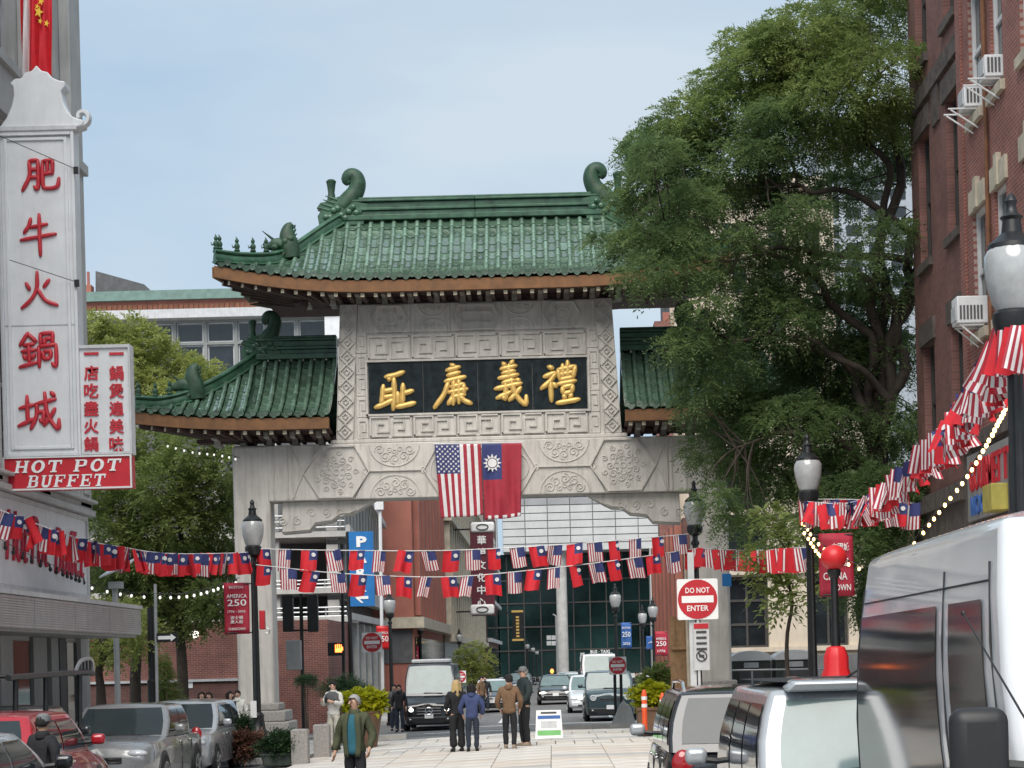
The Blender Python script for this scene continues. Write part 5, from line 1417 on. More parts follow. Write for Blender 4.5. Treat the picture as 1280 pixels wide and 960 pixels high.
# ================================================================ street furniture
def lamp_proto():
    o = thing('street_lamp', '', 'street lamp', (0, 0, 0))
    b = MB(); b.lathe([(.27, 0), (.27, .12), (.23, .16), (.22, .55), (.25, .6), (.19, .68), (.15, .95), (.17, 1.0), (.11, 1.08)], (0, 0, 0), 16); b.build('base', 'black_iron', o, smooth=35)
    b = MB()
    prof = [(.095, 1.08), (.09, 2.2), (.075, 4.55), (.11, 4.58), (.11, 4.64), (.07, 4.68), (.07, 4.8)]
    n = 16; vs = []
    for (r_, z) in prof:
        for j in range(n): vs.append((r_ * (1 if j % 2 else .86) * math.cos(j * 6.2832 / n), r_ * (1 if j % 2 else .86) * math.sin(j * 6.2832 / n), z))
    b.add(vs, [(i * n + j, i * n + (j + 1) % n, (i + 1) * n + (j + 1) % n, (i + 1) * n + j) for i in range(len(prof) - 1) for j in range(n)]); b.build('post', 'black_iron', o)
    b = MB(); b.lathe([(.07, 4.78), (.17, 4.84), (.2, 4.95), (.2, 5.02), (.16, 5.06)], (0, 0, 0), 16); b.build('holder', 'black_iron', o, smooth=35)
    b = MB(); b.lathe([(.16, 5.05), (.2, 5.12), (.25, 5.3), (.27, 5.46), (.265, 5.56), (.22, 5.64)], (0, 0, 0), 20); b.build('globe', 'globe', o, smooth=60)
    b = MB(); b.lathe([(.235, 5.63), (.23, 5.67), (.16, 5.73), (.10, 5.78), (.085, 5.9), (.11, 5.93), (.06, 5.97), (.045, 6.04), (.06, 6.08), (.03, 6.14), (.005, 6.16)], (0, 0, 0), 14); b.build('cap', 'black_iron', o, smooth=40)
    return o
lamp0 = lamp_proto()
LAMPS = [((316, 665), 47.0, 'black street lamp with an acorn globe holding the red banner left of the gate'),
 ((868, 640), 50.0, 'black street lamp behind the large no entry sign at the right gate pillar'),
 ((1010, 592), 38.0, 'black street lamp beside the red lantern post under the big tree'),
 ((1266, 345), 18.5, 'largest nearest street lamp at the right edge beside the red brick building'),
 ((769, 750), 80.0, 'street lamp beyond the gate standing right of the pale column'),
 ((487, 757), 78.0, 'street lamp beyond the gate beside the blue parking sign'),
 ((525, 782), 108.0, 'street lamp in front of the pilastered brick building'),
 ((574, 797), 122.0, 'street lamp beside the small yellow green street tree'),
 ((803, 772), 92.0, 'street lamp right of the blue banner beyond the gate'),
 ((816, 764), 84.0, 'street lamp nearest the red banner beyond the gate on the right'),
 ((659, 808), 175.0, 'leftmost of the three tiny far street lamps behind the tall man'),
 ((666, 812), 190.0, 'middle of the three tiny far street lamps behind the tall man'),
 ((671, 816), 205.0, 'rightmost of the three tiny far street lamps behind the tall man')]
lamp_at = []
for k, (px, Y, lb_) in enumerate(LAMPS):
    p = P(px[0], px[1], Y)
    o = lamp0 if k == 0 else copy_tree(lamp0)
    o.location = (p.x, Y, p.z - 5.38); o['label'] = lb_; o['group'] = 'acorn street lamps'
    zb = g(p.x, Y) + (.1 if Y < 58 else 0)
    o.location.z = zb
    sc_ = (p.z - zb) / 5.38; o.scale = (max(.8, min(1.15, sc_)),) * 2 + (sc_,)
    lamp_at.append(p)
def banner(name, label, x0, x1, y0, y1, Y, m, lines, lampx=None):
    t = thing(name, label, 'banner', P((x0 + x1) / 2, y1, Y))
    a, c = P(x0, y1, Y), P(x1, y0, Y)
    b = MB(); b.grid(lambda u, v: (a.x + (c.x - a.x) * u, Y + .03 * math.sin(5 * u + 3 * v), a.z + (c.z - a.z) * v), 8, 8); solidify(b.build('cloth', m, t, w=True, smooth=60), .012)
    b = MB()
    for (s_, fx, fy, fw, fh) in lines: put_text(b, s_, (a.x + (c.x - a.x) * fx, Y - .045, c.z + (a.z - c.z) * fy), AX, AY, wd=(c.x - a.x) * fw, ht=(c.z - a.z) * fh, depth=.008, bold=.01)
    if b.v: b.build('lettering', 'letter_white', t, w=True)
    if lampx is not None:
        for z in (a.z + .03, c.z - .03):
            b = MB(); b.tube([(min(a.x, lampx), Y + .02, z), (max(c.x, lampx), Y + .02, z)], .018, 6); b.build('arm', 'black_iron', t, w=True)
    return t
banner('banner', 'dark red banner reading america 250 on the lamp left of the gate', 281, 311, 728, 793, 47, 'banner_red',
       [('BOSTON', .5, .09, .55, .05), ('AMERICA', .52, .26, .8, .075), ('250', .52, .39, .75, .13), ('1776 - 2026', .5, .56, .7, .045), ('波士頓', .5, .68, .5, .07), ('唐人街', .5, .76, .5, .07), ('CHINATOWN', .5, .90, .65, .05)], lamp_at[0].x)
banner('banner', 'bright red banner with white characters behind the red lantern', 1025, 1066, 666, 746, 38, 'banner_red',
       [('中國城', .62, .22, .5, .13), ('歡迎', .6, .45, .55, .15), ('CHINA', .45, .68, .7, .12), ('TOWN', .62, .86, .55, .1)], lamp_at[2].x)
banner('banner', 'blue street banner reading 250 beyond the gate right of the pale column', 777, 789, 778, 811, 82, 'banner_blue', [('BOSTON', .5, .2, .8, .08), ('250', .5, .45, .8, .2), ('2026', .5, .8, .7, .1)], lamp_at[4].x)
banner('banner', 'red street banner beyond the gate next to the wooden boards', 819, 834, 789, 820, 84, 'banner_red', [('AMERICA', .5, .3, .8, .1), ('250', .5, .5, .8, .2), ('1776', .5, .8, .6, .1)], lamp_at[9].x)
banner('banner', 'red street banner beside the far van below the brick building', 509, 523, 806, 833, 106, 'banner_red', [('AMERICA', .5, .3, .8, .1), ('250', .5, .5, .8, .2), ('1776', .5, .8, .6, .1)], lamp_at[6].x)
banner('banner', 'red street banner behind the left no entry sign', 471, 487, 782, 812, 78.5, 'red_lantern', [('AMERICA', .5, .3, .8, .1), ('250', .5, .55, .8, .25)], lamp_at[5].x)
banner('banner', 'small blue street sign banner beside the far red banner on the right', 808, 818, 795, 812, 86, 'banner_blue', [('→', .5, .5, .5, .3)], lamp_at[8].x)

# the lantern post
YL_ = 33.0; c = P(1042, 697, YL_); k_ = YL_ / F
lt = thing('lantern_post', 'red ball lantern on a black post with a red pedestal', 'lamp', (P(1047, 830, YL_).x, YL_, .1))
b = MB(); b.ell(c, (16.5 * k_, 16.5 * k_, 16 * k_), 24, 16); ln_ = b.build('red_globe', 'red_lantern', lt, w=True, smooth=60)
b = MB(); b.lathe([(.07, -.01), (.11, .05), (.12, .12), (.09, .16)], (c.x, YL_, P(1042, 722, YL_).z), 12); b.build('holder', 'black_iron', lt, w=True, smooth=40)
b = MB(); zt = P(1043, 718, YL_).z; b.lathe([(.085, 2.1), (.07, 2.4), (.062, zt)], (c.x, YL_, 0), 12); b.build('post', 'black_iron', lt, w=True, smooth=50)
b = MB(); b.lathe([(.30, .1), (.28, 1.6), (.22, 1.75), (.22, 1.95), (.16, 2.12), (.085, 2.14)], (c.x, YL_, 0), 8); b.build('pedestal', 'red_lantern', lt, w=True, bevel=.02)

def sign_post(x, y, Y, r=.03, m='pole_grey'):
    p = P(x, y, Y); return (p.x, Y, p.z)
def no_entry(label, cx, cy, wpx, Y, post=True, postm='pole_grey', two=False):
    p = P(cx, cy, Y); k_ = Y / F; h = wpx * k_ / 2
    zb = g(p.x, Y) + .1
    t = thing('no_entry_sign', label, 'road sign', (p.x, Y, zb), group='no entry signs')
    poly = []
    for (sx, sz) in ((1, 1), (-1, 1), (-1, -1), (1, -1)):
        a0 = math.atan2(sz, sx)
        poly += [(sx * h * .92 + h * .08 * math.cos(a0 + d), sz * h * .92 + h * .08 * math.sin(a0 + d)) for d in (-.6, 0, .6)]
    b = MB(); b.prism(poly, (p.x, Y, p.z), AX, AY, (0, .012, 0)); pl = b.build('plate', 'letter_white', t, w=True)
    b = MB(); b.lathe([(.0, 0), (h * .97, 0), (h * .97, .006)], (p.x, Y - .003, p.z), 32, rot=Matrix.Rotation(R(90), 3, 'X')); b.build('red_disc', 'traffic_red', pl, w=True)
    b = MB(); b.box((p.x, Y - .014, p.z), (h * 1.56, .006, h * .34)); b.build('white_bar', 'letter_white', pl, w=True)
    b = MB(); put_text(b, 'DO NOT', (p.x, Y - .010, p.z + h * .44), AX, AY, wd=h * 1.18, ht=h * .27, depth=.006, bold=.015); b.build('lettering', 'letter_white', pl, w=True); b = MB(); put_text(b, 'ENTER', (p.x, Y - .010, p.z - h * .44), AX, AY, wd=h * 1.05, ht=h * .27, depth=.006, bold=.015); b.build('lettering', 'letter_white', pl, w=True)
    for dx in ((-.1, .1) if two else (0,)):
        b = MB(); b.tube([(p.x + dx, Y + .05, zb), (p.x + dx, Y + .05, p.z + h * .95)], .035 if not two else .05, 8); b.build('post', postm, t, w=True)
    return t, p, zb
t, p, zb = no_entry('large red and white no entry sign on a post at the right gate pillar', 872, 749, 51, 44, postm='sign_frame')
b = MB(); a, c = P(868, 838, 44), P(886, 778, 44); b.bb((a.x, 44, a.z), (c.x, 44.02, c.z)); pl = b.build('small_plate', 'sign_frame', t, w=True)
b = MB(); b.bb((a.x + .01, 43.99, c.z - .14), (c.x - .01, 43.998, c.z - .02)); b.build('red_header', 'traffic_red', pl, w=True)
b = MB()
for k in range(4): b.bb((a.x + .06, 43.985, c.z - .24 - k * .13), (c.x - .06, 43.996, c.z - .19 - k * .13))
b.build('lettering', 'dark_frame', pl, w=True)
b = MB(); cc = P(877, 820, 44); ri = .115
b.tube([(cc.x + ri * math.cos(q * .35), 43.985, cc.z + ri * math.sin(q * .35)) for q in range(19)], .014, 5); b.tube([(cc.x - .08, 43.985, cc.z + .08), (cc.x + .08, 43.985, cc.z - .08)], .014, 5); b.box((cc.x, 43.99, cc.z), (.12, .008, .06)); b.build('no_truck_symbol', 'dark_frame', pl, w=True)
b = MB(); b.bb((p.x - .2, 44.08, zb), (p.x - .06, 44.2, P(872, 690, 44).z)); b.build('white_post', 'sign_frame', t, w=True)
no_entry('no entry sign on the left corner beside the yellow planter', 465, 803, 25, 64)
t, p, zb = no_entry('no entry sign on two dark posts in front of the dark green four wheel drive', 772, 832, 22, 62.6, postm='black_iron', two=True)
b = MB(); b.prism([(-.35, 0), (.45, 0), (.3, .55), (.05, .8), (-.1, .6)], (p.x + .1, 62.5, zb), AX, AY, (0, .3, 0)); b.build('footing', 'pole_grey', t, w=True, bevel=.04)
no_entry('small far no entry sign right of the black van', 575, 846, 15, 96)
# parking sign
Yp = 80.0
pk = thing('parking_sign', 'tall blue vertical sign reading park with an arrow', 'sign', P(452, 760, Yp))
k_ = Yp / F; p0, p1 = P(438, 758, Yp), P(466, 664, Yp)
b = MB(); b.bb((p0.x, Yp, p0.z), (p1.x, Yp + .25, p1.z)); pp = b.build('panel', 'park_blue', pk, w=True)
for ch, y in (('P', 677), ('A', 697), ('R', 716), ('K', 733)):
    b = MB(); q = P(452, y, Yp); put_text(b, ch, (q.x, Yp - .002, q.z), AX, AY, wd=13 * k_, ht=13.5 * k_, depth=.02, bold=.045); b.build('letter', 'letter_white', pp, w=True)
q = P(452, 747, Yp); b = MB(); b.prism([(-.26, 0), (-.02, .22), (.08, .22), (-.08, .06), (.28, .06), (.28, -.06), (-.08, -.06), (.08, -.22), (-.02, -.22)], (q.x, Yp - .002, q.z), AX, AY, (0, -.02, 0)); b.build('arrow', 'letter_white', pp, w=True)
b = MB(); b.bb((-9.3, Yp + .1, p1.z - .5), (p0.x, Yp + .2, p1.z - .3)); b.bb((-9.3, Yp + .1, p0.z + .3), (p0.x, Yp + .2, p0.z + .5)); b.tube([(p0.x - .05, Yp + .15, -.5), (p0.x - .05, Yp + .15, p1.z)], .09, 8); b.build('support', 'black_iron', pk, w=True)
wp = thing('white_pole', 'slender white pole with a square head between garage and brick building', 'pole', P(478, 850, 79))
b = MB(); b.tube([P(478, 850, 79) - Vector((0, 0, .8)), P(475, 634, 79)], .07, 8); b.build('post', 'white_paint', wp, w=True)
b = MB(); b.box(P(474, 632, 79), (.35, .35, .35)); b.build('head', 'white_paint', wp, w=True)
# traffic signals
Yt_ = 62.0
tsg = thing('traffic_signal', 'black traffic signal heads seen from behind beside the left pillar', 'traffic light', (P(375, 850, Yt_).x, Yt_, g(-8, Yt_)))
b = MB(); b.tube([(P(378, 850, Yt_).x, Yt_, -.6), P(376, 742, Yt_)], .06, 8); b.build('post', 'black_iron', tsg, w=True)
for x in (360, 391):
    b = MB(); a, c = P(x - 6, 790, Yt_), P(x + 6, 743, Yt_); b.bb((a.x, Yt_ - .1, a.z), (c.x, Yt_ + .18, c.z)); hd = b.build('signal_head', 'black_iron', tsg, w=True, bevel=.03)
    for k in range(3):
        b = MB(); b.tube([(P(x, 751 + k * 15, Yt_).x, Yt_ + .18, P(x, 751 + k * 15, Yt_).z), (P(x, 751 + k * 15, Yt_).x, Yt_ + .42, P(x, 751 + k * 15, Yt_).z)], .13, 10, cap=False); b.build('visor', 'black_iron', hd, w=True)
b = MB()
for y in (746, 788): b.tube([P(356, y, Yt_), P(394, y, Yt_)], .035, 6)
b.build('crossbar', 'black_iron', tsg, w=True)
b = MB(); a, c = P(358, 838, Yt_ - 1), P(375, 800, Yt_ - 1); b.bb((a.x, Yt_ - 1, a.z), (c.x, Yt_ - .6, c.z)); b.build('control_box', 'pole_grey', tsg, w=True, bevel=.03)
ps = thing('pedestrian_signal', 'pedestrian signal showing an orange hand on a black pole', 'traffic light', (P(428, 850, 63).x, 63, g(-7, 63)))
b = MB(); b.tube([(P(429, 850, 63).x, 63, -.6), P(427, 680, 63)], .055, 8); b.build('post', 'black_iron', ps, w=True)
b = MB(); a, c = P(411, 820, 63), P(432, 803, 63); b.bb((a.x, 62.7, a.z), (c.x, 62.95, c.z)); hd = b.build('signal_head', 'black_iron', ps, w=True, bevel=.02)
b = MB(); q = P(423, 811, 62.69)
for k in range(4): b.box((q.x - .09 + k * .06, 62.69, q.z + .08), (.035, .012, .16 - abs(k - 1.5) * .03))
b.box((q.x, 62.69, q.z - .05), (.22, .012, .13)); b.box((q.x + .13, 62.69, q.z), (.035, .012, .12)); b.build('hand', 'signal_orange', hd, w=True)
sg = thing('traffic_signal', 'far traffic signal cluster on a grey pole beside the pale column', 'traffic light', (P(697, 850, 180).x, 180, -.4))
b = MB(); b.tube([(P(697, 850, 180).x, 180, -.4), P(695, 770, 180)], .1, 8); b.tube([P(695, 770, 180), P(691, 768, 180)], .07, 6); b.build('post', 'pole_grey', sg, w=True)
for (x, y) in ((686, 797), (692, 797), (686, 804), (692, 804)):
    b = MB(); q = P(x, y, 179.5); b.box(q, (.4, .3, .4)); b.build('signal_head', 'sign_frame', sg, w=True)
b = MB(); b.ell(P(690, 839, 178), (.17, .12, .22), 8, 6); b.build('red_light', 'signal_orange', sg, w=True)
dg = thing('highway_gantry', 'pale sign gantry with small letters above the white truck', 'sign', P(745, 850, 200))
b = MB(); a, c = P(725, 827, 200), P(765, 820, 200); b.bb((a.x, 200, a.z), (c.x, 200.3, c.z)); gp = b.build('panel', 'sign_frame', dg, w=True)
for x in (728, 763):
    b = MB(); b.tube([(P(x, 830, 200.1).x, 200.4, -.4), P(x, 816, 200.4)], .25, 6); b.build('post', 'sign_frame', dg, w=True)
b = MB(); put_text(b, 'BUS · TAXI', P(750, 814.5, 200), AX, AY, wd=2.0, ht=.35, depth=.1, bold=.02); b.build('lettering', 'letter_white', dg, w=True)
# sandwich board
Ya = 49.0; k_ = Ya / F
p0, p1 = P(669, 921, Ya), P(704, 921, Ya); zb = g(p0.x, Ya) + .02; H_ = .72; W_ = p1.x - p0.x
sw = thing('sandwich_board', 'white sandwich board with blue and green bands on the paving', 'sign', ((p0.x + p1.x) / 2, Ya, zb))
for (s_, nm) in ((0, 'front_panel'), (1, 'back_panel')):
    b = MB(); y0, y1 = (Ya, Ya + .2) if s_ == 0 else (Ya + .46, Ya + .26)
    b.slab((p0.x, y0, zb), (p1.x, y0, zb), (p1.x - .04, y1, zb + H_), (p0.x + .04, y1, zb + H_), .025); fp = b.build(nm, 'letter_white', sw, w=True, bevel=.008)
    if s_ == 0:
        ff = lambda u, v, d: Vector((p0.x + .02 + (W_ - .04) * u, Ya + .2 * v - d, zb + H_ * v))
        for (u0, u1, v0, v1, m_) in ((.08, .94, .70, .82, 'banner_blue'), (.06, .95, .12, .30, 'leaf_sign'), (.2, .8, .38, .62, 'sign_frame'), (.2, .8, .88, .95, 'dark_frame')):
            if m_ == 'leaf_sign' and m_ not in _mats: mat('leaf_sign', (.18, .50, .16), .6)
            b = MB(); b.quad(ff(u0, v0, .004), ff(u1, v0, .004), ff(u1, v1, .004), ff(u0, v1, .004)); b.build('print', m_, fp, w=True)
b = MB()
for s_ in (0, 1): 
    x = p0.x + .01 if s_ == 0 else p1.x - .01
    b.add([(x, Ya + .01, zb), (x, Ya + .45, zb), (x, Ya + .24, zb + H_)], [(0, 1, 2)])
b.build('side_web', 'pole_grey', sw, w=True)
# orange marker posts
for (x, yt, Y, lb_) in ((805, 862, 48.5, 'tall orange marker post with white bands beside the parked cars'), (828, 866, 46, 'second orange marker post behind the wooden boards')):
    q = P(x, yt, Y); zb = g(q.x, Y) + .02; h = q.z - zb
    t = thing('marker_post', lb_, 'bollard', (q.x, Y, zb), group='orange marker posts')
    b = MB(); b.lathe([(.07, .05), (.07, h * .9), (.055, h * .95), (.03, h)], (0, 0, 0), 12); b.build('tube', 'orange', t, smooth=40)
    for f_ in (.62, .78):
        b = MB(); b.lathe([(.074, h * f_), (.074, h * f_ + .09)], (0, 0, 0), 12); b.build('reflective_band', 'letter_white', t, smooth=40)
    b = MB(); b.lathe([(.2, 0), (.2, .03), (.12, .06)], (0, 0, 0), 10); b.build('base', 'black_iron', t)
# granite bollards
for k, (x0, x1, yt, Y, lb_) in enumerate(((363, 384, 912, 43.5, 'square granite bollard nearest the clipped shrub planter'), (391, 411, 906, 46.5, 'middle square granite bollard left of the woman in the olive jacket'), (405, 420, 904, 49.0, 'square granite bollard partly hidden behind the middle one'), (828, 842, 892, 46.5, 'square granite bollard beside the orange marker post on the right'))):
    a, c = P(x0, yt, Y), P(x1, yt, Y); zb = g(a.x, Y); w_ = c.x - a.x
    t = thing('granite_bollard', lb_, 'bollard', ((a.x + c.x) / 2, Y, zb), group='square granite bollards')
    h = a.z - zb
    b = MB(); b.bb((-w_ / 2, 0, -.05), (w_ / 2, w_, h - .012)); b.build('shaft', 'granite', t, bevel=.015)
    b = MB(); b.bb((-w_ / 2 + .025, .025, h - .012), (w_ / 2 - .025, w_ - .025, h)); b.build('top', 'kerb', t)
# wooden hoarding at the right pillar
wh = thing('wooden_hoarding', 'unpainted wooden boards with a thin post before the right gate pillar', 'hoarding', (P(850, 860, 52).x, 52, .1))
for k in range(4):
    a, c = P(839 + k * 5.5, 860, 52), P(844 + k * 5.5, 770 + (k % 2) * 2, 52); b = MB(); b.bb((a.x, 52 + .02 * (k % 2), .1), (c.x, 52.05 + .02 * (k % 2), c.z)); b.build('plank', 'wood', wh, w=True)
b = MB(); a = P(840, 812, 51.9); c = P(861, 808, 51.9); b.bb((a.x, 51.9, a.z), (c.x, 51.98, c.z)); b.build('rail', 'wood', wh, w=True)
b = MB(); b.tube([(P(860, 800, 51.8).x, 51.8, .1), P(857, 690, 51.8)], .05, 8); b.build('thin_post', 'sand_stone', wh, w=True)
# portable toilets
for k, (x0, x1, lb_) in enumerate(((913, 965, 'left of two dark portable toilets with white curved roofs'), (968, 1021, 'right of two dark portable toilets with white curved roofs'))):
    Y = 58.0; a, c = P(x0, 836, Y), P(x1, 826, Y); zb = g(a.x, Y) + .12; xm = (a.x + c.x) / 2; w_ = (c.x - a.x) / 2
    t = thing('portable_toilet', lb_, 'toilet', (xm, Y, zb), group='portable toilets'); H_ = P(940, 826, Y).z - zb
    b = MB(); b.bb((-w_ * .95, 0, 0), (w_ * .95, 1.15, H_)); bd = b.build('cabin', 'planter_green', t, bevel=.04)
    b = MB(); b.prism([(-w_, H_), (w_, H_)] + [(w_ * math.cos(q * math.pi / 10), H_ + .05 + .26 * math.sin(q * math.pi / 10)) for q in range(11)], (0, -.05, 0), AX, AY, (0, 1.25, 0)); b.build('roof', 'letter_white', t, bevel=.02)
    b = MB(); b.bb((-w_ * .6, -.03, .1), (w_ * .6, -.003, H_ - .25)); dr = b.build('door', 'facade_dark', bd, bevel=.02)
    b = MB(); b.bb((-w_ * .35, -.05, H_ - .21), (w_ * .35, -.004, H_ - .05)); b.build('vent', 'sign_frame', bd)
    b = MB(); b.bb((w_ * .4, -.06, 1.0), (w_ * .5, -.032, 1.15)); b.build('handle', 'steel', dr)
fr = thing('railing', 'steel pipe railing in front of the portable toilets', 'railing', P(965, 850, 56))
b = MB(); b.tube([P(905, 838, 56), P(1030, 836, 56)], .03, 6)
b.build('rail', 'steel', fr, w=True)
for x in (912, 940, 985, 1022):
    b = MB(); q = P(x, 838, 56); b.tube([(q.x, 56, g(q.x, 56) + .1), q], .03, 6); b.build('post', 'steel', fr, w=True)
bsg = thing('wall_sign', 'small blue sign on the right gate pillar', 'sign', P(910, 725, 55))
b = MB(); a, c = P(903, 733, 55.2), P(914, 717, 55.2); b.bb((a.x, 55.2, a.z), (c.x, 55.24, c.z)); b.build('plate', 'park_blue', bsg, w=True)
# solar pole, lamp base with one way sign
so = thing('solar_sensor_pole', 'grey pole with a tilted solar panel in front of the left trees', 'pole', (P(146, 860, 50).x, 50, g(-11, 50)))
b = MB(); b.tube([(P(147, 860, 50).x, 50, g(-11, 50)), (P(147, 860, 50).x, 50, P(145, 728, 50).z)], .075, 10); b.build('post', 'pole_grey', so, w=True, smooth=50)
b = MB(); a = P(128, 722, 50); c = P(163, 705, 50); b.slab((a.x, 49.6, a.z), (c.x, 49.6, c.z - .05), (c.x, 50.5, c.z + .18), (a.x + .1, 50.5, a.z + .25), .04); b.build('solar_panel', 'sign_frame', so, w=True)
b = MB(); a, c = P(137, 736, 50), P(153, 727, 50); b.bb((a.x, 49.85, a.z), (c.x, 50.15, c.z)); b.build('box', 'pole_grey', so, w=True)
ow = thing('one_way_post', 'stout black post with a black and white one way arrow sign', 'road sign', (P(190, 870, 56).x, 56, g(-11, 56)))
qx = P(190, 840, 56).x; z0 = g(-11, 56)
b = MB(); b.lathe([(.26, 0), (.26, .2), (.2, .3), (.19, .8), (.22, .85), (.15, 1.0), (.14, 2.0), (.16, 2.05), (.11, 2.1), (.10, 4.2)], (qx, 56, z0), 12); b.build('post', 'black_iron', ow, w=True, smooth=35)
b = MB(); b.tube([(P(196, 870, 55.6).x, 55.6, z0), P(194, 730, 55.6)], .045, 8); b.build('thin_pole', 'pole_grey', ow, w=True)
a, c = P(196, 803, 55.5), P(222, 791, 55.5); b = MB(); b.bb((a.x, 55.5, a.z), (c.x, 55.52, c.z)); op = b.build('plate', 'black_iron', ow, w=True)
b = MB(); zc_m = (a.z + c.z) / 2; b.prism([(a.x + .04, zc_m - .05), (c.x - .2, zc_m - .05), (c.x - .2, zc_m - .11), (c.x - .05, zc_m), (c.x - .2, zc_m + .11), (c.x - .2, zc_m + .05), (a.x + .04, zc_m + .05)], (0, 55.498, 0), AX, AY, (0, -.01, 0)); b.build('arrow', 'letter_white', op, w=True)
# small sign on left lamp post
lp = thing('post_notice', 'white notice strapped to the left lamp post', 'sign', P(318, 888, 46.8))
b = MB(); a, c = P(314, 897, 45.8), P(321, 876, 45.8); b.bb((a.x, 45.72, a.z), (c.x, 45.75, c.z)); b.build('plate', 'letter_white', lp, w=True)
ra = thing('alarm_box', 'small red call box on the left lamp post', 'box', P(328, 780, 46.9))
b = MB(); a, c = P(325, 787, 45.9), P(331, 763, 45.9); b.bb((a.x, 45.8, a.z), (c.x, 46, c.z)); b.build('case', 'traffic_red', ra, w=True, bevel=.02)
b = MB(); q = P(333, 785, 45.9); b.tube([q, q + Vector((.08, 0, -.04)), q + Vector((.06, 0, -.14)), q + Vector((-.02, 0, -.12))], .02, 6); b.build('hook', 'steel', ra, w=True)
# ================================================================ vehicles
for nm, c_, r_ in (('paint_silver', (.43, .45, .47), .28), ('paint_white', (.66, .67, .69), .25), ('paint_black', (.012, .012, .014), .2), ('paint_red', (.36, .012, .022), .22), ('paint_grey', (.27, .275, .28), .28), ('paint_green', (.045, .075, .085), .3), ('paint_dark', (.03, .032, .036), .22)):
    mat(nm, c_, r_, metal=.25 if nm not in ('paint_white', 'paint_red') else 0, var=.03, coat=.8, rvar=.04)
mat('car_glass', (.028, .038, .042), .05, var=.1, spec=.45, ior=1.5, rvar=.01)
mat('van_glass', (.022, .026, .030), .07, var=.2, spec=.35, ior=1.42, rvar=.02)
mat('car_glass_sky_tint', (.16, .22, .22), .08, var=.1, spec=.6, ior=1.5, rvar=.01)  # pale base colour stands in for the sky reflected in the glass
mat('tyre', (.018, .018, .018), .85, var=.2)
mat('alloy', (.42, .43, .44), .3, metal=.8, var=.1)
mat('head_lamp', (.62, .65, .68), .12, var=.1, coat=.8)
mat('head_lamp_lit', (.9, .9, .85), .2, emit=(1, .97, .88, 1.6))
mat('tail_lamp', (.35, .01, .015), .15, coat=.8)
mat('trim_black', (.02, .02, .021), .5, var=.15)
mat('chrome', (.7, .7, .7), .12, metal=1.0, var=.03)
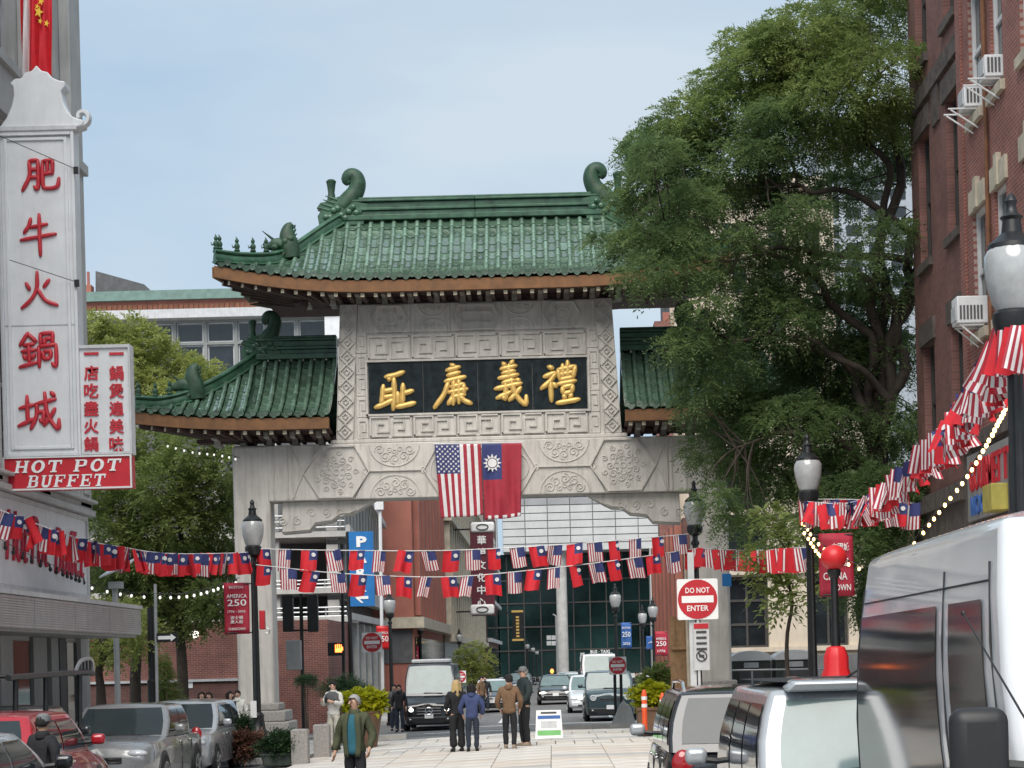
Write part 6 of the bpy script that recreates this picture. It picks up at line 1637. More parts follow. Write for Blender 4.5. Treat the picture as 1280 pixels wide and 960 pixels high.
def car(name, label, loc, rz, paint, L=4.6, W=1.85, H=1.6, belt=.98, hoodf=.78, hoodb=.98, ws0=.95, ws1=.15, rs1=-1.5, rs0=-2.0, tum=.80, gc=.22, wr=.34,
        lit=False, rails=False, glass='car_glass', sidewins=((.06, .46), (.50, .92)), front='bar', mirror=None, cat='car', roofpaint=None, belt_r=None, group=None, plate=True, tail=None, roof_crown=.05, side_t=(.10, .86)):
    t = thing(name, label, cat, loc, rz, group)
    hl = L / 2; hw = W / 2; belt_r = belt_r or belt; tail = tail or belt_r - .12
    def zt(y): return float(np.interp(y, [-hl, -hl + .12, rs0, (rs0 + ws0) / 2, ws0, hl - .35, hl - .08, hl], [tail - .06, tail, belt_r, belt, hoodb, hoodf + .04, hoodf - .05, hoodf - .2]))
    def wv(y):
        q = abs(y) / hl; return hw * (1 - .05 * q ** 2 - .13 * max(0, (q - .86) / .14) ** 2)
    ys_ = [-hl, -hl + .05, -hl + .2, -hl + .5] + list(np.linspace(-hl + .8, hl - .8, 12)) + [hl - .5, hl - .22, hl - .07, hl]
    b = MB(); ring = []
    for y in ys_:
        w_ = wv(y); z1 = zt(y); e = max(0, (abs(y) - hl + .1) / .1)
        zb = gc + .1 * e
        hp_ = [(w_ * .86, zb), (w_ * .96, zb + .06), (w_ * .985, zb + (z1 - zb) * .3), (w_, zb + (z1 - zb) * .55), (w_ * .985, zb + (z1 - zb) * .82), (w_ * .95, z1 - .035), (w_ * .88, z1), (w_ * .5, z1 + .025), (0, z1 + .035)]
        full = [(-q[0], q[1]) for q in hp_] + [(q[0], q[1]) for q in reversed(hp_[:-1])]
        ring.append([(q[0], y, q[1]) for q in full])
    n = len(ring[0])
    b.add([q for r_ in ring for q in r_], [(i * n + j, i * n + (j + 1) % n, (i + 1) * n + (j + 1) % n, (i + 1) * n + j) for i in range(len(ys_) - 1) for j in range(n)] + [tuple(range(n)), tuple((len(ys_) - 1) * n + j for j in reversed(range(n)))])
    body = b.build('body', paint, t, smooth=38)
    # cabin
    wb = hw * .93; wt = hw * tum
    def pt(e, u, q):
        """point on the cabin: side e, u along it 0..1, q height 0..1"""
        bl = .05 * math.sin(math.pi * q) + .0
        wx = wb + (wt - wb) * q + bl * hw
        yf = ws0 + (ws1 - ws0) * q; yr_ = rs0 + (rs1 - rs0) * q
        zf = hoodb - .02; zr_ = belt_r - .02
        if e == 'front':
            x = -wx + 2 * wx * u; return Vector((x, yf + .10 * (1 - (2 * u - 1) ** 2), zf + (H - .05 - zf) * q))
        if e == 'rear':
            x = -wx + 2 * wx * u; return Vector((x, yr_ - .07 * (1 - (2 * u - 1) ** 2), zr_ + (H - .05 - zr_) * q))
        s_ = 1 if e == 'right' else -1
        y = yf + (yr_ - yf) * u; z0 = zf + (zr_ - zf) * u
        return Vector((s_ * wx, y, z0 + (H - .05 - z0) * q))
    b = MB(); qs = [0, .25, .5, .75, .94, 1.0]
    for e, nu in (('front', 8), ('rear', 8), ('right', 8), ('left', 8)):
        b.grid(lambda u, v, e=e: pt(e, u, qs[round(v * 5)]), nu, 5)
    def roof(u, v):
        f = pt('front', u, 1); r_ = pt('rear', u, 1); p = f.lerp(r_, v)
        p.z = H - .05 + roof_crown * (1 - (2 * u - 1) ** 4) * (1 - (2 * v - 1) ** 6)
        return p
    b.grid(roof, 8, 8)
    cab = b.build('cabin', roofpaint or paint, t, smooth=40)
    bm = bmesh.new(); bm.from_mesh(cab.data); bmesh.ops.remove_doubles(bm, verts=bm.verts, dist=.004); bmesh.ops.recalc_face_normals(bm, faces=bm.faces); bm.to_mesh(cab.data); bm.free()
    bv = cab.modifiers.new('bevel', 'BEVEL'); bv.width = .05; bv.segments = 3; bv.limit_method = 'ANGLE'; bv.angle_limit = R(38)
    cab.data.polygons.foreach_set('use_smooth', [True] * len(cab.data.polygons)); cab.data.set_sharp_from_angle(angle=R(70))
    def pane(nm, e, u0, u1, q0, q1, m_=glass, off=.008):
        b = MB()
        def fn(u, v):
            uu, qq = u0 + (u1 - u0) * u, q0 + (q1 - q0) * v
            p = pt(e, uu, qq); du = pt(e, min(1, uu + .02), qq) - pt(e, max(0, uu - .02), qq); dq = pt(e, uu, min(1, qq + .02)) - pt(e, uu, max(0, qq - .02))
            nn = du.cross(dq).normalized()
            out_ = {'front': Vector((0, 1, 0)), 'rear': Vector((0, -1, 0)), 'right': Vector((1, 0, 0)), 'left': Vector((-1, 0, 0))}[e]
            if nn.dot(out_) < 0: nn = -nn
            return p + nn * off
        b.grid(fn, 6, 4); return b.build(nm, m_, t, smooth=60, fix=True)
    ws_ = pane('windshield', 'front', .06, .94, .07, .93)
    b = MB(); q0 = pt('front', .25, .08) + Vector((0, .03, .0)); q1 = pt('front', .62, .10) + Vector((0, .03, 0)); b.tube([q0, q1], .012, 5); b.build('wiper', 'trim_black', ws_)
    pane('rear_window', 'rear', .08, .92, .14, .90)
    for e in ('right', 'left'):
        for (a, c) in sidewins: pane('side_window', e, a, c, side_t[0], side_t[1])
    # wheels
    for y in (hl - .95 * L / 4.6, -hl + .95 * L / 4.6):
        for s_ in (-1, 1):
            rot = Matrix.Rotation(R(90), 3, 'Y')
            b = MB(); b.lathe([(wr * 1.17, -.04), (wr * 1.17, .035)], (s_ * (wv(y) - .035), y, wr), 20, rot=rot); b.build('wheel_arch', 'trim_black', t)
            b = MB(); b.lathe([(wr * .62, -.11), (wr * .95, -.11), (wr, -.07), (wr, .07), (wr * .95, .11), (wr * .62, .11)], (s_ * (wv(y) - .08), y, wr), 20, rot=rot); wh_ = b.build('wheel', 'tyre', t, smooth=40)
            b = MB(); xx = s_ * (wv(y) + .025)
            for k in range(5):
                a = k * 1.2566; b.tube([(xx, y, wr), (xx, y + wr * .58 * math.cos(a), wr + wr * .58 * math.sin(a))], wr * .09, 5)
            b.lathe([(wr * .56, -.01), (wr * .64, -.01), (wr * .64, .01), (wr * .56, .01)], (xx, y, wr), 16, rot=rot, cap=False); b.build('rim', 'alloy', wh_)
    # front
    zf = zt(hl - .1); w_ = wv(hl - .1)
    if front == 'sprinter': hs = (w_ * .74, hl - .10, zf - .22, .17, .12, .15)
    elif front == 'round': hs = (w_ * .74, hl - .03, zf - .16, .14, .06, .12)
    else: hs = (w_ * .76, hl - .09, zf - .10, .20, .12, .075)
    for s_ in (-1, 1):
        b = MB(); b.ell((s_ * hs[0], hs[1], hs[2]), hs[3:], 12, 8); hl_ = b.build('headlight', 'head_lamp_lit' if lit else 'head_lamp', t, smooth=60)
        if front == 'round':
            b = MB(); b.tube([(s_ * hs[0] + .1 * math.cos(q * .42), hl + .035, hs[2] + .1 * math.sin(q * .42)) for q in range(16)], .014, 5); b.build('light_ring', 'letter_white', hl_)
        b = MB(); b.ell((s_ * w_ * .78, hl - .02, gc + .22), (.1, .05, .055), 8, 6); b.build('fog_light', 'head_lamp', t, smooth=60)
        b = MB(); zl = (tail + belt_r) / 2 - .08; b.ell((s_ * wv(-hl + .1) * .88, -hl + .04, zl), (.12, .06, .16), 10, 8); b.build('tail_light', 'tail_lamp', t, smooth=60)
    gz = zf - .22
    if front == 'sprinter':
        b = MB()
        b.box((0, hl - .02, gz - .06), (w_ * 1.05, .08, .32)); gl = b.build('grille', 'trim_black', t, bevel=.03)
        for k in range(3):
            b = MB(); b.box((0, hl + .025, gz + .05 - k * .10), (w_ * 1.0, .02, .03)); b.build('grille_bar', 'chrome', gl)
        b = MB(); b.tube([(.13 * math.cos(q * .3927), hl + .05, gz - .05 + .13 * math.sin(q * .3927)) for q in range(17)], .016, 6)
        for k in range(3): b.tube([(0, hl + .05, gz - .05), (.13 * math.sin(k * 2.0944), hl + .05, gz - .05 + .13 * math.cos(k * 2.0944))], .014, 5)
        b.build('star_emblem', 'chrome', gl)
    else:
        b = MB(); b.box((0, hl - .03, gz), (w_ * .95, .07, .14)); gl = b.build('grille', 'trim_black', t, bevel=.02)
        if front != 'plain':
            for k in range(2):
                b = MB(); b.box((0, hl + .012, gz + .035 - k * .07), (w_ * .9, .02, .018)); b.build('grille_bar', 'chrome', gl)
    b = MB(); b.box((0, hl - .06, gc + .20), (w_ * 1.9, .16, .24)); bp_ = b.build('bumper', 'trim_black' if front in ('sprinter', 'round') else paint, t, bevel=.06, seg=3)
    b = MB(); b.box((0, hl + .012, gc + .12), (w_ * 1.2, .02, .09)); b.build('air_intake', 'trim_black', bp_)
    if plate:
        b = MB(); b.box((0, hl + .035, gc + .33), (.32, .015, .16)); b.build('licence_plate', 'letter_white', t, bevel=.004)
        b = MB(); b.box((0, -hl - .015, tail - .3), (.32, .015, .16)); b.build('licence_plate', 'letter_white', t, bevel=.004)
    b = MB(); b.box((0, -hl + .05, gc + .22), (W * .94, .16, .26)); b.build('rear_bumper', 'trim_black' if front == 'sprinter' else paint, t, bevel=.05, seg=3)
    for s_ in (-1, 1):
        mz, my = (hoodb + .14, ws0 - .28) if mirror is None else mirror[:2]
        ms = (.11, .07, .085) if mirror is None else mirror[2]
        b = MB(); b.box((s_ * (hw + .13), my, mz), [q_ * 1.75 for q_ in ms]); mo = b.build('mirror', 'trim_black' if mirror else paint, t, bevel=min(ms) * .75, seg=4)
        b = MB(); b.tube([(s_ * (hw * .9), my, mz - .05), (s_ * (hw + .08), my, mz - .03)], .03, 6); b.build('mirror_arm', 'trim_black', mo)
        for k, (a, c) in enumerate(sidewins[:2]):
            y = ws0 + (rs0 - ws0) * (c - .06); b = MB(); b.box((s_ * (wv(y) + .01), y, zt(y) - .13), (.03, .17, .03)); b.build('door_handle', 'chrome' if paint != 'paint_black' else 'trim_black', t, bevel=.008)
            y2 = ws0 + (rs0 - ws0) * (c + .02); b = MB(); b.box((s_ * (wv(y2) - .004), y2, gc + (zt(y2) - gc) * .52), (.014, .012, (zt(y2) - gc) * .62)); b.build('door_seam', 'trim_black', t)
        if rails:
            b = MB(); p0 = pt('right' if s_ > 0 else 'left', .12, 1); p1 = pt('right' if s_ > 0 else 'left', .92, 1)
            b.tube([p0 + Vector((-s_ * .07, 0, .02)), p0.lerp(p1, .1) + Vector((-s_ * .07, 0, .10)), p0.lerp(p1, .5) + Vector((-s_ * .07, 0, .115)), p0.lerp(p1, .9) + Vector((-s_ * .07, 0, .10)), p1 + Vector((-s_ * .07, 0, .02))], .02, 6); b.build('roof_rail', 'chrome', t)
    return t, body, cab, pt
def gl(X, Y): return (X, Y, g(X, Y) - .03)
PI = math.pi
# right side
van, vb, vc, vpt = car('van', 'white high-roof van at the right edge, nearest the camera', (2.93, 9.75, -.03), PI, 'paint_white', L=5.5, W=2.05, H=2.72, belt=1.28, hoodf=1.0, hoodb=1.28, ws0=1.75, ws1=1.05, rs1=-2.58, rs0=-2.70, tum=.86, wr=.36,
    sidewins=((.09, .28), (.36, .97)), front='sprinter', glass='van_glass', mirror=(1.62, 1.72, (.14, .08, .24)), cat='van', belt_r=1.22, tail=1.2, roof_crown=.10, side_t=(.08, .74))
for s_ in (-1, 1):
    for u_ in (.32, .985, .05):
        b = MB(); b.tube([vpt('right' if s_ > 0 else 'left', u_, q_) + Vector((s_ * .003, 0, 0)) for q_ in (.0, .3, .6, .86)], .007, 5); b.build('door_seam', 'trim_black', van)
    b = MB(); b.tube([vpt('right' if s_ > 0 else 'left', u_, .015) + Vector((s_ * .004, 0, 0)) for u_ in (.34, .6, .98)], .012, 5); b.build('door_track', 'trim_black', van)
    b = MB(); b.tube([vpt('right' if s_ > 0 else 'left', u_, .80) + Vector((s_ * .002, 0, 0)) for u_ in (.05, .5, .97)], .006, 5); b.build('roof_seam', 'trim_black', van)
b = MB(); b.tube([(.93, 2.5, 1.05), (1.0, 2.0, 1.74), (1.03, .9, 2.24)], [.007, .006, .004], 5); b.ell((1.03, .9, 2.24), (.012, .012, .012), 6, 4); b.build('antenna', 'trim_black', van)
for s_ in (-1, 1):
    b = MB(); b.tube([(s_ * .86, 1.0, 2.60), (s_ * .87, -1, 2.61), (s_ * .86, -2.5, 2.60)], .022, 6); b.build('roof_gutter', 'trim_black', van)
mv, mb_, mc, mpt = car('minivan', 'silver minivan parked behind the white van, pale rear window facing us', (2.36, 15.75, -.03), 0, 'paint_silver', L=5.0, W=1.98, H=1.86, belt=1.08, hoodf=.85, hoodb=1.05, ws0=1.35, ws1=.55, rs1=-2.05, rs0=-2.42, tum=.82, rails=False, wr=.35, cat='car',
    glass='car_glass', sidewins=((.05, .34), (.37, .64), (.67, .95)), belt_r=1.12, tail=1.1)
b = MB()
for s_ in (0,): b.prism([(-.72, 0), (.72, 0), (.66, .07), (-.66, .07)], (0, -2.22, 1.80), AX, (0, -.4, 1), (0, .3, .02))
b.build('spoiler', 'paint_silver', mv, bevel=.02)
b = MB(); b.tube([(-.25, -1.9, 1.88), (-.1, -2.05, 1.99)], [.012, .004], 5); b.build('antenna', 'trim_black', mv)
rw = [o for o in mv.children if o.name.startswith('rear_window')][0]; rw.data.materials[0] = M('car_glass_sky_tint')
b = MB(); b.tube([(-.45, -2.52, 1.25), (.1, -2.50, 1.30)], .012, 5); b.build('rear_wiper', 'trim_black', mv)
b = MB(); b.grid(lambda u, v: Vector((mpt('left', .02 + .0 * u, v).x * (1 - 2 * u) * .86, mpt('left', .1, 1).y - 3.2 * v * .75 + .1, 1.868 + .004 * (1 - (2 * u - 1) ** 2))), 6, 6); b.build('sunroof', 'trim_black', mv)
car('suv', 'dark suv parked ahead of the silver minivan', (2.12, 22.9, -.03), 0, 'paint_dark', L=4.7, W=1.9, H=1.72, belt=1.05, hoodf=.88, hoodb=1.03, ws0=1.2, ws1=.5, rs1=-1.95, rs0=-2.2, tum=.78, rails=True, sidewins=((.05, .36), (.39, .68), (.71, .94)))
for o in SC.objects:
    if o.name.startswith('mirror') and o.parent and o.parent.name.startswith('suv') and o.type == 'MESH': o.data.materials[0] = M('paint_silver')
# left side
car('car', 'dark sedan in the bottom left corner, nearest on the left', (-6.25, 19.5, -.03), 0, 'paint_black', L=4.8, W=1.86, H=1.50, belt=.98, ws0=1.1, ws1=.3, rs1=-1.1, rs0=-1.9, tum=.74, sidewins=((.08, .47), (.50, .88)), roofpaint='paint_silver')
car('car', 'red hatchback behind the dark sedan on the left', (-7.4, 26.0, g(-7.4, 26) - .03), 0, 'paint_red', L=4.6, W=1.86, H=1.56, belt=1.0, ws0=1.0, ws1=.35, rs1=-1.6, rs0=-2.1, tum=.78, sidewins=((.06, .45), (.48, .90)))
tr, tb_, tc_, tpt = car('truck', 'black work pickup with a ladder rack at the far left', gl(-9.35, 32.6), 0, 'paint_dark', L=6.0, W=2.0, H=1.72, belt=1.05, hoodf=.98, hoodb=1.1, ws0=1.35, ws1=.75, rs1=-.4, rs0=-.6, tum=.82, wr=.4, cat='truck', sidewins=((.06, .48), (.52, .92)))
zr0 = 1.92 + .28
for s_ in (-1, 1):
    b = MB(); x = s_ * .93
    b.tube([(x, -2.9, zr0), (x, 2.2, zr0 + .06), (x, 2.6, zr0 + .02)], .05, 8); b.build('rack_rail', 'black_iron', tr)
    for y in (-2.6, -.8, 1.5):
        b = MB(); b.tube([(x, y, 1.0), (x, y + .12, zr0)], .045, 8); b.build('rack_post', 'black_iron', tr)
for y in (-2.6, -.8, 1.5, 2.4):
    b = MB(); b.tube([(-.95, y, zr0 + .02), (.95, y, zr0 + .02)], .035, 6); b.build('rack_crossbar', 'black_iron', tr)
b = MB(); b.tube(crom([(.93, 1.2, zr0), (.93, 1.7, zr0 + .25), (.93, 2.5, zr0 + .28), (.93, 2.62, zr0)], 4), .035, 6)
b.build('rack_hoop', 'steel', tr)
for y in (1.9, 2.15, 2.4):
    b = MB(); b.tube([(.93, y, zr0), (.93, y, zr0 + .26)], .02, 6); b.build('hoop_bar', 'black_iron', tr)
car('pickup', 'grey pickup facing us on the left behind the ladder rack', gl(-8.35, 38.0), PI, 'paint_grey', L=5.5, W=1.98, H=1.74, belt=1.1, hoodf=1.0, hoodb=1.12, ws0=1.15, ws1=.5, rs1=-1.0, rs0=-1.2, tum=.80, wr=.4, cat='truck', sidewins=((.07, .48), (.52, .92)), tail=1.05, glass='car_glass')
car('suv', 'silver suv facing us behind the grey pickup on the left', gl(-8.4, 43.9), PI, 'paint_silver', L=4.7, W=1.9, H=1.68, belt=1.04, hoodf=.92, hoodb=1.04, ws0=1.1, ws1=.45, rs1=-1.95, rs0=-2.15, tum=.79, rails=False, sidewins=((.06, .36), (.39, .68), (.71, .94)))
# beyond the gate
q = P(537, 913, 70.5)
sp_, _a, _b, _c2 = car('van', 'black high-roof van with lit headlights facing us beyond the gate', gl(q.x, 73.2), PI, 'paint_black', L=5.6, W=2.0, H=2.5, belt=1.25, hoodf=1.05, hoodb=1.3, ws0=2.0, ws1=1.25, rs1=-2.6, rs0=-2.72, tum=.84, wr=.36, front='sprinter', lit=True, mirror=(1.4, 1.8, (.11, .07, .2)), cat='van', sidewins=((.06, .28), (.34, .94)), roofpaint='paint_dark', belt_r=1.2, tail=1.2, glass='car_glass_sky_tint')
b = MB(); b.box((0, .4, 2.56), (1.45, 1.2, .16)); b.build('roof_unit', 'sign_frame', sp_, bevel=.05)
q = P(764, 914, 74)
car('suv', 'dark green boxy four wheel drive facing us beyond the gate', gl(q.x, 76.2), PI, 'paint_green', L=4.7, W=2.0, H=1.95, belt=1.2, hoodf=1.12, hoodb=1.22, ws0=.95, ws1=.55, rs1=-2.2, rs0=-2.3, tum=.84, wr=.4, front='round', glass='car_glass_sky_tint', sidewins=((.06, .36), (.39, .68), (.71, .94)))
q = P(737, 898, 86)
car('suv', 'white suv behind the dark green four wheel drive', gl(q.x, 88), PI, 'paint_white', L=4.6, W=1.9, H=1.7, glass='car_glass_sky_tint')
q = P(695, 883, 103)
car('suv', 'black suv facing us in the middle of the far road', gl(q.x, 105), PI, 'paint_black', L=4.8, W=1.98, H=1.6, lit=True, front='plain', glass='car_glass_sky_tint', tum=.72)
q = P(617, 893, 92)
car('car', 'dark car with pale windscreen behind the man in the brown jacket', gl(q.x, 94), PI, 'paint_black', L=4.7, W=1.9, H=1.6, glass='car_glass_sky_tint', roofpaint='paint_white')
q = P(733, 878, 125)
car('car', 'white car right of the far black suv', gl(q.x - .6, 127), PI, 'paint_white', L=4.6, W=1.85, H=1.5, glass='car_glass_sky_tint')
q = P(712, 878, 135)
car('car', 'silver car tucked behind the far black suv', gl(q.x, 138), PI, 'paint_silver', L=4.6, W=1.85, H=1.5, glass='car_glass_sky_tint')
q = P(752, 875, 112)
car('truck', 'white box truck above the roof of the dark green four wheel drive', gl(q.x, 116), PI, 'paint_white', L=6.5, W=2.2, H=2.7, belt=1.4, hoodf=1.2, hoodb=1.4, ws0=2.4, ws1=1.9, rs1=-3.1, rs0=-3.15, tum=.9, wr=.42, front='sprinter', cat='truck', mirror=(1.6, 2.2, (.1, .07, .2)), sidewins=((.05, .2),), glass='car_glass_sky_tint')
q = P(650, 880, 140)
car('car', 'dark car glimpsed between the men on the far road', gl(q.x, 142), PI, 'paint_dark', L=4.6, W=1.85, H=1.5, glass='car_glass_sky_tint')
# ================================================================ people
for nm, c_ in (('skin_light', (.58, .36, .27)), ('skin_tan', (.46, .27, .18)), ('hair_dark', (.012, .010, .010)), ('hair_blonde', (.50, .36, .17)), ('hair_grey', (.30, .29, .28)), ('cloth_black', (.014, .014, .017)), ('cloth_navy', (.022, .030, .050)), ('cloth_blue', (.045, .065, .16)), ('cloth_brown', (.17, .10, .055)), ('cloth_olive', (.055, .062, .030)), ('cloth_teal', (.02, .11, .15)), ('cloth_white', (.68, .67, .63)), ('cloth_greyd', (.10, .105, .11)), ('cloth_purple', (.045, .035, .055)), ('cloth_forest', (.022, .034, .036)), ('shoe_tan', (.30, .23, .17)), ('cap_grey', (.16, .165, .17)), ('cloth_cream', (.55, .52, .45))):
    mat(nm, c_, .85 if not nm.startswith('skin') else .55, var=.14, scale=9, bump=.15 if nm.startswith('cloth') else 0, bscale=30)
def skin(name, verts, edges, radii, m_, parent, rootv=0, sub=2):
    me = bpy.data.meshes.new(name); me.from_pydata(verts, edges, []); me.materials.append(M(m_))
    o = bpy.data.objects.new(name, me); COL.objects.link(o); o.parent = parent
    sk = o.modifiers.new('skin', 'SKIN'); sk.use_smooth_shade = True
    for i, r_ in enumerate(radii):
        d = me.skin_vertices[0].data[i]; d.radius = r_ if hasattr(r_, '__len__') else (r_, r_); d.use_root = (i == rootv)
    s_ = o.modifiers.new('smooth', 'SUBSURF'); s_.levels = sub; s_.render_levels = sub
    return o
FOLD = bpy.data.textures.new('folds', 'CLOUDS'); FOLD.noise_scale = .13; FOLD.noise_depth = 2
def folds(o, a=.05):
    m = o.modifiers.new('folds', 'DISPLACE'); m.texture = FOLD; m.strength = a; m.mid_level = .5; m.texture_coords = 'LOCAL'
    return o
def person(label, X, Y, rz, h, top, legs, hairm, hair='short', skinm='skin_light', shoes='cloth_black', elbows=None, wrists=None, coat=.62, inner=None, cap=None, stride=.0, headturn=0, base=None, flare=0, zoff=0.02, lean=0):
    """faces -y before turning by rz; elbows/wrists are (left, right) positions for a 1.72 m figure"""
    z0 = (g(X, Y) + zoff) if base is None else base
    t = thing('person', label, 'person', (X, Y, z0), rz)
    k = h / 1.72
    V = lambda *p: (p[0] * k, (p[1] - lean * max(0, p[2] - .9)) * k, p[2] * k)
    el = elbows or ((-.25, .03, 1.14), (.25, .03, 1.14)); wr_ = wrists or ((-.26, -.05, .89), (.26, -.05, .89))
    J = {'pelvis': V(0, 0, .93), 'spine': V(0, .01, 1.12), 'chest': V(0, .01, 1.32), 'neck': V(0, .01, 1.46), 'skull0': V(0, -.005, 1.54), 'skull1': V(0, -.01, 1.62), 'skull2': V(0, 0, 1.675)}
    for i, s_ in ((0, -1), (1, 1)):
        J['sh%d' % i] = V(s_ * .175, .01, 1.39); J['el%d' % i] = V(*el[i]); J['wr%d' % i] = V(*wr_[i])
        hd = Vector(wr_[i]) + (Vector(wr_[i]) - Vector(el[i])).normalized() * .085; J['ha%d' % i] = V(*hd)
        st = stride * s_
        J['hip%d' % i] = V(s_ * .09, 0, .88); J['kn%d' % i] = V(s_ * .10, -.02 - st * .5, .49); J['an%d' % i] = V(s_ * .105, .02 - st, .09); J['toe%d' % i] = V(s_ * .12, -.14 - st, .035)
    nm = list(J); vs = [J[q] for q in nm]; ix = {q: i for i, q in enumerate(nm)}
    rad = {'pelvis': (.14, .10), 'spine': (.125, .09), 'chest': (.125, .085), 'neck': .052, 'skull0': (.066, .078), 'skull1': (.072, .092), 'skull2': (.055, .070)}
    for i in (0, 1): rad.update({'sh%d' % i: .045, 'el%d' % i: .042, 'wr%d' % i: .028, 'ha%d' % i: (.036, .022), 'hip%d' % i: .082, 'kn%d' % i: .056, 'an%d' % i: .036, 'toe%d' % i: .032})
    E_ = [('pelvis', 'spine'), ('spine', 'chest'), ('chest', 'neck'), ('neck', 'skull0'), ('skull0', 'skull1'), ('skull1', 'skull2')]
    for i in (0, 1): E_ += [('chest', 'sh%d' % i), ('sh%d' % i, 'el%d' % i), ('el%d' % i, 'wr%d' % i), ('wr%d' % i, 'ha%d' % i), ('pelvis', 'hip%d' % i), ('hip%d' % i, 'kn%d' % i), ('kn%d' % i, 'an%d' % i), ('an%d' % i, 'toe%d' % i)]
    # fingers: four and a thumb on each hand, rooted in the palm
    vv = list(vs); rr_ = [tuple(x * k for x in rad[q]) if hasattr(rad[q], '__len__') else rad[q] * k for q in nm]; ee = [(ix[a], ix[c]) for a, c in E_]
    body = skin('body', vv, ee, rr_, skinm, t)
    b = MB()
    for i, s_ in ((0, -1), (1, 1)):
        w_, hnd = Vector(J['wr%d' % i]), Vector(J['ha%d' % i]); d = (hnd - w_).normalized(); a_ = d.cross(Vector((s_, 0, 0))); a_ = a_.normalized() if a_.length > .1 else Vector((0, 1, 0)); c_ = a_.cross(d)
        for f, ln_ in ((-1.5, .062), (-.5, .078), (.5, .074), (1.5, .058)):
            p0 = hnd + a_ * f * .0165 * k; b.tube([p0 - d * .02 * k, p0 + d * ln_ * .5 * k, p0 + d * ln_ * .85 * k + c_ * -s_ * .02 * k], [.0095 * k, .009 * k, .006 * k], 6)
        p0 = w_ + d * .035 * k - a_ * .03 * k; b.tube([p0, p0 - a_ * .022 * k + d * .03 * k, p0 - a_ * .025 * k + d * .06 * k], [.012 * k, .011 * k, .007 * k], 6)
    b.build('fingers', skinm, body, smooth=60)
    # head details
    hc = Vector(J['skull1']); Rz = Matrix.Rotation(headturn, 3, 'Z')
    H = lambda x, y, z: hc + Rz @ Vector((x * k, y * k, z * k))
    b = MB(); b.tube([H(0, -.085, .02), H(0, -.113, -.022), H(0, -.088, -.03)], [.010 * k, .016 * k, .010 * k], 6)
    for s_ in (-1, 1): b.ell(H(s_ * .078, .01, -.01), (.012 * k, .02 * k, .03 * k), 6, 5)
    b.build('nose_and_ears', skinm, body, smooth=60)
    b = MB()
    for s_ in (-1, 1): b.ell(H(s_ * .03, -.086, .008), (.012 * k, .008 * k, .007 * k), 6, 5); b.tube([H(s_ * .014, -.094, .028), H(s_ * .046, -.084, .028)], .005 * k, 5)
    b.tube([H(-.024, -.085, -.058), H(.024, -.085, -.058)], .006 * k, 5); b.build('eyes_and_mouth', 'hair_dark', body, smooth=60)
    # hair: cap of the skull open at the face, with a fringe and (long) a fall over the back
    b = MB(); nU, nV = 14, 7; vs2 = []; fs2 = []
    for j in range(nV + 1):
        for i in range(nU):
            a = 2 * PI * i / nU; cosf = math.cos(a)     # a = 0 at the face
            lim = R(58) if cosf > .55 else R(92) if cosf > -.2 else R(118)
            th = lim * j / nV
            r_ = 1 + .04 * math.sin(5 * a + 3 * j)
            vs2.append(H(.088 * r_ * math.sin(th) * math.sin(a), -.104 * r_ * math.sin(th) * cosf + .01, .112 * math.cos(th) * r_ + .005))
    fs2 = [(j * nU + i, j * nU + (i + 1) % nU, (j + 1) * nU + (i + 1) % nU, (j + 1) * nU + i) for j in range(nV) for i in range(nU)]
    b.add(vs2, fs2)
    if hair == 'long':
        for q in range(-3, 4):
            x = q * .026; b.tube(crom([H(x * 1.0, .075 - abs(q) * .012, .06), H(x * 1.25, .10 - abs(q) * .02, -.06), H(x * 1.3, .105 - abs(q) * .022, -.2), H(x * 1.2, .09, -.32)], 3), [.024 * k] * 8 + [.018 * k, .008 * k], 6)
    elif hair == 'bob':
        for q in range(-4, 5):
            a = q * .42; x, y = .088 * math.sin(a), .09 * math.cos(a); b.tube([H(x, y, .05), H(x * 1.1, y * 1.1, -.05), H(x * 1.05, y * 1.0, -.12)], [.026 * k, .026 * k, .012 * k], 6)
    solidify(b.build('hair', hairm, body, smooth=60), .012)
    if cap:
        b = MB(); b.lathe([(.098 * k, .02 * k), (.102 * k, .06 * k), (.085 * k, .105 * k), (.04 * k, .128 * k), (.005, .132 * k)], hc, 14)
        b.prism([(-.07 * k, 0), (.07 * k, 0), (.055 * k, .085 * k), (0, .105 * k), (-.055 * k, .085 * k)], H(0, -.085, .028), Rz @ Vector((1, 0, 0)), Rz @ Vector((0, -1, -.12)), (0, 0, .008)); b.build('cap', cap, t, smooth=40)
    # clothes
    zc_ = coat
    vs3 = [V(0, 0, zc_ + .12), V(0, .005, .95), V(0, .01, 1.14), V(0, .012, 1.33), V(0, .012, 1.475)] + [J['sh0'], J['el0'], tuple(Vector(J['el0']).lerp(Vector(J['wr0']), .93)), J['sh1'], J['el1'], tuple(Vector(J['el1']).lerp(Vector(J['wr1']), .93))]
    rr3 = [(.185 * k, .145 * k), (.175 * k, .135 * k), (.165 * k, .125 * k), (.19 * k, .145 * k), (.092 * k, .092 * k), .092 * k, .072 * k, .052 * k, .092 * k, .072 * k, .052 * k]
    jk = skin('jacket', vs3, [(0, 1), (1, 2), (2, 3), (3, 4), (3, 5), (5, 6), (6, 7), (3, 8), (8, 9), (9, 10)], rr3, top, t, rootv=2); folds(jk)
    b = MB(); pz = [(1.0, 1.40), (1.12, 1.42), (1.05, 1.48), (.85, 1.51)]
    b.lathe([(.088 * q[0] * k, q[1] * k) for q in pz], (0, .012 * k - lean * .5 * k, 0), 12, cap=False); solidify(b.build('collar', top, jk, smooth=60), .01)
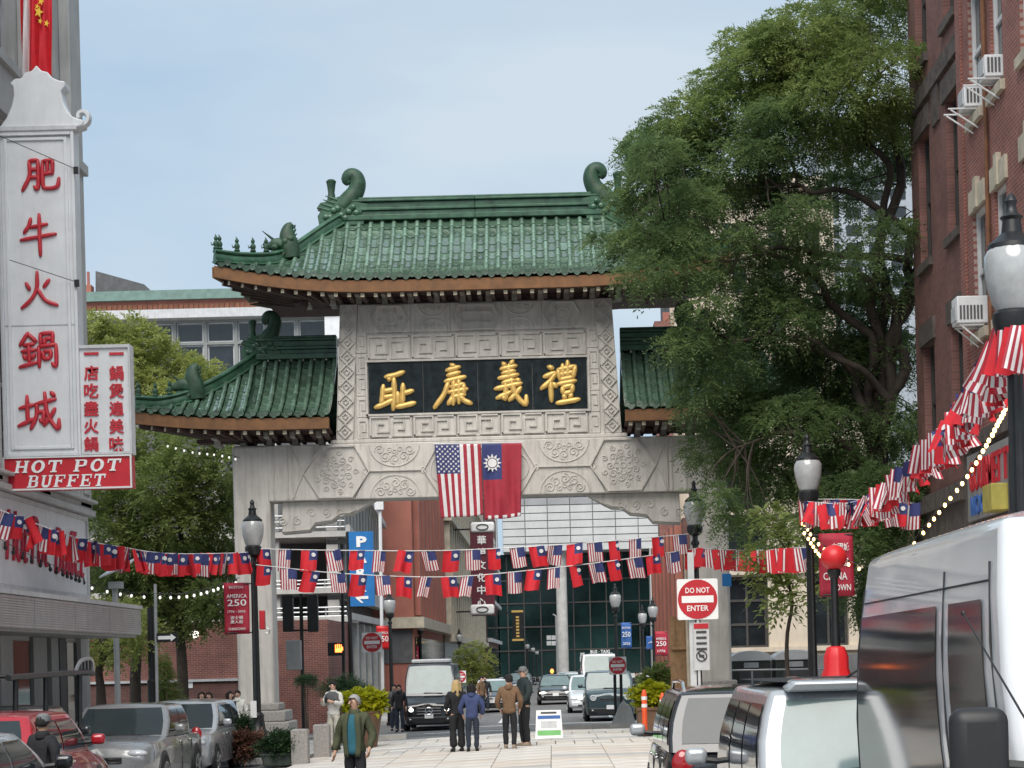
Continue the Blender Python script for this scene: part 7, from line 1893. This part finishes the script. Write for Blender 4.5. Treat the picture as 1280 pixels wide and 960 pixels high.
    if inner:
        b = MB()
        yf = -.155
        b.grid(lambda u, v: V((u - .5) * (.20 - .04 * v), -float(np.interp(v, [0, .35, .75, .9, 1], [.150, .146, .160, .135, .10])) * math.sqrt(1 - ((u - .5) * .20 / .19) ** 2) - .012, zc_ + .17 + (1.27 - zc_) * v), 8, 10); solidify(b.build('shirt_front', inner, jk, smooth=60), .01)
        for s_ in (-1, 1):
            b = MB(); b.grid(lambda u, v: V(s_ * (.05 + .03 * math.sin(v * PI * .9) + u * .075 - .02 * v), -float(np.interp(v, [0, .35, .75, .9, 1], [.150, .146, .160, .135, .10])) - .026 + .02 * u, zc_ + .13 + (1.33 - zc_) * v), 4, 10); solidify(b.build('lapel', top, jk, smooth=60), .012)
    vs4 = [V(0, 0, 1.04), V(0, 0, .88)]; rr4 = [(.150 * k, .115 * k), (.15 * k, .12 * k)]; e4 = [(0, 1)]
    for i in (0, 1):
        o_ = len(vs4); kn = Vector(J['kn%d' % i]); an = Vector(J['an%d' % i]); vs4 += [J['hip%d' % i], tuple(kn), tuple(kn.lerp(an, .6)), tuple(kn.lerp(an, .98))]
        rr4 += [.105 * k, (.078 + flare * .2) * k, (.066 + flare * .6) * k, (.062 + flare) * k]; e4 += [(1, o_), (o_, o_ + 1), (o_ + 1, o_ + 2), (o_ + 2, o_ + 3)]
    folds(skin('trousers', vs4, e4, rr4, legs, t, rootv=1), .03)
    for i, s_ in ((0, -1), (1, 1)):
        b = MB(); an = Vector(J['an%d' % i]); 
        b.ell((an.x + s_ * .008 * k, an.y - .055 * k, .045 * k), (.046 * k, .135 * k, .045 * k), 10, 8); b.ell((an.x, an.y + .01, .075 * k), (.045 * k, .06 * k, .06 * k), 10, 6); sh = b.build('shoe', shoes, t, smooth=60)
        b = MB(); b.prism([(.05 * math.cos(q * PI / 6) * k, .145 * math.sin(q * PI / 6) * k) for q in range(12)], (an.x + s_ * .008 * k, an.y - .055 * k, 0), AX, (0, 1, 0), (0, 0, .022 * k)); b.build('sole', 'letter_white' if shoes == 'shoe_tan' else 'trim_black', sh)
    return t
# the woman walking towards us
q = P(446, 1008, 26.9)
person('grey haired woman in an olive jacket over a teal top walking towards us', q.x, 26.9, R(-12), 1.58, 'cloth_olive', 'cloth_black', 'hair_grey', hair='short', skinm='skin_tan', inner='cloth_teal', coat=.66, stride=.10, headturn=R(-25), elbows=((-.28, .06, 1.12), (.27, .05, 1.13)), wrists=((-.32, -.02, .86), (.25, -.10, .90)))
Yg_ = 44.3
q = P(571, 936, Yg_); person('long blonde haired woman in black with flared trousers, back to us', q.x, Yg_ + .4, R(200), 1.66, 'cloth_black', 'cloth_black', 'hair_blonde', hair='long', flare=.05, coat=.80, elbows=((-.24, .04, 1.12), (.25, -.02, 1.13)), wrists=((-.14, -.2, 1.06), (.2, -.2, 1.02)))
q = P(591, 937, Yg_); person('person in a blue hooded jacket and jeans, back to us', q.x, Yg_, R(178), 1.56, 'cloth_blue', 'cloth_navy', 'hair_dark', hair='bob', coat=.68, elbows=((-.3, .0, 1.12), (.3, .0, 1.12)), wrists=((-.24, -.12, .93), (.24, -.12, .93)))
q = P(638, 936, Yg_); person('man in a brown jacket and dark cap, back to us', q.x, Yg_ - .1, R(172), 1.70, 'cloth_brown', 'cloth_black', 'hair_dark', cap='cloth_black', shoes='shoe_tan', coat=.68, headturn=R(40), elbows=((-.29, .02, 1.12), (.29, .02, 1.12)), wrists=((-.23, -.1, .93), (.23, -.1, .93)), stride=.05)
q = P(656, 934, Yg_); person('tall man in a dark green jacket and grey cap facing the brown jacket', q.x, Yg_ + .75, R(-62), 1.86, 'cloth_forest', 'cloth_black', 'hair_grey', cap='cap_grey', shoes='shoe_tan', coat=.74, elbows=((-.27, .02, 1.14), (.27, .0, 1.14)), wrists=((-.25, -.12, .94), (.2, -.16, .98)))
q = P(418, 925, 48.5); person('person in a white jacket with a grey yoke looking at a phone by the bollards', q.x, 48.5, R(-25), 1.72, 'cloth_white', 'cloth_cream', 'hair_dark', coat=.72, zoff=.1, headturn=R(-20), elbows=((-.27, -.03, 1.15), (.27, -.03, 1.15)), wrists=((-.17, -.26, 1.24), (.13, -.24, 1.22)))
pw = [o for o in SC.objects if o.get('label', '').startswith('person in a white jacket')][0]
b = MB(); b.lathe([(.245, 1.22), (.240, 1.32), (.215, 1.40), (.12, 1.47)], (0, .012, 0), 14, cap=False); o = b.build('grey_yoke', 'cloth_greyd', pw, smooth=60); o.scale = (1.0, .78, 1.0); solidify(o, .012)
b = MB(); b.box((-.03, -.30, 1.27), (.07, .012, .14)); b.build('phone', 'trim_black', pw, bevel=.004)
for (x, y_, Y, lb_, hm, hr, tp, rz_, hh) in ((252, 868, 55, 'leftmost woman with long dark hair above the silver car roof', 'hair_dark', 'long', 'cloth_white', 20, 1.6), (261, 869, 55.5, 'second woman with long dark hair above the silver car roof', 'hair_dark', 'long', 'cloth_greyd', -10, 1.58), (287, 866, 52, 'woman in a dark purple coat beside the left gate pillar', 'hair_dark', 'bob', 'cloth_purple', 60, 1.62), (297, 867, 54, 'person in a white top at the left gate pillar plinth', 'hair_dark', 'short', 'cloth_white', 0, 1.62)):
    q = P(x, y_, Y); person(lb_, q.x, Y, R(rz_), hh, tp, 'cloth_navy', hm, hair=hr, base=q.z - hh * .96 if False else g(q.x, Y) + .1)
    lo = q.z - (g(q.x, Y) + .1)
q = P(85, 897, 24.2); person('man in a grey cap standing behind the dark sedan on the left', q.x, 23.0, R(150), 1.5, 'cloth_black', 'cloth_black', 'hair_dark', cap='cap_grey', skinm='skin_tan')
for (x, Y, lb_, tp) in ((499, 68.5, 'dark dressed pedestrian beside the black van', 'cloth_black'), (493, 70, 'pedestrian in grey further behind at the left corner', 'cloth_greyd'), (602, 89, 'far pedestrian in tan behind the blue jacket', 'cloth_brown'), (607, 91, 'far pedestrian in black behind the blue jacket', 'cloth_black'), (797, 88, 'far pedestrian on the right pavement beyond the gate', 'cloth_black')):
    q = P(x, 880, Y); person(lb_, q.x, Y, R(random.uniform(-60, 60)), 1.68, tp, 'cloth_navy', 'hair_dark', zoff=.05)
# ================================================================ trees and plants
def leaves_mesh(name, clusters, L=.32, nl=9, ll=.075, lw=.03, droop=.55, seed=1, shell=.45, updir=.15):
    """sprays of leaflets filling ellipsoidal clusters (cx, cy, cz, rx, ry, rz, n)"""
    rg = np.random.default_rng(seed); P_, D_, S_ = [], [], []
    for (cx, cy, cz, rx, ry, rz, n) in clusters:
        n = int(n); d = rg.normal(size=(n, 3)); d /= np.linalg.norm(d, axis=1)[:, None]
        r_ = shell + (1 - shell) * rg.random(n) ** .7
        r_ *= 1 + .22 * np.sin(d[:, 0] * 5 + cx * 3) * np.cos(d[:, 2] * 4 + cz * 2)
        p = np.array([cx, cy, cz]) + d * r_[:, None] * np.array([rx, ry, rz])
        dd = d * np.array([1, 1, .45]) + rg.normal(size=(n, 3)) * .55 + np.array([0, 0, updir]); dd /= np.linalg.norm(dd, axis=1)[:, None]
        P_.append(p); D_.append(dd); S_.append(.7 + .6 * rg.random(n))
    p, d, sc = np.concatenate(P_), np.concatenate(D_), np.concatenate(S_)
    n = len(p); up_ = np.array([0, 0, 1.0])
    side = np.cross(d, up_); side /= np.linalg.norm(side, axis=1)[:, None] + 1e-6
    roll = rg.normal(size=(n, 1)) * .5; nrm = np.cross(side, d)
    side = side * np.cos(roll) + nrm * np.sin(roll)
    vs = []
    for k in range(nl):
        t = (k // 2 + 1) / (nl // 2 + 1); sg_ = 1 if k % 2 else -1
        if k == nl - 1: sg_ = 0; t = 1
        q = p + d * (L * sc * t)[:, None]; q[:, 2] -= droop * L * sc * t * t
        a = side * sg_ * .85 + d * (.55 if sg_ else 1.0) + rg.normal(size=(n, 3)) * .18; a[:, 2] -= .25 * t
        a /= np.linalg.norm(a, axis=1)[:, None]
        w_ = np.cross(a, nrm + rg.normal(size=(n, 3)) * .35); w_ /= np.linalg.norm(w_, axis=1)[:, None] + 1e-6
        lll = (ll * sc * (.8 + .4 * rg.random(n)))[:, None]; lww = (lw * sc)[:, None]
        vs.append(np.stack([q, q + a * lll * .5 + w_ * lww * .5, q + a * lll, q + a * lll * .5 - w_ * lww * .5], axis=1))
    v = np.concatenate(vs).reshape(-1, 3); nq = len(v) // 4
    me = bpy.data.meshes.new(name)
    me.vertices.add(len(v)); me.vertices.foreach_set('co', v.ravel().astype(np.float32))
    me.loops.add(nq * 4); me.loops.foreach_set('vertex_index', np.arange(nq * 4, dtype=np.int32))
    me.polygons.add(nq); me.polygons.foreach_set('loop_start', np.arange(0, nq * 4, 4, dtype=np.int32)); me.polygons.foreach_set('loop_total', np.full(nq, 4, dtype=np.int32))
    me.update(calc_edges=True)
    return me
def crown(name, clusters, m_, parent, **kw):
    o = root(parent).location
    cl = [(c[0] - o.x, c[1] - o.y, c[2] - o.z) + tuple(c[3:]) for c in clusters]
    me = leaves_mesh(name, cl, **kw); me.materials.append(M(m_))
    return tag(inst(name, me, parent), kind='stuff')
def limb(name, parent, a, c, r0, r1, kink=.25, n=6, seed=0):
    rg = random.Random(seed); a, c = Vector(a), Vector(c); ln_ = (c - a).length; pts = []
    for i in range(n + 1):
        t = i / n; p = a.lerp(c, t); e = math.sin(PI * t) * kink * ln_ * .25
        p += Vector((rg.uniform(-1, 1) * e, rg.uniform(-1, 1) * e, rg.uniform(-.3, 1) * e + math.sin(PI * t) * ln_ * .06)); pts.append(tuple(p))
    pts = crom(pts, 3); b = MB(); m = len(pts)
    b.tube(pts, [r0 + (r1 - r0) * i / (m - 1) for i in range(m)], 7)
    b.build(name, 'bark', parent, w=True, smooth=60)
    return [Vector(p) for p in pts]
def twigs(parent, base_pts, targets, r0, seed, name='twig'):
    rg = random.Random(seed); b = MB()
    for tg in targets:
        if min((q - tg).length for q in base_pts) > 2.6: continue
        a = min(base_pts, key=lambda q: (q - tg).length * (.8 + .4 * rg.random()))
        mid = a.lerp(tg, .5) + Vector((rg.uniform(-.2, .2), rg.uniform(-.2, .2), rg.uniform(0, .3))) * (tg - a).length * .4
        pts = crom([tuple(a), tuple(mid), tuple(tg)], 4); b.tube(pts, [r0 * (1 - .8 * i / (len(pts) - 1)) for i in range(len(pts))], 5)
    return tag(b.build(name, 'bark', parent, w=True), kind='stuff')

# ---- the big locust on the right
YT = 45.5
lt_ = thing('locust_tree', 'large dark green feathery tree reaching over the right of the gate', 'tree', (8.0, 48.5, g(8, 48.5) + .1))
CL = [(1090, 15, 75), (1010, 50, 62), (955, 85, 55), (1100, 100, 70), (1040, 130, 62), (925, 135, 52), (980, 165, 55), (868, 150, 42), (822, 172, 40), (800, 190, 28), (850, 205, 50), (915, 205, 50), (1090, 190, 52), (795, 212, 20),
      (800, 235, 42), (800, 264, 26), (845, 258, 38), (905, 250, 32), (728, 302, 9), (762, 306, 18), (800, 300, 40), (850, 305, 30), (790, 340, 30), (835, 340, 30), (985, 240, 34), (1050, 240, 34), (1110, 290, 30), (870, 385, 24),
      (900, 350, 24), (940, 320, 26), (985, 345, 26), (915, 300, 24), (1015, 300, 26), (965, 290, 34), (1005, 330, 28), (930, 348, 26), (1000, 268, 32), (960, 370, 26), (1060, 330, 26), (1115, 365, 34), (1050, 390, 44), (980, 405, 44), (915, 415, 42), (845, 430, 28), (880, 450, 40), (960, 465, 55), (1040, 455, 55), (1110, 445, 46), (860, 490, 26), (910, 515, 46),
      (985, 530, 56), (1065, 530, 56), (1125, 530, 42), (900, 565, 40), (960, 595, 50), (1040, 600, 52), (1110, 610, 48), (885, 620, 22), (925, 655, 28), (1000, 660, 30), (1075, 680, 44), (1125, 690, 36), (955, 690, 18), (1090, 740, 40), (1060, 620, 44), (1130, 640, 40), (1120, 760, 34)]
rg = random.Random(5); cl_l, cl_t, tg = [], [], []
for i, (x, y, r_) in enumerate(CL):
    if x < 850 and y < 345: x += 20
    elif x < 890 and 370 < y < 500: x += 12
    elif x < 900 and y >= 500: x += 8
    Y = YT + rg.uniform(-1.6, 2.6) + (x - 700) * .004
    p = P(x, y, Y); k_ = Y / F; rr_ = r_ * k_
    n = 50 + 640 * rr_ ** 2.1
    c_ = (p.x, p.y, p.z, rr_ * 1.15, rr_ * 1.25, rr_ * .62, n)
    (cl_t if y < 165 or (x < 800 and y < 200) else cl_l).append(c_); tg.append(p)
    if r_ > 40:
        for q in range(2):
            dx, dz = rg.uniform(-.9, .9), rg.uniform(-.9, .9)
            (cl_t if y < 165 else cl_l).append((p.x + dx * rr_, p.y + rg.uniform(-.8, 1.2), p.z + dz * rr_, rr_ * .55, rr_ * .6, rr_ * .26, n * .35))
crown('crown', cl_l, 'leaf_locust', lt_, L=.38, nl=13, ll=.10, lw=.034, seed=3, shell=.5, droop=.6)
crown('crown', cl_t, 'leaf_locust_lit_top', lt_, L=.38, nl=13, ll=.10, lw=.034, seed=4, shell=.5, droop=.55)
base_ = Vector((8.0, 48.5, g(8, 48.5) + .1)); fork = Vector((8.2, 48.2, 5.6))
trunk = limb('trunk', lt_, base_, fork, .36, .27, .1, seed=1)
allp = []
for i, (x, y, x2, y2) in enumerate(((1140, 290, 960, 235), (1150, 330, 880, 330), (1120, 180, 1000, 60), (1090, 420, 820, 300), (1100, 300, 1090, 60), (1070, 470, 900, 420), (1060, 560, 920, 560), (1110, 500, 990, 420), (1120, 380, 1020, 330))):
    m_ = P(x, y, 47.5); e_ = P(x2, y2, 46)
    a_ = trunk[-1] if y < 520 else trunk[-5]
    l1 = limb('branch', lt_, a_, m_, .17, .11, .2, seed=10 + i); l2 = limb('branch', lt_, m_, e_, .11, .03, .35, seed=30 + i); allp += l1 + l2
extra = [t_ + Vector((rg.uniform(-.8, .8), rg.uniform(-.6, .6), rg.uniform(-.6, .6))) for t_ in tg for _ in range(3)]
twigs(lt_, allp, tg + extra, .028, 6)
# ---- small broad-leaved sapling by the no entry sign
sp2 = thing('sapling', 'young tree with broad grey green leaves by the right pavement', 'tree', (P(985, 850, 43).x, 43, .1))
c_ = [P(x, y, 43) for (x, y) in ((985, 700), (965, 720), (975, 750), (955, 690), (990, 665), (960, 650), (1000, 730))]
crown('crown', [(p.x, p.y, p.z, .34, .4, .3, 40) for p in c_], 'leaf_mid', sp2, L=.3, nl=7, ll=.17, lw=.07, seed=8, droop=.9)
st_ = limb('trunk', sp2, (P(990, 850, 43.2).x, 43.2, .1), P(985, 690, 43.2), .06, .03, .1, seed=3); twigs(sp2, st_, c_, .02, 4)

# ---- trees on the left
def left_tree(label, base, CL, Y0, m_, seed, n0=30, kn=520, ll=.13, lw=.06, dy=1.2):
    t = thing('tree', label, 'tree', base, group='trees behind the left cars')
    rg = random.Random(seed); cl = []; tgs = []
    for (x, y, r_) in CL:
        Y = Y0 + rg.uniform(-dy, dy); p = P(x, y, Y); rr_ = r_ * Y / F; tgs.append(p)
        cl.append((p.x, p.y, p.z, rr_ * 1.08, rr_ * 1.2, rr_ * .85, n0 + kn * rr_ ** 2.0))
    crown('crown', cl, m_, t, L=.34, nl=9, ll=ll, lw=lw, seed=seed, shell=.5, droop=.35)
    z = max(q.z for q in tgs); tr_ = limb('trunk', t, base, Vector(base) + Vector((.1, 0, (z - base[2]) * .8)), .22, .06, .1, seed=seed)
    twigs(t, tr_[3:], tgs, .05, seed, 'branch')
    return t
q = P(170, 860, 66); left_tree('pale yellow green tree rising above the left end of the gate roof', (q.x, 66, g(q.x, 66)), [(108, 405, 22), (125, 425, 26), (160, 415, 24), (185, 428, 24), (150, 455, 34), (205, 460, 34), (240, 470, 30), (265, 478, 16), (115, 460, 26), (180, 490, 34), (225, 500, 30), (130, 500, 30), (255, 500, 16)], 66, 'leaf_light', 21)
q = P(225, 860, 63); left_tree('mid green tree under the left eave of the gate', (q.x, 63, g(q.x, 63)), [(190, 560, 34), (240, 565, 36), (285, 585, 26), (150, 575, 34), (120, 600, 30), (200, 610, 44), (255, 620, 40), (295, 630, 20), (160, 640, 42), (220, 660, 44), (275, 670, 34), (130, 660, 34), (180, 700, 44), (240, 710, 42), (290, 710, 22), (140, 715, 30), (210, 750, 40), (265, 752, 30), (165, 752, 30), (235, 775, 26), (285, 760, 20)], 63, 'leaf_mid', 22)
q = P(125, 860, 57); left_tree('small yellow green tree behind the marquee end', (q.x, 57, g(q.x, 57)), [(112, 770, 22), (135, 790, 24), (155, 770, 22), (165, 800, 20), (120, 815, 20), (145, 815, 16), (180, 785, 20)], 57, 'leaf_light', 23, ll=.11)
q = P(592, 868, 112); left_tree('small yellow green street tree beyond the gate', (q.x, 112, -.45), [(592, 812, 13), (580, 825, 13), (603, 825, 14), (590, 838, 15), (606, 842, 12), (578, 840, 10), (595, 852, 13)], 112, 'leaf_light', 24, kn=300, dy=.5)
def conifer(name, label, x, y0, y1, Y, wpx, m_, seed, zoff=.1):
    b0, t0 = P(x, y0, Y), P(x, y1, Y); zb = g(b0.x, Y) + zoff; h = t0.z - zb; w_ = wpx * Y / F
    t = thing(name, label, 'shrub', (b0.x, Y, zb)); cl = []
    for k in range(9):
        f = k / 9; r_ = w_ * .5 * (1 - f) + .04; cl.append((b0.x, Y, zb + h * (.1 + .88 * f), r_, r_, h * .09, 60 + 500 * r_))
    crown('crown', cl, m_, t, L=.16, nl=9, ll=.07, lw=.02, seed=seed, shell=.5, droop=.1, updir=.4)
    b = MB(); b.tube([(0, 0, 0), (0, 0, h * .9)], [.06, .015], 6); b.build('trunk', 'bark', t)
    return t
conifer('evergreen_tree', 'blue green conifer behind the stout black post', 206, 872, 815, 60, 70, 'leaf_mid', 41)
conifer('cone_shrub', 'small dark conical evergreen left of the lamp post', 306, 930, 896, 45.5, 22, 'leaf_dark', 42)
def shrub(name, label, cat, x, y, Y, r, m_, seed, ll=.08, lw=.04, n=500, flat=.75, base=None, L=.18, group=None):
    p = P(x, y, Y); zb = g(p.x, Y) + .1 if base is None else base
    t = thing(name, label, cat, (p.x, Y, zb), group=group); rg = random.Random(seed)
    cl = [(p.x + rg.uniform(-.6, .6) * r, Y + rg.uniform(-.4, .4) * r, p.z + rg.uniform(-.4, .4) * r * flat, r * .6, r * .6, r * .5 * flat, n / 6) for _ in range(6)] + [(p.x, Y, p.z, r * .85, r * .8, r * flat, n / 2)]
    crown('foliage', cl, m_, t, L=L, nl=9, ll=ll, lw=lw, seed=seed, shell=.4, droop=.3, updir=.4)
    b = MB()
    for q in range(5): b.tube([(p.x + rg.uniform(-.05, .05), Y, zb - .0), (p.x + rg.uniform(-.5, .5) * r, Y + rg.uniform(-.3, .3) * r, p.z)], [.02, .008], 5)
    tag(b.build('stems', 'bark', t, w=True), kind='stuff')
    return t, p
shrub('red_shrub', 'low reddish shrub beside the left lamp post', 'shrub', 306, 930, 44.8, .36, 'leaf_red', 51, n=420)
# planter box with a clipped dark shrub
p = P(352, 945, 44.0); zb = g(p.x, 44) 
pt_ = thing('planter_box', 'grey green planter box at the foot of the left lamp post', 'planter', (p.x, 44, zb))
b = MB(); b.prism([(-.38, 0), (.38, 0), (.44, .28), (-.44, .28)], (0, -.3, 0), AX, AY, (0, .6, 0)); b.build('box', 'planter_green', pt_, bevel=.03)
b = MB(); b.bb((-.40, -.28, .27), (.40, .28, .292)); b.build('soil', 'soil', pt_)
b = MB()
b.bb((-.46, -.33, .25), (.46, -.29, .3)); b.build('rim', 'planter_green', pt_)
shrub('clipped_shrub', 'rounded dark green shrub in the grey green planter box', 'shrub', 352, 929, 44.0, .42, 'leaf_dark', 52, n=900, base=zb + .28, flat=.6, ll=.06, lw=.03)
# tapered planter with the yellow plant
Yp_ = 50.5; p = P(458, 925, Yp_); zb = g(p.x, Yp_) + .02; k_ = Yp_ / F
pt_ = thing('tapered_planter', 'tall brown tapered planter behind the woman in the olive jacket', 'planter', (p.x, Yp_, zb)); h = P(458, 889, Yp_).z - zb
b = MB(); b.lathe([(.26, 0), (.28, .03), (.43, h - .05), (.46, h - .04), (.46, h), (.40, h)], (0, 0, 0), 20); b.build('pot', 'planter', pt_, smooth=35)
b = MB(); b.lathe([(.001, h - .03), (.41, h - .03)], (0, 0, 0), 16, cap=False); b.build('soil', 'soil', pt_)
shrub('yellow_plant', 'bright yellow green plant spilling from the brown tapered planter', 'plant', 456, 878, Yp_, .52, 'leaf_yellow', 53, ll=.15, lw=.09, n=420, base=zb + h - .03, flat=.55)
# small pine
t, p = shrub('pine_shrub', 'dark twisted pine behind the person in white', 'shrub', 428, 862, 52.5, .62, 'leaf_dark', 54, ll=.10, lw=.014, n=700, flat=.55)
t, p = shrub('pine_shrub', 'narrow dark pine twigs left of the person in white', 'shrub', 383, 852, 53.5, .26, 'leaf_dark', 55, ll=.10, lw=.014, n=160, flat=.6)
# right planter
Yp_ = 51.5; p = P(814, 918, Yp_); zb = g(p.x, Yp_) + .02; h = P(814, 884, Yp_).z - zb
pt_ = thing('brown_planter', 'brown box planter beside the orange marker post', 'planter', (p.x, Yp_, zb))
b = MB(); b.bb((-.36, -.36, 0), (.36, .36, h)); b.build('box', 'planter', pt_, bevel=.02)
b = MB(); b.bb((-.40, -.40, h - .07), (.40, -.355, h + .01)); b.build('rim', 'planter', pt_)
shrub('lime_plant', 'lime green plant in the brown box planter on the right', 'plant', 814, 870, Yp_, .45, 'leaf_yellow', 56, ll=.13, lw=.08, n=200, base=zb + h - .02, flat=.7)
shrub('green_plant', 'darker green plant beyond the lime plant on the right', 'plant', 822, 850, 53, .4, 'leaf_mid', 57, ll=.10, lw=.05, n=200, flat=1.1)
# ================================================================ bunting and string lights
FW, FH = .40, .52
def mini_flag(kind, var):
    """small flag hanging from its upper edge, local x along the cord, z down; canton at the upper right as seen"""
    rg = random.Random(var * 7 + (1 if kind == 'us' else 2)); ph = rg.uniform(0, 6); am = rg.uniform(.02, .06); sk = rg.uniform(-.08, .08); fold = rg.choice((0, 0, 0, .35, .55))
    def fn(u, v):
        x = (u - .5) * FW; z = -v * FH
        if fold and u > 1 - fold: x = (1 - fold - .5) * FW + (u - 1 + fold) * FW * .35
        return Vector((x + sk * v, -am * (.3 + v) * math.sin(7 * u + ph) - (.12 * v * max(0, u - 1 + fold) if fold else 0), z + .015 * math.sin(5 * u + ph) * v))
    b = MB()
    if kind == 'us':
        b.grid(fn, 13, 8, mf=lambda i, j: 2 if (i >= 6 and j < 4) else (0 if i % 2 == 0 else 1)); mats = ['stripe_red', 'flag_white', 'flag_blue']
    else:
        b.grid(fn, 12, 8, mf=lambda i, j: 2 if (i >= 6 and j < 4) else 0); mats = ['flag_red', 'flag_white', 'flag_blue']
        c = fn(.75, .25) + Vector((0, -.02, 0)); rot = Matrix.Rotation(R(90), 3, 'X')
        b.lathe([(.001, 0), (.052, 0), (.052, .004), (.001, .004)], c, 10, 1, rot=rot); b.lathe([(.001, 0), (.052, 0), (.052, .004), (.001, .004)], fn(.75, .25) + Vector((0, .02, 0)), 10, 1, rot=rot)
    return b.mesh('small_flag', mats, smooth=60, fix=False)
FLAGS = {k: [mini_flag(k, v) for v in range(6)] for k in ('us', 'roc')}
def bunting(label, pts, spacing, mats=('roc', 'us'), seed=0, sc=1.0, twist=20, wild=0.0, start=.2):
    """pts: (px, py, Y) along the cord"""
    rg = random.Random(seed); path = [Vector(q) for q in crom([tuple(P(*p)) for p in pts], 10)]
    t = thing('flag_bunting', label, 'bunting', path[0], group='strings of small flags')
    b = MB(); b.tube(path, .012, 5); b.build('cord', 'cord_white', t, w=True)
    acc = 0; nxt = start; n = 0
    for i in range(len(path) - 1):
        seg = path[i + 1] - path[i]; ln_ = seg.length
        while nxt < acc + ln_:
            p = path[i] + seg * ((nxt - acc) / ln_) - path[0]
            yaw = math.atan2(seg.y, seg.x) * (.35 if wild == 0 else 1.0)
            tilt = -math.atan2(seg.z, math.hypot(seg.x, seg.y)) * .6
            m4 = Matrix.Translation(p) @ Matrix.Rotation(yaw + R(rg.uniform(-twist, twist)), 4, 'Z') @ Matrix.Rotation(tilt, 4, 'Y') @ Matrix.Rotation(R(rg.uniform(-10, 10) * (1 + 5 * wild)), 4, 'X') @ Matrix.Rotation(R(rg.uniform(-8, 8) * (1 + 4 * wild)), 4, 'Y') @ Matrix.Scale(sc * rg.uniform(.92, 1.06), 4)
            inst('small_flag', rg.choice(FLAGS[mats[n % len(mats)]]), t, m4); n += 1
            nxt += spacing * rg.uniform(.9, 1.1)
        acc += ln_
    return t
bunting('upper string of small flags across the gate opening', [(318, 686, 46.9), (430, 688, 47.5), (560, 688, 48), (700, 681, 49), (800, 673, 49.6), (866, 667, 50)], .565, seed=1)
bunting('lower string of small flags across the gate opening', [(320, 706, 46.9), (430, 717, 47.4), (560, 721, 48), (680, 711, 48.8), (780, 699, 49.5), (868, 686, 50)], .565, ('roc', 'us'), seed=2)
bunting('bunched string of small flags from the restaurant sign to the left lamp', [(-25, 628, 37.5), (57, 659, 39), (106, 675, 40.5), (152, 684, 42), (213, 692, 44), (301, 691, 46.6), (314, 688, 46.9)], .27, ('roc', 'roc', 'us', 'roc'), seed=3, sc=1.0, twist=95, wild=.12, start=.1)
bunting('short string of small flags between the two right lamps', [(870, 685, 50), (940, 688, 45), (1008, 684, 38.1)], .62, ('us', 'roc'), seed=4, twist=12)
bunting('tangled string of small flags rising to the largest right lamp', [(1004, 627, 38), (1060, 629, 35), (1100, 610, 31.5), (1150, 563, 28), (1200, 508, 24.5), (1240, 450, 21), (1266, 404, 18.6)], .20, ('us', 'roc', 'us'), seed=5, sc=.92, twist=75, wild=.35, start=.1)
bunting('short string of small flags beside the tree towards the dark brick building', [(1012, 624, 38), (1080, 625, 39), (1150, 630, 40.8)], .5, ('us', 'roc', 'us', 'roc'), seed=6, twist=25, start=.6)
bunting('few small flags hanging on the largest right lamp', [(1262, 412, 18.5), (1275, 409, 18.0), (1300, 404, 17.6)], .22, ('roc', 'us'), seed=7, sc=.9, twist=25, start=.08)
def lights(label, pts, spacing, m_, r=.035, drop=.08, seed=0):
    rg = random.Random(seed); path = [Vector(q) for q in crom([tuple(P(*p)) for p in pts], 8)]
    t = thing('string_lights', label, 'string lights', path[0], group='festoon lights')
    b = MB(); b.tube(path, .007, 5); b.build('wire', 'black_iron', t, w=True)
    bm_ = MB(); bm_.lathe([(.001, -1.9), (.6, -1.6), (.95, -.9), (.8, -.1), (.45, .45), (.42, .5)], (0, 0, 0), 10); me = bm_.mesh('bulb', m_, smooth=60)
    sk_ = MB(); sk_.lathe([(.5, .4), (.5, 1.6), (.2, 2.0)], (0, 0, 0), 8); me2 = sk_.mesh('socket', 'black_iron', smooth=40)
    acc = 0; nxt = spacing * .5
    for i in range(len(path) - 1):
        seg = path[i + 1] - path[i]; ln_ = seg.length
        while nxt < acc + ln_:
            p = path[i] + seg * ((nxt - acc) / ln_) - path[0] - Vector((0, 0, r * 2)); m4 = Matrix.Translation(p) @ Matrix.Rotation(R(rg.uniform(-12, 12)), 4, 'X') @ Matrix.Rotation(R(rg.uniform(-12, 12)), 4, 'Y') @ Matrix.Scale(r, 4)
            o = inst('bulb', me, t, m4); inst('socket', me2, o, Matrix.Identity(4)); nxt += spacing * rg.uniform(.85, 1.15)
        acc += ln_
    return t
lights('long glowing warm string lights sagging past the red lantern to the largest lamp', [(1004, 648, 38), (1020, 672, 36.5), (1052, 696, 35), (1088, 709, 34), (1112, 704, 33), (1135, 683, 32), (1160, 652, 31), (1185, 620, 29.5), (1212, 585, 28), (1238, 540, 25.5), (1262, 490, 22), (1275, 450, 18.6)], .40, 'bulb_lit', .030)
lights('short glowing warm light string hanging down the lamp beside the lantern', [(1006, 640, 37.9), (1003, 655, 37.9), (1010, 668, 37.5), (1026, 690, 36), (1040, 690, 34)], .3, 'bulb_lit', .032, seed=2)
lights('small white string lights below the left trees', [(105, 728, 52), (150, 738, 53), (190, 742, 54), (240, 740, 52), (300, 722, 48)], .55, 'bulb_white', .04, seed=3)
lights('unlit string lights crossing the restaurant sign band', [(-10, 668, 38), (30, 690, 40), (70, 708, 42), (105, 722, 45.5)], .55, 'trim_black', .045, seed=4)
lights('tiny string lights under the left eave of the gate', [(205, 553, 55), (240, 562, 55), (275, 566, 55), (300, 572, 55)], .22, 'bulb_white', .03, seed=5)
